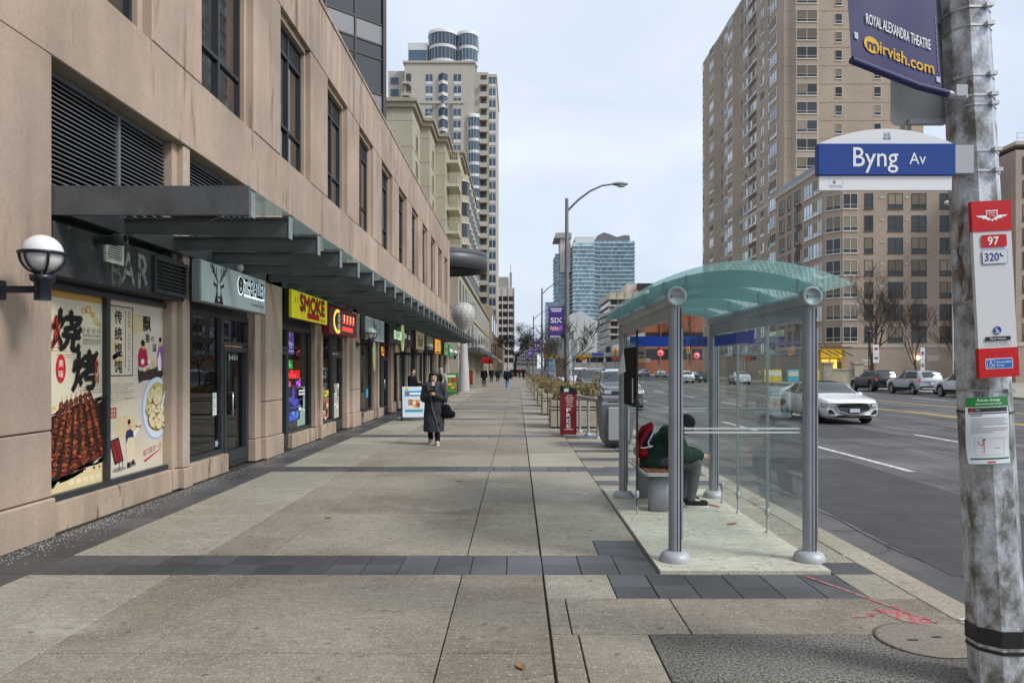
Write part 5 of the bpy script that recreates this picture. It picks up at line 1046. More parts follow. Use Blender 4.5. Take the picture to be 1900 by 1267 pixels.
copies(l0, [((2.12, 31, 0), 0, 'tall street light nearest the camera with a SIX banner on its pole'), ((2.25, 66, 0), 0, 'second street light down the street beyond the planters'), ((2.25, 101, 0), 0, 'third street light down the street'), ((2.25, 136, 0), 0, 'fourth street light down the street, small in the distance'), ((2.25, 171, 0), 0, 'farthest street light of the kerbside row')])
for i, (y, lab) in enumerate([(31, 'purple SIX theatre banner on the nearest street light'), (66, 'purple banner on the second street light'), (101, 'small purple banner on the third street light'), (136, 'tiny distant purple banner on the fourth street light')]):
    t = thing('street_banner', lab, 'banner', (1.75, y, 3.0), 'purple banners on the street lights'); x = 2.12 if i == 0 else 2.25
    MB().box(x-.78, x-.12, y-.012, y+.012, 3.0, 4.36).obj('cloth', mat('banner_purple', hexc('#4a2f8a'), .5, var=.25, vs=2.5), t)
    MB().tube([(x-.82, y, 4.39), (x, y, 4.39)], .02, 6).tube([(x-.82, y, 2.97), (x, y, 2.97)], .02, 6).obj('arm', M_LP, t)
    pr = Print((x-.78, y-.0125, 3.0), (1, 0, 0), (0, 0, 1), .004 if i < 2 else .01); pr.text('SIX', .33, .78, .22, '#f0eef6', 2, .48, bold=.02); pr.rect(0, 0, .66, .18, '#20184a', 1); pr.rect(.06, .10, .5, .125, '#d8d4e8', 2); pr.rect(.06, .04, .56, .07, '#d8d4e8', 2); pr.rect(.08, 1.24, .58, 1.29, '#e4e0f0', 2); pr.rect(.12, 1.15, .54, 1.20, '#e4e0f0', 2)
    random.seed(i)
    for q in range(6): pr.disc(.10+.09*q, .43+random.uniform(-.02, .03), .04, .10, random.choice(['#e0a6d8', '#c46ab4', '#8a4ac0', '#e8b85a']), 2, 10)
    pr.obj('print', t)
t = thing('signal_box', 'brown traffic control box and small signs strapped to the nearest street light', 'control box', (2.0, 30.9, 1.2)); MB().box(1.66, 1.99, 30.75, 30.95, 1.35, 2.15, bev=.01).obj('cabinet', C('#5a4a42', .6), t); MB().box(1.72, 1.98, 30.80, 30.90, 2.2, 3.0, bev=.01).obj('panel', C('#7d8286', .5), t)
t = thing('pole_stub', 'second thinner grey pole with a small sign beside the nearest street light', 'pole', (2.35, 29, 0)); MB().tube([(2.36, 30, 0), (2.30, 30, 3.3)], .03, 8).obj('post', M_LP, t); MB().box(2.22, 2.48, 29.96, 29.985, 2.2, 2.9).obj('plate', C('#8d9296', .4), t)
# ------------------------------------------------------------------ balloon sculpture and round canopy
sb_ = thing('balloon_sculpture', 'white balloon-shaped sculpture dotted with dark holes on a tapering pale post', 'sculpture', (-4.05, 54.5, 0))
M_SC = mat('sculpture_white', (.50, .50, .48), .6, var=.12, vs=2, streak=.12)
prof = [(.45, 0), (.40, 1.2), (.32, 2.6), (.26, 3.9), (.255, 4.3)]
MB().lathe(prof, (-4.05, 54.5, 0), 20).obj('post', M_SC, sb_)
bprof = [(.25, 4.3), (.30, 4.5), (.5, 4.85), (.74, 5.2), (.88, 5.55), (.90, 5.85), (.80, 6.2), (.58, 6.48), (.3, 6.63), (.001, 6.68)]
MB().lathe(bprof, (-4.05, 54.5, 0), 28).obj('balloon', M_SC, sb_)
random.seed(8)
hb2 = MB()
for j, z in enumerate([4.7, 4.95, 5.2, 5.45, 5.7, 5.95, 6.2, 6.42]):
    for (r0, z0), (r1, z1) in zip(bprof, bprof[1:]):
        if z0 <= z <= z1: r_ = r0+(r1-r0)*(z-z0)/(z1-z0)
    n = max(6, int(r_*16))
    for q in range(n): th = 2*math.pi*(q+.5*(j % 2))/n; hb2.ell((-4.05+(r_+.005)*math.cos(th), 54.5+(r_+.005)*math.sin(th), z), (.035, .035, .035), 6, 4)
hb2.obj('holes', mat('sculpture_hole', (.03, .03, .03), .8), sb_)
rc = thing('round_canopy', 'big dark half-round canopy projecting high over the entrance beside the balloon sculpture', 'canopy', (-6, 56.5, 9.5))
cxr, cyr, rr = -5.7, 56.4, 3.35
arcp = [(cxr+rr*math.cos(R(-95+190*i/28)), cyr+rr*math.sin(R(-95+190*i/28))) for i in range(29)]
MB().prism([(cxr-.6, cyr-rr)]+arcp+[(cxr-.6, cyr+rr)], xyz, 10.25, 10.35).obj('deck', M_BEAM, rc)
rim = MB(); vs = []
for x, y in arcp: vs += [(x, y, 9.25), (x, y, 10.6), (cxr+(x-cxr)*.93, cyr+(y-cyr)*.93, 9.25), (cxr+(x-cxr)*.93, cyr+(y-cyr)*.93, 10.55)]
rim.add(vs, [f for i in range(28) for f in ((i*4, i*4+4, i*4+5, i*4+1), (i*4+2, i*4+3, i*4+7, i*4+6), (i*4, i*4+2, i*4+6, i*4+4), (i*4+1, i*4+5, i*4+7, i*4+3))], 0, True); rim.obj('rim', mat('canopy_rim_grey', (.10, .105, .12), .45, metal=.2), rc)
for q in range(7):
    y = cyr-rr*.85+rr*1.7*q/6; x1 = cxr+math.sqrt(max(0, rr*rr-(y-cyr)**2))*.93; MB().box(cxr-.6, x1, y-.06, y+.06, 9.95, 10.25).obj('rib', M_BEAM, rc)
MB().box(-6.3, -5.3, 53.2, 53.6, 9.2, 10.2).obj('bracket', M_BEAM, rc)
# ------------------------------------------------------------------ sandwich boards
def aboard(x, y, w_, h_, label, draw, rz=0):
    t = thing('sandwich_board', label, 'sandwich board', (0, 0, 0), 'sandwich boards outside the shops', local=True); L_ = .22
    for s in (-1, 1):
        b = MB(); sl = lambda u, v, t_: (u, s*(L_*(1-v/h_)+.015*t_), v)
        b.prism([(-w_/2, .12), (w_/2, .12), (w_/2, h_), (-w_/2, h_)], sl, 0, 1).obj('board', C('#cfe0ea' if draw == 1 else '#3d7a3f', .4), t)
        MB().tube([(-w_/2, s*(L_+.02), 0), (-w_/2, s*.02, h_+.02)], .016, 6).tube([(w_/2, s*(L_+.02), 0), (w_/2, s*.02, h_+.02)], .016, 6).tube([(-w_/2, s*L_*.9, .1), (w_/2, s*L_*.9, .1)], .014, 6).obj('frame', M_NAVY, t)
    pr = Print((-w_/2, -L_-.019, 0), (1, 0, 0), (0, L_, h_), .004)
    if draw == 1:
        pr.rect(.10, .30, w_-.10, h_-.10, '#c9e2ee', 0); pr.rect(.10, h_-.30, w_-.10, h_-.12, '#2b8fc0', 1); pr.rect(.25, h_-.25, w_-.15, h_-.18, '#e8f4fa', 2); pr.disc(.2, h_-.21, .05, .05, '#c43a3a', 2, 12); pr.rect(.17, .42, w_-.17, h_-.36, '#e8d4be', 1)
        for i in range(2):
            for q in range(6): pr.rect(.21+.065*q, h_-.48-.09*i, .25+.065*q, h_-.43-.09*i, '#5a2a22', 2)
        for i in range(3): pr.rect(.21, .68-.08*i, .34, .71-.08*i, '#8a6a5a', 2)
        pr.disc(w_-.33, .55, .10, .10, '#d88a3a', 2, 12); pr.disc(w_-.25, .53, .06, .09, '#a8302a', 3, 12); pr.disc(w_-.38, .60, .05, .08, '#f0d8a8', 3, 12); pr.rect(.10, .30, w_-.10, .38, '#3a9ac4', 1); pr.rect(.12, h_-.085, .22, h_-.02, '#d8b82a', 1)
    else:
        pr.rect(.05, .2, w_-.05, h_-.05, '#4a8a3f', 0); random.seed(2)
        for q in range(14): pr.disc(random.uniform(.15, w_-.12), random.uniform(.3, h_-.35), .09, .09, random.choice(['#c8402c', '#e8b84a', '#e06a3a', '#d8d04a', '#b03020']), 1+q % 4, 10, .2)
        pr.rect(.12, h_-.24, w_-.12, h_-.12, '#e8f0e0', 2)
    pr.obj('print', t); t.location = (x, y, 0); t.rotation_euler = (0, 0, rz); return t
aboard(-3.45, 24.0, .78, 1.12, 'white and blue sandwich board menu standing outside the shops', 1, R(14))
aboard(-4.3, 46.3, .9, 1.4, 'green sandwich board with food pictures near the balloon sculpture', 2, R(8))
# open black gate-like door frame of the far shop
dl = thing('open_door', 'black glazed shop door standing open over the pavement behind the sandwich board', 'door', (-4.3, 28.4, 0))
MB().box(-4.85, -3.75, 28.40, 28.46, .05, .14).box(-4.85, -3.75, 28.40, 28.46, 2.24, 2.34).box(-4.85, -4.75, 28.40, 28.46, .14, 2.24).box(-3.85, -3.75, 28.40, 28.46, .14, 2.24).obj('frame', M_NAVY, dl); MB().box(-4.75, -3.85, 28.42, 28.43, .14, 2.24).obj('pane', M_SHOPGLASS, dl); MB().tube([(-3.95, 28.36, .9), (-3.95, 28.36, 1.3)], .014, 6).obj('handle', M_CHROME, dl)
# ------------------------------------------------------------------ other buildings
def rvmat(name, col, **k): return mat(name, col, **k)
M_WGL = mat('far_window_glass', (.030, .036, .042), .05, spec=.5, rnd=.6); M_WGB = mat('far_window_blue', (.06, .10, .145), .05, spec=.6, rnd=.3); M_WFR = mat('far_window_frame', (.60, .57, .52), .6); M_WFD = mat('far_window_frame_dark', (.06, .055, .05), .6); M_CURT = mat('curtain', (.20, .17, .13), .9, rnd=.5)
def win_mesh(w_, h_, glassm, framem, mull=1, rail=.28, sill=True, blind=0):
    """window in local coords: x along, z up from 0, facing -y; frame stands .03 proud"""
    b = MB(); t = .055; b.box(0, w_, -.002, .05, 0, h_, 0)
    b.box(0, t, -.05, .0, 0, h_, 1).box(w_-t, w_, -.05, 0, 0, h_, 1).box(t, w_-t, -.05, 0, 0, t, 1).box(t, w_-t, -.05, 0, h_-t, h_, 1)
    for i in range(mull): x = w_*(i+1)/(mull+1); b.box(x-.03, x+.03, -.045, 0, t, h_-t, 1)
    if rail: b.box(t, w_-t, -.042, 0, h_*rail-.025, h_*rail+.025, 1)
    if sill: b.box(-.06, w_+.06, -.10, 0, -.10, 0, 1)
    ms = [glassm, framem]
    if blind:
        b.box(t, w_*(.5 if blind == 2 else 1)-t, -.012, -.004, h_*.30, h_-t, 2); ms.append(M_CURT)
    return b.obj('window', ms, mesh_only=True)
def put(par, name, me, x, y, z, face):
    o = place(name, me, par); o.location = (x, y, z); o.rotation_euler = (0, 0, {'S': 0, 'W': R(-90), 'E': R(90)}[face]); return o
def _brick(base, band):
    def f(t, p, N, L):
        g = N('ShaderNodeNewGeometry'); s = N('ShaderNodeSeparateXYZ'); L(g.outputs['Position'], s.inputs[0])
        a = N('ShaderNodeMath'); a.operation = 'ADD'; L(s.outputs[0], a.inputs[0]); L(s.outputs[1], a.inputs[1])
        c = N('ShaderNodeCombineXYZ'); L(a.outputs[0], c.inputs[0]); L(s.outputs[2], c.inputs[1])
        b = N('ShaderNodeTexBrick'); b.inputs['Scale'].default_value = 1; b.inputs['Brick Width'].default_value = .30; b.inputs['Row Height'].default_value = .10; b.inputs['Mortar Size'].default_value = .008
        b.inputs['Color1'].default_value = (*base, 1); b.inputs['Color2'].default_value = (*[x*.84 for x in base], 1); b.inputs['Mortar'].default_value = (*[x*.8 for x in base], 1); L(c.outputs[0], b.inputs['Vector'])
        n = N('ShaderNodeTexNoise'); n.inputs['Scale'].default_value = .12; n.inputs['Detail'].default_value = 5; L(g.outputs['Position'], n.inputs['Vector'])
        r = N('ShaderNodeMapRange'); r.inputs[1].default_value = .3; r.inputs[2].default_value = .7; r.inputs[3].default_value = .86; r.inputs[4].default_value = 1.12; L(n.outputs['Fac'], r.inputs[0])
        k = N('ShaderNodeVectorMath'); k.operation = 'SCALE'; L(b.outputs[0], k.inputs[0]); L(r.outputs[0], k.inputs['Scale']); L(k.outputs[0], p.inputs['Base Color']); p.inputs['Roughness'].default_value = .9; p.inputs['Specular IOR Level'].default_value = .2
    return f
M_BT = node_mat('tower_brick', _brick((.46, .375, .30), 0)); M_BL = node_mat('block_brick', _brick((.42, .335, .275), 0)); M_TRIM = mat('tower_trim', (.48, .42, .34), .85, var=.1, vs=.3)
M_BP = mat('brown_panel', (.13, .075, .055), .8)
def _panes(c1, c2):
    def f(t, p, N, L):
        g = N('ShaderNodeNewGeometry'); s = N('ShaderNodeSeparateXYZ'); L(g.outputs['Position'], s.inputs[0])
        a = N('ShaderNodeMath'); a.operation = 'ADD'; L(s.outputs[0], a.inputs[0]); L(s.outputs[1], a.inputs[1])
        c = N('ShaderNodeCombineXYZ'); L(a.outputs[0], c.inputs[0]); L(s.outputs[2], c.inputs[1])
        b = N('ShaderNodeTexBrick'); b.offset = 0; b.inputs['Scale'].default_value = 1; b.inputs['Brick Width'].default_value = 1.6; b.inputs['Row Height'].default_value = 3.0; b.inputs['Mortar Size'].default_value = .06
        b.inputs['Color1'].default_value = (*c1, 1); b.inputs['Color2'].default_value = (*c2, 1); b.inputs['Mortar'].default_value = (.3, .35, .38, 1); L(c.outputs[0], b.inputs['Vector']); L(b.outputs[0], p.inputs['Base Color']); p.inputs['Roughness'].default_value = .12; p.inputs['Specular IOR Level'].default_value = .8
    return f
# ---- tan brick tower across the road
T = thing('apartment_tower', 'tall tan brick apartment tower with stacked bay windows across the road', 'apartment tower', (50, 130, 0))
TX, TY0, TY1, TH = 41.2, 111.5, 160, 68.5; FH = 2.82
tw = MB().box(TX, 62.7, TY0, TY1, -.1, TH)
for y0, y1, d in [(111.5, 116.5, .9), (123.5, 129.5, .0), (134, 139.5, .9), (147, 152, 1.0), (155.5, 159, .6)]:
    if d: tw.prism([(TX, y0), (TX-d, y0+.9), (TX-d, y1-.9), (TX, y1)], xyz, 0, TH-1.2)
tw.prism([(42.3, TY0), (42.7, TY0-.7), (46.1, TY0-.7), (46.5, TY0)], xyz, 27, TH)
tw.obj('wall', M_BT, T)
MB().box(TX-.12, 62.85, TY0-.12, TY1+.1, TH, TH+.7).obj('cornice', M_TRIM, T); MB().box(TX-.05, 62.75, TY0-.05, TY1, 28.2, 28.9).obj('cornice', M_TRIM, T)
for i in range(23):   # floor joints
    z = 3.2+FH*i
    if z < TH-1 and not 27.5 < z < 29.2: MB().box(TX-.03, 62.74, TY0-.03, TY1, z-.03, z+.03).obj('floor_band', mat('band_dark', (.30, .22, .155), .9), T)
M_WGS = mat('coated_street_glass', (.34, .38, .43), .06, metal=.65, rnd=.55)
wv_ = [win_mesh(1.9, 1.75, M_WGS, M_WFR, 1, .25, True, q) for q in (0, 1, 2)]; ws_ = [win_mesh(1.15, 1.6, M_WGS, M_WFR, 0, .3, True, q) for q in (0, 1)]; wb_ = [win_mesh(3.2, 1.85, M_WGS, M_WFR, 2, .24, True, q) for q in (0, 1)]
wbs = [win_mesh(3.2, 1.85, M_WGL, M_WFR, 1, .24, True, q) for q in (0, 1, 2)]; ws2 = [win_mesh(1.15, 1.6, M_WGL, M_WFR, 0, .3, True, q) for q in (0, 1)]; wv2 = [win_mesh(1.9, 1.75, M_WGL, M_WFR, 1, .25, True, q) for q in (0, 1)]
random.seed(77)
for i in range(23):
    z = 4.0+FH*i
    if z > TH-2.4: break
    for y, me, dx in [(112.55+2.9, 'b', .9), (118.8, 'v', 0), (122.4, 'v', 0), (131.0, 'v', 0), (133.4, 'v', 0), (138.5, 'b', .9), (143.3, 'v', 0), (146.3, 'v', 0), (151.1, 'b', 1.0), (154.6, 'v', 0), (158.1, 's', .6)]:
        m_ = {'v': wv_, 'b': wb_, 's': ws_}[me]; put(T, 'window', random.choice(m_), TX-dx-.003, y, z, 'W')
    o = place('bay_panel', MB().box(TX-.03, TX-.005, 124.6, 128.6, z-.9, z-.05).obj('bay_panel', M_BP, mesh_only=True), T) if i % 1 == 0 else None
    put(T, 'window', random.choice(wv_), TX-.003, 126.3, z, 'W'); put(T, 'window', random.choice(wv_), TX-.003, 128.6, z, 'W')
    if z > 29:
        put(T, 'window', random.choice(wbs), 42.8, TY0-.705, z, 'S'); put(T, 'window', random.choice(ws2), 49.0, TY0-.003, z, 'S'); put(T, 'window', random.choice(ws2), 55.0, TY0-.003, z, 'S'); put(T, 'window', random.choice(wv2), 59.0, TY0-.003, z, 'S')
        for xx in (47.4, 51.9, 53.2): MB().box(xx, xx+.14, TY0-.06, TY0-.002, z+1.8, z+1.94).obj('vent', M_TRIM, T)
# ---- lower ten-storey block
K_ = thing('apartment_block', 'ten-storey brown brick apartment block with railing on its roof, in front of the tower', 'apartment block', (50, 100, 0))
KX, KY, KH = 39.8, 92, 27.6
kw = MB().box(KX+1.6, 59, KY, 111.4, -.1, KH); kw.prism([(KX+1.6, KY+.001), (KX+1.6, 111.4), (KX, 111.4), (KX, KY+1.6)], xyz, -.1, KH); kw.box(59, 76, 85.5, 111.4, -.1, KH-.1)
kw.obj('wall', M_BL, K_)
MB().box(KX+1.4, 59.2, KY-.12, 111.3, KH, KH+.5).prism([(KX+1.4, KY-.1), (KX+1.4, 111.3), (KX-.12, 111.3), (KX-.12, KY+1.45)], xyz, KH+.001, KH+.5).box(58.9, 76.1, 85.35, 111.3, KH+.51, KH+.9).obj('parapet', M_TRIM, K_)
MB().box(KX+1.5, 59.05, KY-.1, KY-.001, 4.3, 4.75).box(58.95, 76, 85.4, 85.499, 4.3, 4.75).box(KX-.05, KX-.001, KY+1.7, 111.4, 4.3, 4.75).obj('string_course', M_TRIM, K_)
rl = MB(); 
for i in range(18): rl.box(59.3+.95*i, 59.36+.95*i, 85.7, 85.76, KH+.9, KH+2.0)
rl.box(59.3, 76, 85.7, 85.76, KH+1.95, KH+2.02).box(59.3, 76, 85.7, 85.76, KH+1.4, KH+1.45); rl.obj('roof_railing', M_WFR, K_)
MB().box(KX+.3, KX+.34, KY+2, 111, KH+.5, KH+1.5).obj('glass_guard', M_WGB, K_)
kv = [win_mesh(1.9, 1.95, M_WGL, M_WFD, 1, .27, True, q) for q in (0, 1, 2)]; ks = [win_mesh(1.1, 1.95, M_WGL, M_WFD, 0, .27, True, q) for q in (0, 1)]; kb_ = [win_mesh(2.9, 1.95, M_WGS, M_WFR, 2, .27, True, q) for q in (0, 2)]; kc = [win_mesh(1.9, 1.95, M_WGL, M_WFR, 1, .27, True, q) for q in (0, 1)]
for i in range(8):
    z = 5.6+2.82*i-.55
    for x, ms in [(44.2, ks), (47.2, kv), (50.2, kv), (53.8, kv), (56.6, kv)]: put(K_, 'window', random.choice(ms[:2]), x, KY-.003, z, 'S')
    put(K_, 'window', random.choice(kc), KX+1.65, KY-.003, z, 'S')
    o = place('window', random.choice(kc), K_); o.location = (KX+.12, KY+1.47, z); o.rotation_euler = (0, 0, R(-45))
    for y, ms in [(97.2, kb_), (100.3, kb_), (103.6, kv), (106.2, ks), (109.6, kv)]: put(K_, 'window', random.choice(ms), KX-.003, y, z, 'W')
    for x, ms in [(59.8, kv), (63.5, ks), (66.5, kv), (70, kv), (73.4, kv)]: put(K_, 'window', random.choice(ms), x, 85.497, z, 'S')
    MB().box(KX-.02, KX-.004, 101.0, 103.2, z-.85, z-.1).obj('bay_panel', M_BP, K_)
    for x in (46.2, 49.4): MB().box(x, x+.5, KY-.05, KY-.003, z+1.3, z+1.55).obj('vent', M_TRIM, K_)
for x in (52.2, 55.0, 57.4): MB().box(x, x+1.5, KY-.04, KY-.003, 2.6, 3.3).obj('vent', M_TRIM, K_)
lm = mat('porch_lamp', (1, .75, .4), emit=6)
for i, x in enumerate((50.9, 57.9)): t = thing('wall_light', 'lit round wall light on the brick block, %s' % ('behind the bare tree' if i == 0 else 'partly hidden by the big pole'), 'wall light', (x, KY-.2, 3.0)); MB().ell((x, KY-.25, 3.0), (.22, .22, .22), 12, 8).obj('globe', lm, t); MB().box(x-.05, x+.05, KY-.2, KY, 2.8, 2.9).obj('bracket', M_NAVY, t)
sgn = thing('wall_sign', 'small white sign on the brick block wall beside the yellow shop', 'sign', (44.3, KY, 2.4)); MB().box(43.9, 45.0, KY-.06, KY-.003, 2.05, 2.75).obj('plate', C('#d8d4cf', .5), sgn); pr = Print((43.9, KY-.06, 2.05), (1, 0, 0), (0, 0, 1), .02)
for q in range(3): pr.rect(.1, .1+.18*q, .35, .2+.18*q, '#8a3a3a', 0); pr.rect(.45, .1+.18*q, 1.0, .17+.18*q, '#7a7674', 0)
pr.obj('lettering', sgn)
# ---- yellow corner shop under the block
ys_ = thing('yellow_shop', 'lit yellow shop front with slanted awning arms at the foot of the brick block', 'shop', (40, 94, 0))
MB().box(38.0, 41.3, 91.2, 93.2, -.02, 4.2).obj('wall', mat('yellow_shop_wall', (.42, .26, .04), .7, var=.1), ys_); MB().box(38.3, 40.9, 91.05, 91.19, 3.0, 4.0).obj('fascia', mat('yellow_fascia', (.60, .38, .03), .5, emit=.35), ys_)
MB().box(38.4, 40.3, 91.10, 91.19, .1, 2.8).obj('window', mat('yellow_lit_window', (.85, .50, .08), emit=.8), ys_); MB().box(39.3, 39.4, 91.0, 91.09, .1, 2.8).obj('mullion', M_WFD, ys_); MB().box(40.4, 40.9, 91.1, 91.19, .1, 2.5).obj('door', M_WFD, ys_)
for q in range(4): MB().tube([(38.2+.9*q, 91.1, 3.9), (38.9+.9*q, 89.5, 3.2)], .06, 6).obj('awning_arm', M_WFD, ys_)
MB().box(38.0, 41.5, 89.5, 91.0, 4.25, 4.35).obj('awning', C('#5a4a3a', .7), ys_)
# low boundary wall pieces across the road
for i, (x, y, w_) in enumerate([(36.0, 84, 2.2), (39.5, 84, 2.0)]):
    t = thing('gate_pier', 'stone gate pier with flat cap across the road, %s the yellow shop' % ('in front of' if i == 0 else 'right beside'), 'gate pier', (x, y, 0)); MB().box(x-.5, x+.5, y-.5, y+.5, -.02, 2.2).obj('shaft', M_PLC, t); MB().box(x-.62, x+.62, y-.62, y+.62, 2.2, 2.4).obj('cap', M_PLC, t)
t = thing('boundary_wall', 'low stone wall between the gate piers across the road', 'wall', (37.8, 84, 0)); MB().box(36.51, 38.99, 83.8, 84.2, -.02, 1.5).obj('wall', M_PLC, t); MB().box(36.51, 38.99, 83.7, 84.3, 1.5, 1.65).obj('coping', M_PLC, t)
# ---- dark glass tower standing diagonally above the shops
D = thing('dark_glass_tower', 'dark framed glass tower rising at an angle above the shop building roof', 'tower', (-16, 31, 10))
M_DK = mat('dark_mullion', (.06, .05, .055), .45, metal=.3); M_DG = mat('dark_tower_glass', (.02, .03, .035), .03, spec=.8, coat=.5); M_DP = mat('tower_spandrel_panel', (.22, .23, .25), .35, spec=.6)
cd = Vector((-5.75, 31.2)); u_ = Vector((-.738, -.674)); v_ = Vector((-.674, .738))
def dpt(a, b, z): p = cd+u_*a+v_*b; return (p.x, p.y, z)
MB().prism([(0, 0), (11, 0), (11, 12), (0, 12)], lambda a, b, t: dpt(a+.0, b+.06, t), 10.3, 70).obj('core', M_DK, D)
for i in range(13):
    z0 = 9.6+3.0*i
    for j in range(7):
        a0, a1 = .10+1.35*j, 1.37+1.35*j
        MB().prism([(a0, .02), (a1, .02), (a1, .05), (a0, .05)], dpt, max(z0+.05, 10.35), z0+.85).obj('spandrel', M_DP, D); MB().prism([(a0, .02), (a1, .02), (a1, .05), (a0, .05)], dpt, z0+.93, z0+2.35).obj('pane', M_DG, D); MB().prism([(a0, .02), (a1, .02), (a1, .05), (a0, .05)], dpt, z0+2.42, z0+2.95).obj('pane', M_DG, D)
    for zz in (z0, z0+.88, z0+2.38): 
        if zz > 10.35: MB().prism([(0, -.02), (9.6, -.02), (9.6, .06), (0, .06)], dpt, zz-.035, zz+.035).obj('mullion', M_DK, D)
MB().prism([(-.06, -.08), (.10, -.08), (.10, .1), (-.06, .1)], dpt, 10.35, 70).obj('corner_post', M_DK, D)
for j in range(7): MB().prism([(1.37+1.35*j, -.03), (1.45+1.35*j, -.03), (1.45+1.35*j, .06), (1.37+1.35*j, .06)], dpt, 10.35, 70).obj('mullion', M_DK, D)
# ---- beige podium with arches and the stepped condominium behind it
M_BG = mat('beige_stucco', (.44, .41, .315), .85, var=.08, vs=.3, streak=.06, fine=.04); M_BG2 = mat('beige_cornice', (.36, .325, .255), .8, var=.1, vs=.4); M_RAIL = mat('cream_railing', (.55, .52, .40), .6)
Pd = thing('arcade_building', 'long beige building with a row of arched windows beyond the balloon sculpture', 'building', (-6, 95, 0)); PXF = -5.0; PY_0, PY_1, PH_ = 61, 128, 10.0
MB().box(-20, PXF, PY_0, PY_1, -.02, PH_).obj('wall', M_BG, Pd); MB().box(-20, PXF+.2, PY_0-.2, PY_1, PH_, PH_+.35).obj('cornice', M_BG2, Pd); MB().box(PXF, PXF+.12, PY_0, PY_1, 6.9, 7.1).box(PXF, PXF+.10, PY_0, PY_1, 3.4, 3.6).obj('string_course', M_BG2, Pd); MB().box(-20, PXF-.5, PY_0-.06, PY_0-.001, 6.9, 7.05).obj('string_course', M_BG2, Pd)
am = MB(); ap = [(-2.5, 0), (2.5, 0)]+[(2.5*math.cos(math.pi*i/10), 1.2+1.6*math.sin(math.pi*i/10)) for i in range(11)]
am.prism(ap, lambda a, b, t: (t, a, b), .01, .04, 0); am.prism(ap, lambda a, b, t: (t, a*.86, .06+b*.93), .041, .05, 1); am.box(.045, .07, -.03, .03, .1, 2.3, 0); am = am.obj('arched_window', [M_BG2, M_WGL], mesh_only=True)
um = MB().box(.005, .03, -1.0, 1.0, 0, 1.9, 0).box(.031, .04, -.9, .9, .08, 1.82, 1).box(.04, .06, -.025, .025, .08, 1.82, 0).obj('window', [M_BG2, M_WGL], mesh_only=True)
for i in range(9):
    o = place('arched_window', am, Pd); o.location = (PXF, 66.0+7.0*i, 3.9)
for i in range(18): o = place('window', um, Pd); o.location = (PXF, 63.0+3.6*i, 7.5)
for i in range(14): MB().box(PXF+.01, PXF+.06, 62+4.7*i, 65.6+4.7*i, .3, 3.0).obj('shop_window', M_WGL, Pd); MB().box(PXF+.01, PXF+.3, 65.8+4.7*i, 66.5+4.7*i, 0, 3.3).obj('pier', M_BG, Pd)
aw = thing('dark_awning', 'long dark metal awning along the arcade building', 'awning', (-4, 80, 3.2)); MB().box(PXF+.05, -3.3, 64, 96, 3.15, 3.55).obj('deck', M_BEAM, aw); MB().box(-3.6, -2.9, 80, 110, 2.95, 3.1).obj('lower_deck', M_BEAM, aw)
ra = thing('red_awning', 'small bright red dome awning over a far shop entrance', 'awning', (-3.6, 100, 2.6)); MB().prism([(0, 0), (1.6, 0), (1.5, .4), (1.1, .75), (.4, .9), (0, .9)], lambda a, b, t: (-4.9+a, t, 2.3+b), 98, 101).obj('canvas', C('#b81820', .7), ra)
ba = thing('beige_awning', 'beige slanted awning at the far end of the arcade', 'awning', (-3.4, 125, 3)); MB().prism([(0, 1.6), (2.2, 0), (2.2, .25), (0, 1.8)], lambda a, b, t: (-4.9+a, t, 2.6+b), 118, 126).obj('canvas', C('#b0a690', .8), ba)
pc = thing('poster_case', 'red framed lit poster case at the foot of the arcade wall', 'poster case', (-4.4, 62, 0)); MB().box(-4.85, -4.1, 66.0, 66.2, .2, 1.5).obj('case', C('#6a1418', .5), pc); MB().box(-4.78, -4.17, 65.97, 65.999, .3, 1.4).obj('poster', C('#a83228', .5), pc)
Cd = thing('stepped_condominium', 'beige stepped mid-rise condominium with heavy cornices and cream balconies', 'condominium', (-12, 95, 0))
steps = [(-11.05, 76, 82), (-9.95, 82, 87.5), (-8.75, 87.5, 94), (-7.4, 94, 126)]
HH = 29.6
for i, (x, y0, y1) in enumerate(steps):
    MB().box(-30, x, y0+.01*i, y1 if i < 3 else y1, 9, HH-.02*i).obj('wall', M_BG, Cd)
    MB().box(-30, x+.55, y0-.55, y1, HH-.02*i, HH+.35-.02*i).box(-30, x+.32, y0-.32, y1, HH-.5-.02*i, HH-.021*i-.001).obj('cornice', M_BG2, Cd)
    for q in range(7): MB().box(-30, x+.012, y0-.012+.01*i, y1, 11.5+2.7*q, 11.56+2.7*q).obj('joint', mat('joint_line', (.27, .25, .19), .9), Cd)
    for q in range(6):
        z = 10.6+2.9*q
        wy = (y0+y1)/2 if i < 3 else y0+2
        MB().box(x+.005, x+.06, wy-1.0, wy+1.0, z, z+2.1, 0).box(x+.061, x+.07, wy-.85, wy-.05, z+.12, z+1.98, 1).box(x+.061, x+.07, wy+.05, wy+.85, z+.12, z+1.98, 1).obj('window', [M_RAIL, M_WGL], Cd)
for q in range(7):
    z = 9.9+2.9*q; x, y = -8.75, 90.8
    b = MB().box(x, x+1.5, y-1.9, y+2.4, z-.35, z, 0); 
    for r in range(16): b.box(x+1.44, x+1.48, y-1.85+.28*r, y-1.81+.28*r, z, z+1.05, 0)
    for r in range(6): b.box(x+.1+.25*r, x+.14+.25*r, y-1.9, y-1.86, z, z+1.05, 0)
    b.box(x, x+1.5, y-1.92, y-1.84, z+1.05, z+1.12, 0).box(x+1.42, x+1.5, y-1.84, y+2.4, z+1.05, z+1.12, 0); b.obj('balcony', M_RAIL, Cd)
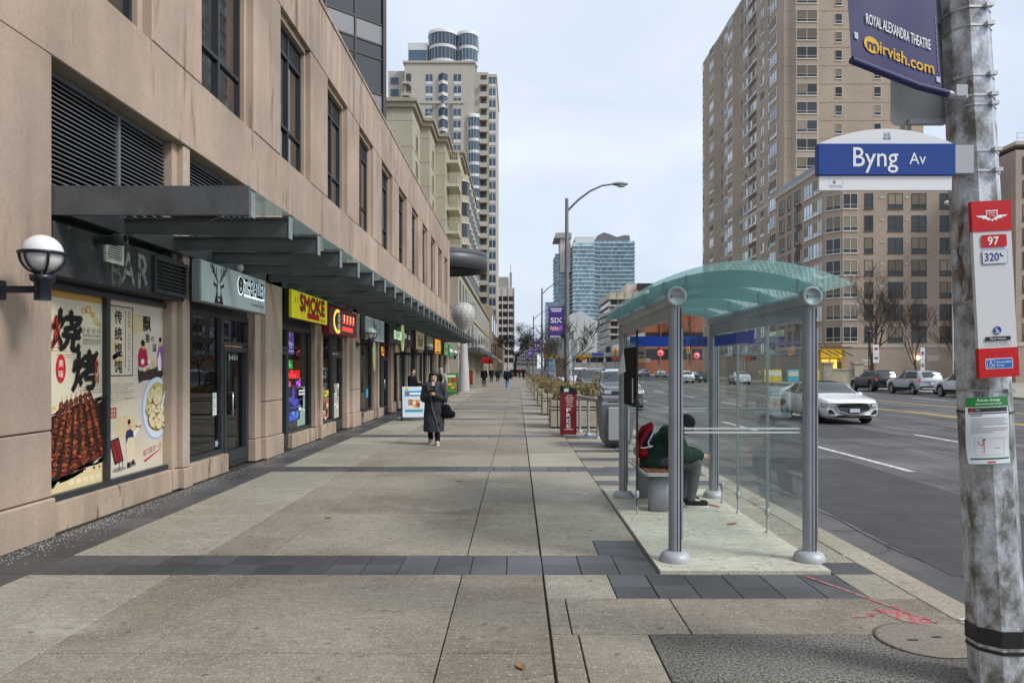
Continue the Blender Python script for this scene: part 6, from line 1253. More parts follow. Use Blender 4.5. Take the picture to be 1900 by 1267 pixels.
for j in range(7):    # bowed bays farther along
    y = 97.5+4.0*j; MB().prism([(-7.4, y-1.3), (-6.75, y-.9), (-6.5, y), (-6.75, y+.9), (-7.4, y+1.3)], xyz, 10.36, 27.5).obj('bay', M_BG, Cd)
    for q in range(6): z = 10.8+2.8*q; MB().prism([(-7.38, y-1.36), (-6.72, y-.95), (-6.46, y), (-6.72, y+.95), (-7.38, y+1.36)], xyz, z, z+1.7).obj('bay_window', M_WGL, Cd); MB().prism([(-7.35, y-1.45), (-6.65, y-1.0), (-6.35, y), (-6.65, y+1.0), (-7.35, y+1.45)], xyz, z+1.75, z+1.95).obj('bay_sill', M_RAIL, Cd)
for i, (x, y0, y1) in enumerate(steps): MB().tube([(x-1.2, y0+.3, HH+.3), (x-1.2, y0+.3, HH+1.2), (x+.1, y0+.3, HH+1.2), (x+.1, y0+.3, HH+.3)], .04, 6).obj('roof_rail', M_RAIL, Cd)
# ---- tall pale tower
V = thing('pale_tower', 'tall pale concrete residential tower with blue glass bays and a drum-shaped crown', 'residential tower', (-18, 190, 0))
M_PC = mat('pale_concrete', (.46, .425, .365), .85, var=.08, vs=.12, streak=.05); M_PW = mat('white_spandrel', (.62, .63, .62), .5); VY = 178
v = MB().box(-27.8, -10.6, VY, VY+25, -.02, 76.7).box(-32.2, -27.81, VY+2, VY+25, -.02, 75.6).box(-10.59, -7.2, VY+.8, VY+25, -.02, 74.8).box(-7.19, -5.3, VY+1.6, VY+26, -.02, 73.8).box(-25.5, -21, VY-.6, VY-.001, -.02, 67).box(-15.9, -13.2, VY-.6, VY-.001, -.02, 67)
v.obj('wall', M_PC, V); MB().box(-28.2, -10.3, VY-.3, VY+25, 76.7, 77.2).box(-7.3, -5.1, VY+1.4, VY+26, 73.8, 74.6).box(-25.7, -13.0, VY-.8, VY-.61, 66.5, 67.2).obj('cornice', M_PC, V)
def drum(cx_, cy_, r_, z0, z1, fl, nm):
    zz = z0
    while zz < z1-.1:
        MB().lathe([(r_, 0), (r_, .75)], (cx_, cy_, zz), 32).obj('spandrel', M_PW, V); MB().lathe([(r_-.05, .75), (r_-.05, fl-.02)], (cx_, cy_, zz), 32).obj(nm, M_WGB, V)
        ml = MB()
        for q in range(int(4+r_*2.5)): th = math.pi*(1+q/(3+int(r_*2.5))); ml.box(cx_+r_*math.cos(th)-.03, cx_+r_*math.cos(th)+.03, cy_+r_*math.sin(th)-.03, cy_+r_*math.sin(th)+.03, zz+.75, zz+fl-.02)
        ml.obj('mullion', M_PW, V); zz += fl
    MB().lathe([(r_+.1, 0), (r_+.1, .9), (.1, .95)], (cx_, cy_, zz), 32).obj('crown', M_PW, V)
drum(-18.6, VY+3.5, 3.75, 77.2, 84, 3.6, 'window_band'); drum(-12.4, VY+3.2, 2.5, 77.2, 81, 3.6, 'window_band'); drum(-10.7, VY+.4, 1.45, 8, 62, 2.9, 'bay_window')
MB().box(-27.2, -22.4, VY+1.5, VY+12, 77.2, 82.4).obj('penthouse', M_PW, V); MB().box(-27.0, -22.5, VY+1.44, VY+1.49, 77.6, 80.6).obj('penthouse_glass', M_WGB, V)
for x in (-11.6, -10.4, -9.9): MB().tube([(x, VY+6, 82), (x, VY+6, 85)], .22, 6).obj('aerial', M_PW, V)
for i in range(24):
    z = 5.5+2.9*i
    def vw(x0, x1, y, h_=1.75): MB().box(x0, x1, y-.05, y-.003, z, z+h_, 0).box(x0, x1, y-.07, y-.004, z-.75, z-.001, 1).box((x0+x1)/2-.05, (x0+x1)/2+.05, y-.08, y-.0501, z, z+h_, 1).obj('window', [M_WGB, M_PW], V)
    vw(-22.6, -20.9, VY-.60 if z < 66 else VY); vw(-15.7, -13.9, VY-.60 if z < 66 else VY); vw(-7.0, -5.45, VY+1.6)
    MB().prism([(-19.4, VY), (-18.3, VY-1.1), (-17.2, VY)], xyz, z, z+1.75).obj('bay_window', M_WGB, V); MB().prism([(-19.45, VY), (-18.3, VY-1.18), (-17.15, VY)], xyz, z-.85, z-.01).obj('spandrel', M_PW, V)
    MB().box(-9.1, -7.6, VY+.75, VY+.799, z-.6, z+1.9).obj('balcony_recess', M_WFD, V); MB().box(-9.3, -7.4, VY-.3, VY+.8, z-.85, z-.6).box(-9.3, -7.4, VY-.3, VY-.2, z-.6, z+.3).obj('balcony', M_PC, V)
    if z > 60: MB().box(-28.2, -26.6, VY-.9, VY+.5, z-.85, z-.3).obj('balcony', M_PC, V); MB().box(-27.4, -26.2, VY-.05, VY-.003, z, z+1.9).obj('balcony_recess', M_WFD, V); MB().box(-31.6, -29.6, VY+1.95, VY+1.999, z, z+1.8).obj('window', M_WGB, V)
# ---- farther street buildings
def slab_tower(name, label, cat, x0, x1, y, h, wallm, glassm, fl=3.0, d=20, cols=6, slabm=None, side='W'):
    t = thing(name, label, cat, ((x0+x1)/2, y+d/2, 0)); MB().box(x0, x1, y, y+d, -.02, h).obj('wall', wallm, t)
    n = int((h-4)/fl); b = MB(); s = MB()
    for i in range(n):
        z = 4+fl*i; b.box(x0+.3, x1-.3, y-.08, y-.003, z, z+fl*.62); xs = x0 if side == 'W' else x1; b.box(xs-.08 if side == 'W' else xs+.003, xs-.003 if side == 'W' else xs+.08, y+.3, y+d-.3, z, z+fl*.62)
        if slabm: s.box(x0-1.0, x1+1.0, y-1.1, y+d, z+fl*.70, z+fl*.70+.28)
    b.obj('window_rows', glassm, t); tag(b and KIDS[t.name][-1], kind='stuff')
    m_ = MB()
    for i in range(cols+1): x = x0+(x1-x0)*i/cols; m_.box(x-.15, x+.15, y-.35, y-.081, 3, h)
    m_.obj('fins', wallm, t)
    if slabm: s.obj('balcony_slabs', slabm, t); tag(KIDS[t.name][-1], kind='stuff')
    return t
M_OF = mat('pale_office', (.52, .46, .42), .8, var=.05, vs=.1); M_SL = mat('balcony_slab', (.66, .72, .76), .6); M_CW = node_mat('curtain_wall', _panes((.34, .50, .57), (.11, .22, .28))); M_CW2 = node_mat('curtain_wall_dark', _panes((.17, .31, .38), (.05, .11, .15))); M_GR = mat('grey_concrete_far', (.32, .31, .29), .8, var=.1, vs=.1)
t = slab_tower('office_slab', 'pale pink office slab with dark window bands at the end of the pavement', 'office building', -9.2, -1.4, 320, 37, M_OF, M_WGL, 3.4, 30, 3); MB().box(-9, -4, 321, 340, 37, 42).box(-3.5, -2.5, 321, 325, 37, 44).tube([(-3, 323, 44), (-3, 323, 48)], .15, 6).obj('plant_room', M_GR, t)
t = thing('tan_corner_building', 'tan low corner building beyond the arcade with big dark windows', 'building', (-6, 150, 0)); MB().box(-20, -4.8, 130, 170, -.02, 13).box(-20, -3.6, 172, 200, -.02, 9).obj('wall', mat('tan_far', (.42, .31, .22), .85, var=.1, vs=.2), t)
for q in range(3):
    for z in (4, 8.5): MB().box(-4.79, -4.7, 132+12*q, 140+12*q, z, z+3).obj('window', M_WGL, t)
MB().box(-9.5, -5.5, 129.9, 129.99, 4.5, 7.5).obj('window', M_WGL, t); MB().box(-9.5, -5.5, 129.9, 129.99, 8.6, 11.5).obj('window', M_WGL, t)
t = slab_tower('glass_condominium', 'blue glass condominium tower with white balcony edges and a curved grey roof', 'condominium', 59, 89, 550, 98, M_CW, M_CW2, 3.0, 30, 7, M_SL); MB().prism([(61, 98), (61, 102.5), (66, 105), (70, 104), (76, 101.5), (82, 103), (86, 102.5), (86, 98)], sflat, 552, 575).obj('roof_crown', mat('roof_crown_grey', (.16, .16, .17), .6), t)
t = slab_tower('glass_condominium', 'paler blue glass condominium left of the tower with the curved roof', 'condominium', 42, 58, 545, 96, node_mat('curtain_wall_pale', _panes((.52, .66, .72), (.22, .36, .43))), M_CW, 3.0, 30, 5, M_SL); MB().box(44, 58.5, 548, 570, 96, 101).obj('penthouse', M_PW, t)
t = slab_tower('glass_condominium', 'narrow condominium with beige upper part and a flared roof, left of the two blue towers', 'condominium', 29.5, 41, 560, 90, M_CW2, M_CW, 3.0, 25, 4, M_SL); MB().box(33, 41, 555, 580, 75, 104).obj('upper_block', M_OF, t); MB().prism([(28, 101), (41.5, 101), (41.5, 105), (29.5, 105)], sflat, 553, 582).obj('flared_roof', M_GR, t)
slab_tower('glass_office', 'dark teal glass office tower beside the distant street lights', 'office building', 19.5, 28.5, 500, 47, M_CW2, M_CW, 3.5, 30, 4); slab_tower('glass_office', 'low bright blue glass office below the condominium towers', 'office building', 29, 41, 420, 22, M_CW, M_CW2, 3.5, 30, 4)
t = thing('angular_hall', 'pale grey angular windowless building below the blue towers', 'building', (40, 380, 0)); MB().prism([(26, 0), (42, 0), (42, 26), (33, 32), (32, 31), (26, 29)], sflat, 380, 400).obj('wall', mat('pale_angular', (.50, .52, .52), .6, var=.06, vs=.05), t); MB().box(20, 26.5, 379, 399, 0, 29).obj('dark_wing', M_GR, t); MB().box(21, 26, 378.9, 378.99, 4, 27).obj('window', M_WGL, t)
slab_tower('low_block', 'low dark block with two wide black windows at the far crossing', 'building', 24, 36, 300, 8, M_GR, M_WGL, 3.6, 15, 2)
t = slab_tower('beige_apartments', 'beige balcony apartment building between the blue towers and the shelter roof', 'apartment building', 38.5, 58, 300, 33, mat('beige_far', (.46, .40, .31), .85, var=.1, vs=.1), M_WGL, 3.0, 40, 6, M_OF); MB().box(46, 54, 304, 320, 33, 37).obj('penthouse', M_OF, t)
# red brick building seen through the shelter
t = slab_tower('brick_offices', 'orange-red brick office block with dark window bands seen through the shelter glass', 'office building', 35, 56, 198, 17.5, node_mat('red_brick', _brick((.40, .15, .085), 0)), M_WGL, 4.6, 40, 5); MB().box(34.8, 56.2, 197.6, 197.9, 17.0, 18.2).obj('parapet', M_TRIM, t); MB().box(33.2, 35, 190, 198, 3.2, 4.2).obj('porch_roof', C('#8d9296', .6), t)
bb2 = thing('billboard', 'small dark rooftop billboard behind the shelter roof', 'billboard', (53, 302, 33)); MB().box(50, 56.6, 302, 303, 34.2, 37.0).obj('panel', C('#2a2c2e', .6), bb2); MB().box(50, 50.4, 302.2, 302.6, 33, 34.2).box(56, 56.4, 302.2, 302.6, 33, 34.2).obj('leg', M_GR, bb2)
# far row closing the right-hand side of the street
for i, (x0, x1, y, h, lab) in enumerate([(35, 60, 245, 12, 'grey low-rise row beyond the red brick offices'), (64, 92, 170, 16, 'dull brown block behind the red brick offices')]): slab_tower('low_block', lab, 'building', x0, x1, y, h, M_GR if i == 0 else M_BL, M_WGL, 3.6, 40, 8)
for i, (x0, x1, y, h, lab) in enumerate([(-60, -12, 520, 22, 'hazy grey low blocks closing the far end of the street on the tree side'), (-10, 3, 640, 16, 'small grey block at the very end of the street'), (2.5, 19, 700, 26, 'pale grey block at the very end of the street behind the street lights'), (60, 120, 420, 20, 'long grey building far behind the red brick offices')]): slab_tower('far_block', lab, 'building', x0, x1, y, h, M_GR, M_WGL, 3.6, 40, 8)
# ------------------------------------------------------------------ vehicles
def cr_interp(pts, s):
    for (a, x), (b, y) in zip(pts, pts[1:]):
        if s <= b:
            u = (s-a)/(b-a) if b > a else 0; u2 = u*u*(3-2*u); return x+(y-x)*(u*.5+u2*.5)
    return pts[-1][1]
KIND = {
 'sedan': dict(L=4.69, W=1.86, wr=.34, wy=(-1.40, 1.44), top=[(0, .72), (.025, .79), (.10, .86), (.27, .95), (.31, .98), (.46, 1.36), (.56, 1.41), (.68, 1.385), (.82, 1.19), (.90, 1.08), (.97, 1.03), (1, .94)], belt=[(0, .69), (.05, .74), (.28, .88), (.5, .92), (.8, .97), (.95, .98), (1, .92)], bot=[(0, .30), (.04, .20), (.5, .19), (.95, .24), (1, .36)],
   win=(.345, .47, .80, .70), bp=.575, ws=(.318, .452), rw=(.705, .85)),
 'suv': dict(L=4.72, W=1.90, wr=.37, wy=(-1.40, 1.40), top=[(0, .82), (.03, .95), (.10, 1.02), (.25, 1.10), (.29, 1.14), (.40, 1.60), (.50, 1.70), (.80, 1.68), (.93, 1.58), (.985, 1.16), (1, .95)], belt=[(0, .78), (.05, .90), (.25, 1.03), (.9, 1.11), (1, .92)], bot=[(0, .34), (.04, .25), (.5, .24), (.95, .30), (1, .42)],
   win=(.32, .42, .93, .86), bp=.56, ws=(.297, .40), rw=(.93, .978)),
}
M_CG = mat('car_glass', (.02, .027, .03), .03, spec=.9, coat=.6); M_TYRE = mat('tyre', (.018, .018, .019), .8); M_RIM = mat('alloy_rim', (.42, .42, .43), .35, metal=.3); M_TRB = mat('car_black_trim', (.014, .014, .015), .45); M_HL = mat('headlight', (.72, .76, .8), .12, spec=.8, coat=.5); M_TL = mat('tail_light', (.42, .015, .02), .2, coat=.5, emit=.25); M_PLT = C('#c9d3dc', .5)
def wheel_meshes(r):
    ty = MB().lathe([(r*.70, -.10), (r*.93, -.115), (r, -.085), (r, .085), (r*.93, .115), (r*.70, .10)], (0, 0, 0), 30, ax='X', cap=False).obj('tyre', M_TYRE, mesh_only=True)
    rm = MB().lathe([(r*.70, -.09), (r*.71, .10), (r*.66, .09), (r*.64, .02)], (0, 0, 0), 30, ax='X', cap=False)
    for sd in (-1, 1):
        for q in range(10):
            th = 2*math.pi*(q//2)/5+(.16 if q % 2 else -.16); c_, s_ = math.cos(th), math.sin(th); p, d = (-s_*.022, c_*.022), (c_, s_)
            x0, x1 = (.06, .088) if sd > 0 else (-.088, -.06)
            vs = [(x, d[0]*rr+k*p[0], d[1]*rr+k*p[1]) for x in (x0, x1) for rr in (.03, r*.67) for k in (-1, 1)]
            rm.add(vs, [(0, 1, 3, 2), (4, 6, 7, 5), (0, 4, 5, 1), (2, 3, 7, 6), (0, 2, 6, 4), (1, 5, 7, 3)])
    rm.lathe([(.06, -.092), (.06, .092), (.001, .095)], (0, 0, 0), 14, ax='X'); rm = rm.obj('rim', M_RIM, mesh_only=True)
    dk = MB().lathe([(.001, -.03), (r*.69, -.03), (r*.69, .03), (.001, .03)], (0, 0, 0), 24, ax='X').obj('brake', M_TRB, mesh_only=True)
    return ty, rm, dk
_WM = {}
def car(kind, colour, label, loc, rz=0, cat='car', detail='smooth', roof=None, group='cars on the street', scale=1, hscale=1):
    k = KIND[kind]; Lh, Wd = k['L'], k['W']/2; t = thing('car', label, cat, (0, 0, 0), group, local=True)
    paint = mat('car_paint_'+colour[1:], hexc(colour), .3, spec=.5, coat=.8); rp = C(roof, .15) if roof else paint
    def hw(s):
        f = 1
        if s < .10: f = .90+.10*(1-(1-s/.10)**2.2)
        if s > .90: f = .88+.12*(1-((s-.90)/.10)**2.2)
        return Wd*f
    def sec(s):
        h_, zt, zb, z0 = hw(s), cr_interp(k['top'], s)*hscale, cr_interp(k['belt'], s)*hscale, cr_interp(k['bot'], s); zt = max(zt, zb+.012); cab = min(1, max(0, (zt-zb-.03)/.3))
        re = .93-.19*cab; m_ = z0+(zb-z0)*.45
        return [(0, z0), (h_*.86, z0), (h_*.965, z0+.07), (h_, m_), (h_*.988, zb-.07), (h_*.945, zb), (h_*(.945*.45+re*.55)+.012*cab, zb+(zt-zb)*.5), (h_*re, zb+(zt-zb)*.86), (h_*re*.62, zt-.012), (0, zt)]
    def yy(s, x):
        b = .20*max(0, 1-s/.14) if s < .14 else (-.14*max(0, (s-.88)/.12) if s > .88 else 0); return -Lh/2+Lh*s+b*(x/Wd)**2
    def surf(s, tt, side, off=0):
        p = sec(s); i = min(int(tt), len(p)-2); f = tt-i; x = p[i][0]+(p[i+1][0]-p[i][0])*f; z = p[i][1]+(p[i+1][1]-p[i][1])*f
        dx, dz = p[i+1][0]-p[i][0], p[i+1][1]-p[i][1]; n = Vector((dz, 0, -dx)).normalized()
        return Vector((side*(x+n.x*off), yy(s, x), z+n.z*off))
    S_ = [0, .008, .02, .035, .055, .08, .11]+[.14+.03*i for i in range(25)]+[.885, .905, .925, .945, .96, .975, .99, 1]
    b = MB(); n = 10; rows = []
    for s in S_:
        p = sec(s); row = [(-x, yy(s, x), z) for x, z in p[::-1]]+[(x, yy(s, x), z) for x, z in p[1:-1]]; rows.append(row)
    m = len(rows[0]); vs = [v_ for r_ in rows for v_ in r_]
    b.add(vs, [(i*m+j, i*m+(j+1) % m, (i+1)*m+(j+1) % m, (i+1)*m+j) for i in range(len(S_)-1) for j in range(m)], 0, True); b.add(rows[0], [tuple(range(m))[::-1]], 0); b.add(rows[-1], [tuple(range(m))], 0)
    me = b.obj('body', [paint, M_TRB], mesh_only=True); bmx = bmesh.new(); bmx.from_mesh(me); bmesh.ops.remove_doubles(bmx, verts=bmx.verts, dist=.0005); bmesh.ops.recalc_face_normals(bmx, faces=bmx.faces); bmx.to_mesh(me); bmx.free()
    cut = MB(); r_ = k['wr']+.055
    for wy in k['wy']:
        for sd in (-1, 1): cut.lathe([(r_, min(sd*(Wd-.30), sd*(Wd+.2))), (r_, max(sd*(Wd-.30), sd*(Wd+.2)))], (0, wy, k['wr']), 28, m=1, ax='X')
    cm_ = cut.obj('cut', [paint, M_TRB], mesh_only=True); bmx = bmesh.new(); bmx.from_mesh(cm_); bmesh.ops.remove_doubles(bmx, verts=bmx.verts, dist=.0005); bmesh.ops.recalc_face_normals(bmx, faces=bmx.faces); bmx.to_mesh(cm_); bmx.free()
    co = bpy.data.objects.new('cut', cm_); TMP.collection.objects.link(co)
    me = evaluated(me, [('BOOLEAN', dict(object=co, operation='DIFFERENCE', solver='EXACT'))]); bpy.data.objects.remove(co)
    body = place('body', me, t)
    def patch(name, m_, s0f, s1f, t0, t1, side, off=.006, ns=8, ntt=5, parent=t):
        q = MB(); g = []
        for j in range(ntt+1):
            tt = t0+(t1-t0)*j/ntt; f = j/ntt; a, b_ = s0f(f), s1f(f)
            for i in range(ns+1): g.append(surf(a+(b_-a)*i/ns, tt, side, off))
        fs = [(j*(ns+1)+i, j*(ns+1)+i+1, (j+1)*(ns+1)+i+1, (j+1)*(ns+1)+i) for j in range(ntt) for i in range(ns)]
        q.add(g, fs if side > 0 else [f[::-1] for f in fs], 0, True); return q.obj(name, m_, parent)
    w0, w1, w2, w3 = k['win']; bp = k['bp']; fl = lambda a, c: (lambda f: a+(c-a)*f)
    for sd in (-1, 1):
        patch('window', M_CG, fl(w0, w1), fl(bp-.006, bp-.006), 5.10, 6.92, sd); patch('window', M_CG, fl(bp+.008, bp+.008), fl(w2, w3), 5.10, 6.92, sd)
        patch('window_trim', M_TRB if detail != 'smooth' else M_CHROME, fl(w0-.012, w0-.01), fl(w2+.01, w2+.008), 5.0, 5.09, sd, .008, 10, 1)
        for sv in (w0-.02, bp, .80 if kind == 'sedan' else .82): patch('door_seam', M_TRB, fl(sv, sv), fl(sv+.0016, sv+.0016), 2.1, 4.98, sd, .004, 1, 8)
        for sv in (bp-.05, .77 if kind == 'sedan' else .79): o = surf(sv, 4.3, sd, .012); MB().box(o.x-.012, o.x+.012, o.y-.09, o.y+.09, o.z-.014, o.z+.014, bev=.006).obj('door_handle', paint, t)
        o = surf(w0+.02, 5.05, sd); MB().ell((o.x+sd*.10, o.y, o.z+.05), (.10, .055, .065), 12, 8).obj('mirror', paint, t)
        patch('sill_trim', M_TRB, fl(.24, .24), fl(.78, .78), 1.3, 2.15 if kind == 'sedan' else 2.6, sd, .006, 8, 2)
        # lamps
        if kind == 'sedan':
            patch('headlight_housing', M_CG, fl(.003, .003), fl(.085, .095), 3.55, 4.62, sd, .005, 8, 4)
            for j in range(2): patch('headlight', M_HL, fl(.004, .004), fl(.080, .085), 3.66+.52*j, 3.98+.52*j, sd, .009, 8, 2)
            patch('tail_light', M_TL, fl(.955, .955), fl(.998, .998), 4.0, 4.9, sd, .006, 4, 3)
        else:
            patch('headlight', M_HL, fl(.004, .004), fl(.075, .06), 4.0, 4.9, sd, .006, 6, 3); patch('tail_light', M_TL, fl(.945, .95), fl(.998, .998), 4.1, 5.6, sd, .006, 5, 5)
            patch('wheel_arch_trim', M_TRB, fl(.10, .10), fl(.14, .14), 1.6, 2.2, sd, .006, 2, 2)
    def wide(name, m_, s0, s1, t0, off=.006):
        q = MB(); g = []; ns = 8; tl = [(-1, t0), (-1, 8), (-1, 8.6), (1, 9), (1, 8.6), (1, 8), (1, t0)]
        for i in range(ns+1):
            s = s0+(s1-s0)*i/ns
            for sd, tt in tl: v_ = surf(s, min(tt, 8.999), sd, 0); g.append((v_.x, v_.y-(off if s < .5 else -off)*.5, v_.z+off))
        c_ = len(tl); q.add(g, [(i*c_+j, i*c_+j+1, (i+1)*c_+j+1, (i+1)*c_+j) for i in range(ns) for j in range(c_-1)], 0, True); return q.obj(name, m_, t)
    wide('windscreen', M_CG, *k['ws'], 7.12); wide('rear_window', M_CG, *k['rw'], 7.3, .008)
    if roof: wide('roof', rp, k['ws'][1]+.006, k['rw'][0]-.006, 7.05, .003)
    # front face
    zt0 = cr_interp(k['top'], 0); fy = lambda x: -Lh/2+.20*(x/Wd)**2
    def face(name, m_, pts, off, par=t, rear=False):
        q = MB(); ry = (lambda x: Lh/2-.14*(x/Wd)**2)
        f_ = (lambda u, v_, d_: (u, ry(u)+d_, v_)) if rear else (lambda u, v_, d_: (u, fy(u)-d_, v_)); q.prism(pts, f_, -.02, off); return q.obj(name, m_, par)
    if kind == 'sedan':
        gr = face('grille', mat('grille_mesh', (.03, .03, .032), .4, metal=.5, fine=.6, fs=70), [(-.46, .67), (-.56, .58), (-.46, .46), (-.16, .36), (.16, .36), (.46, .46), (.56, .58), (.46, .67), (0, .69)], .014)
        face('grille_rim', M_CHROME, [(-.48, .685), (-.585, .58), (-.48, .445), (-.17, .342), (.17, .342), (.48, .445), (.585, .58), (.48, .685), (0, .705)], .006)
        for sd in (-1, 1): face('air_intake', M_TRB, [(sd*.60, .33), (sd*.78, .35), (sd*.81, .47), (sd*.72, .49), (sd*.63, .41)][::sd], .008)
        face('lower_intake', M_TRB, [(-.60, .235), (.60, .235), (.52, .315), (-.52, .315)], .012); pl_ = face('number_plate', M_PLT, [(-.16, .41), (.16, .41), (.16, .53), (-.16, .53)], .03)
        for sd in (-1, 1):
            face('headlight_housing', M_CG, [(sd*.60, .575), (sd*.83, .59), (sd*.83, .685), (sd*.60, .675)][::sd], .008)
            for j in range(2): face('headlight', M_HL, [(sd*.61, .590+.048*j), (sd*.825, .602+.048*j), (sd*.825, .632+.048*j), (sd*.61, .620+.048*j)][::sd], .014)
        face('badge', M_CHROME, [(-.13, .716), (0, .708), (.13, .716), (0, .728)], .02)
        face('number_plate', M_PLT, [(-.17, .55), (.17, .55), (.17, .70), (-.17, .70)], .015, t, True); face('rear_bumper', M_TRB, [(-.7, .34), (.7, .34), (.66, .44), (-.66, .44)], .01, t, True)
    else:
        face('grille', M_TRB, [(-.45, .56), (.45, .56), (.50, .76), (-.50, .76)], .012); face('lower_intake', M_TRB, [(-.70, .36), (.70, .36), (.64, .50), (-.64, .50)], .012); face('number_plate', M_PLT, [(-.17, .44), (.17, .44), (.17, .56), (-.17, .56)], .03)
        face('number_plate', M_PLT, [(-.17, .72), (.17, .72), (.17, .87), (-.17, .87)], .02, t, True); face('rear_bumper', M_TRB, [(-.82, .40), (.82, .40), (.80, .60), (-.80, .60)], .018, t, True)
        MB().box(-Wd*.62, -Wd*.58, -.55, 1.5, 1.625*hscale, 1.672*hscale).box(Wd*.58, Wd*.62, -.55, 1.5, 1.625*hscale, 1.672*hscale).obj('roof_rail', M_TRB, t)
        if detail == 'boxy':
            for sd in (-1, 1): face('headlight', M_HL, [(sd*.52, .78), (sd*.80, .78), (sd*.80, .92), (sd*.52, .92)][::sd], .016)
    if k['wr'] not in _WM: _WM[k['wr']] = wheel_meshes(k['wr'])
    ty, rm, dk = _WM[k['wr']]
    for wy in k['wy']:
        for sd in (-1, 1):
            w_ = place('wheel', ty, t); w_.location = (sd*(Wd-.13), wy, k['wr']); place('rim', rm, w_); place('brake', dk, w_)
    t.location = loc; t.rotation_euler = (0, 0, rz); t.scale = (scale,)*3; return t
RZ = -.12
car('sedan', '#eef1f2', 'white sports sedan with black roof driving towards the camera in the near lanes', (11.0, 25.9, RZ), R(0), roof='#141517')
car('suv', '#20262e', 'dark blue SUV parked across the road, first in line of three', (28.3, 57.4, RZ), R(180))
car('suv', '#b4bac0', 'silver SUV parked across the road between the dark and the white one', (28.3, 51.5, RZ), R(180))
car('suv', '#d8dcdf', 'white SUV parked across the road half hidden behind the big pole', (28.2, 45.2, RZ), R(180))
car('suv', '#5d646a', 'boxy grey-green SUV parked at the kerb behind the waste bin', (4.45, 32.6, RZ), 0, 'car', 'boxy', roof='#c9d0d2', hscale=1.07)
car('suv', '#3c4146', 'dark grey SUV queued behind the boxy one by the kerb', (4.6, 43.5, RZ), 0, 'car', 'boxy', hscale=1.08)
car('suv', '#dde0e1', 'white SUV queued by the kerb beyond the dark grey one', (4.7, 54, RZ), 0, 'car', 'boxy', hscale=1.1)
car('sedan', '#d5d9da', 'white saloon farther back in the kerbside queue', (4.8, 66, RZ), 0)
car('sedan', '#c4c9cc', 'silver saloon far back in the kerbside queue', (5.0, 78, RZ), 0)
car('suv', '#dfe2e3', 'white hatchback driving away seen from behind between the shelter posts', (20.2, 88, RZ), R(180), hscale=.88)
car('sedan', '#d2d7da', 'white coupe driving away seen through the shelter side glass', (25.2, 82, RZ), R(172))
car('sedan', '#2c2f33', 'dark saloon half hidden by the rear shelter post', (22.8, 92, RZ), R(180))
car('suv', '#c9ced1', 'pale SUV parked far across the road beside the bare trees', (26.6, 152, RZ), R(180), hscale=.9)
car('sedan', '#d8dbdc', 'small white saloon parked far across the road', (28.2, 142, RZ), R(176))
# ------------------------------------------------------------------ bare trees
M_BARK = mat('bark', (.075, .055, .042), .95, var=.25, vs=6, fine=.3, fs=50); M_BARK2 = mat('bark_twig', (.055, .042, .036), .95)
def bare_tree(label, loc, h, seed, spread=.55, levels=5, r0=None, trunk=.28, group='bare street trees', kids=3, up=.35, limb=.75):
    random.seed(seed); t = thing('bare_tree', label, 'tree', loc, group, local=True); r0 = r0 or h*.022; tr = MB(); cr_ = MB()
    def grow(p, d, ln, r_, lev, mb):
        n = 4; path = [p]; dd = d.copy()
        for i in range(n):
            dd = (dd+Vector((random.gauss(0, .13), random.gauss(0, .13), random.gauss(.04, .08)))).normalized(); path.append(path[-1]+dd*(ln/n))
        rr = [r_*(1-.42*i/n) for i in range(n+1)]; mb.tube(path, rr, 8 if lev <= 1 else (5 if lev <= 2 else 3), 0 if lev < 3 else 1, cap=False)
        if lev >= levels: return
        k = random.choice([kids, kids, kids+1]) if lev < levels-1 else kids+1
        for i in range(k):
            f = random.uniform(.35, 1.0) if lev > 0 else random.uniform(.72, 1.0); j = min(int(f*n), n-1); q = path[j].lerp(path[j+1], f*n-j)
            a = random.uniform(0, 6.283)+i*2.1; side = Vector((math.cos(a), math.sin(a), 0)); nd = (dd*(1-spread)+side*spread*random.uniform(.7, 1.4)+Vector((0, 0, up*random.uniform(.1, 1)))).normalized()
            grow(q, nd, ln*(random.uniform(.55, .82) if lev else limb*random.uniform(.8, 1.15)), max(.011, rr[j]*random.uniform(.5, .72)), lev+1, cr_)
    grow(Vector((0, 0, -.05)), Vector((random.uniform(-.06, .06), random.uniform(-.06, .06), 1)).normalized(), h*trunk, r0, 0, tr)
    tr.obj('trunk', [M_BARK, M_BARK2], t); cr_.obj('crown', [M_BARK, M_BARK2], t); return t
bare_tree('large bare tree in front of the brick block across the road', (38.3, 78, 0), 20, 12, .50, 6, .30, .15, limb=1.35, up=.75)
bare_tree('smaller bare tree right of the large one in front of the brick block', (42.8, 77, 0), 14, 31, .48, 6, .17, .18, limb=1.3, up=.75)
bare_tree('bare tree beside the big pole in front of the brick block', (48.5, 80, 0), 12, 57, .48, 6, .13, .2, limb=1.2, up=.7)
bare_tree('wide dark bare tree at the far end of the pavement', (-.6, 150, 0), 23, 44, .65, 7, .40, .20)
bare_tree('bare tree behind the shelter glass across the road', (33, 150, 0), 20, 71, .62, 6, .26, .3)
bare_tree('second bare tree behind the shelter glass, farther back', (37, 165, 0), 19, 83, .62, 6, .24, .3)
for i, (x, y) in enumerate(PL[1:7]):
    bare_tree('young bare tree in the %s planter from the red FREE box' % nth[i+1], (x+.25, y+.1, .72), 3.6, 90+i, .5, 4, .035, .42, 'young trees in the planters')
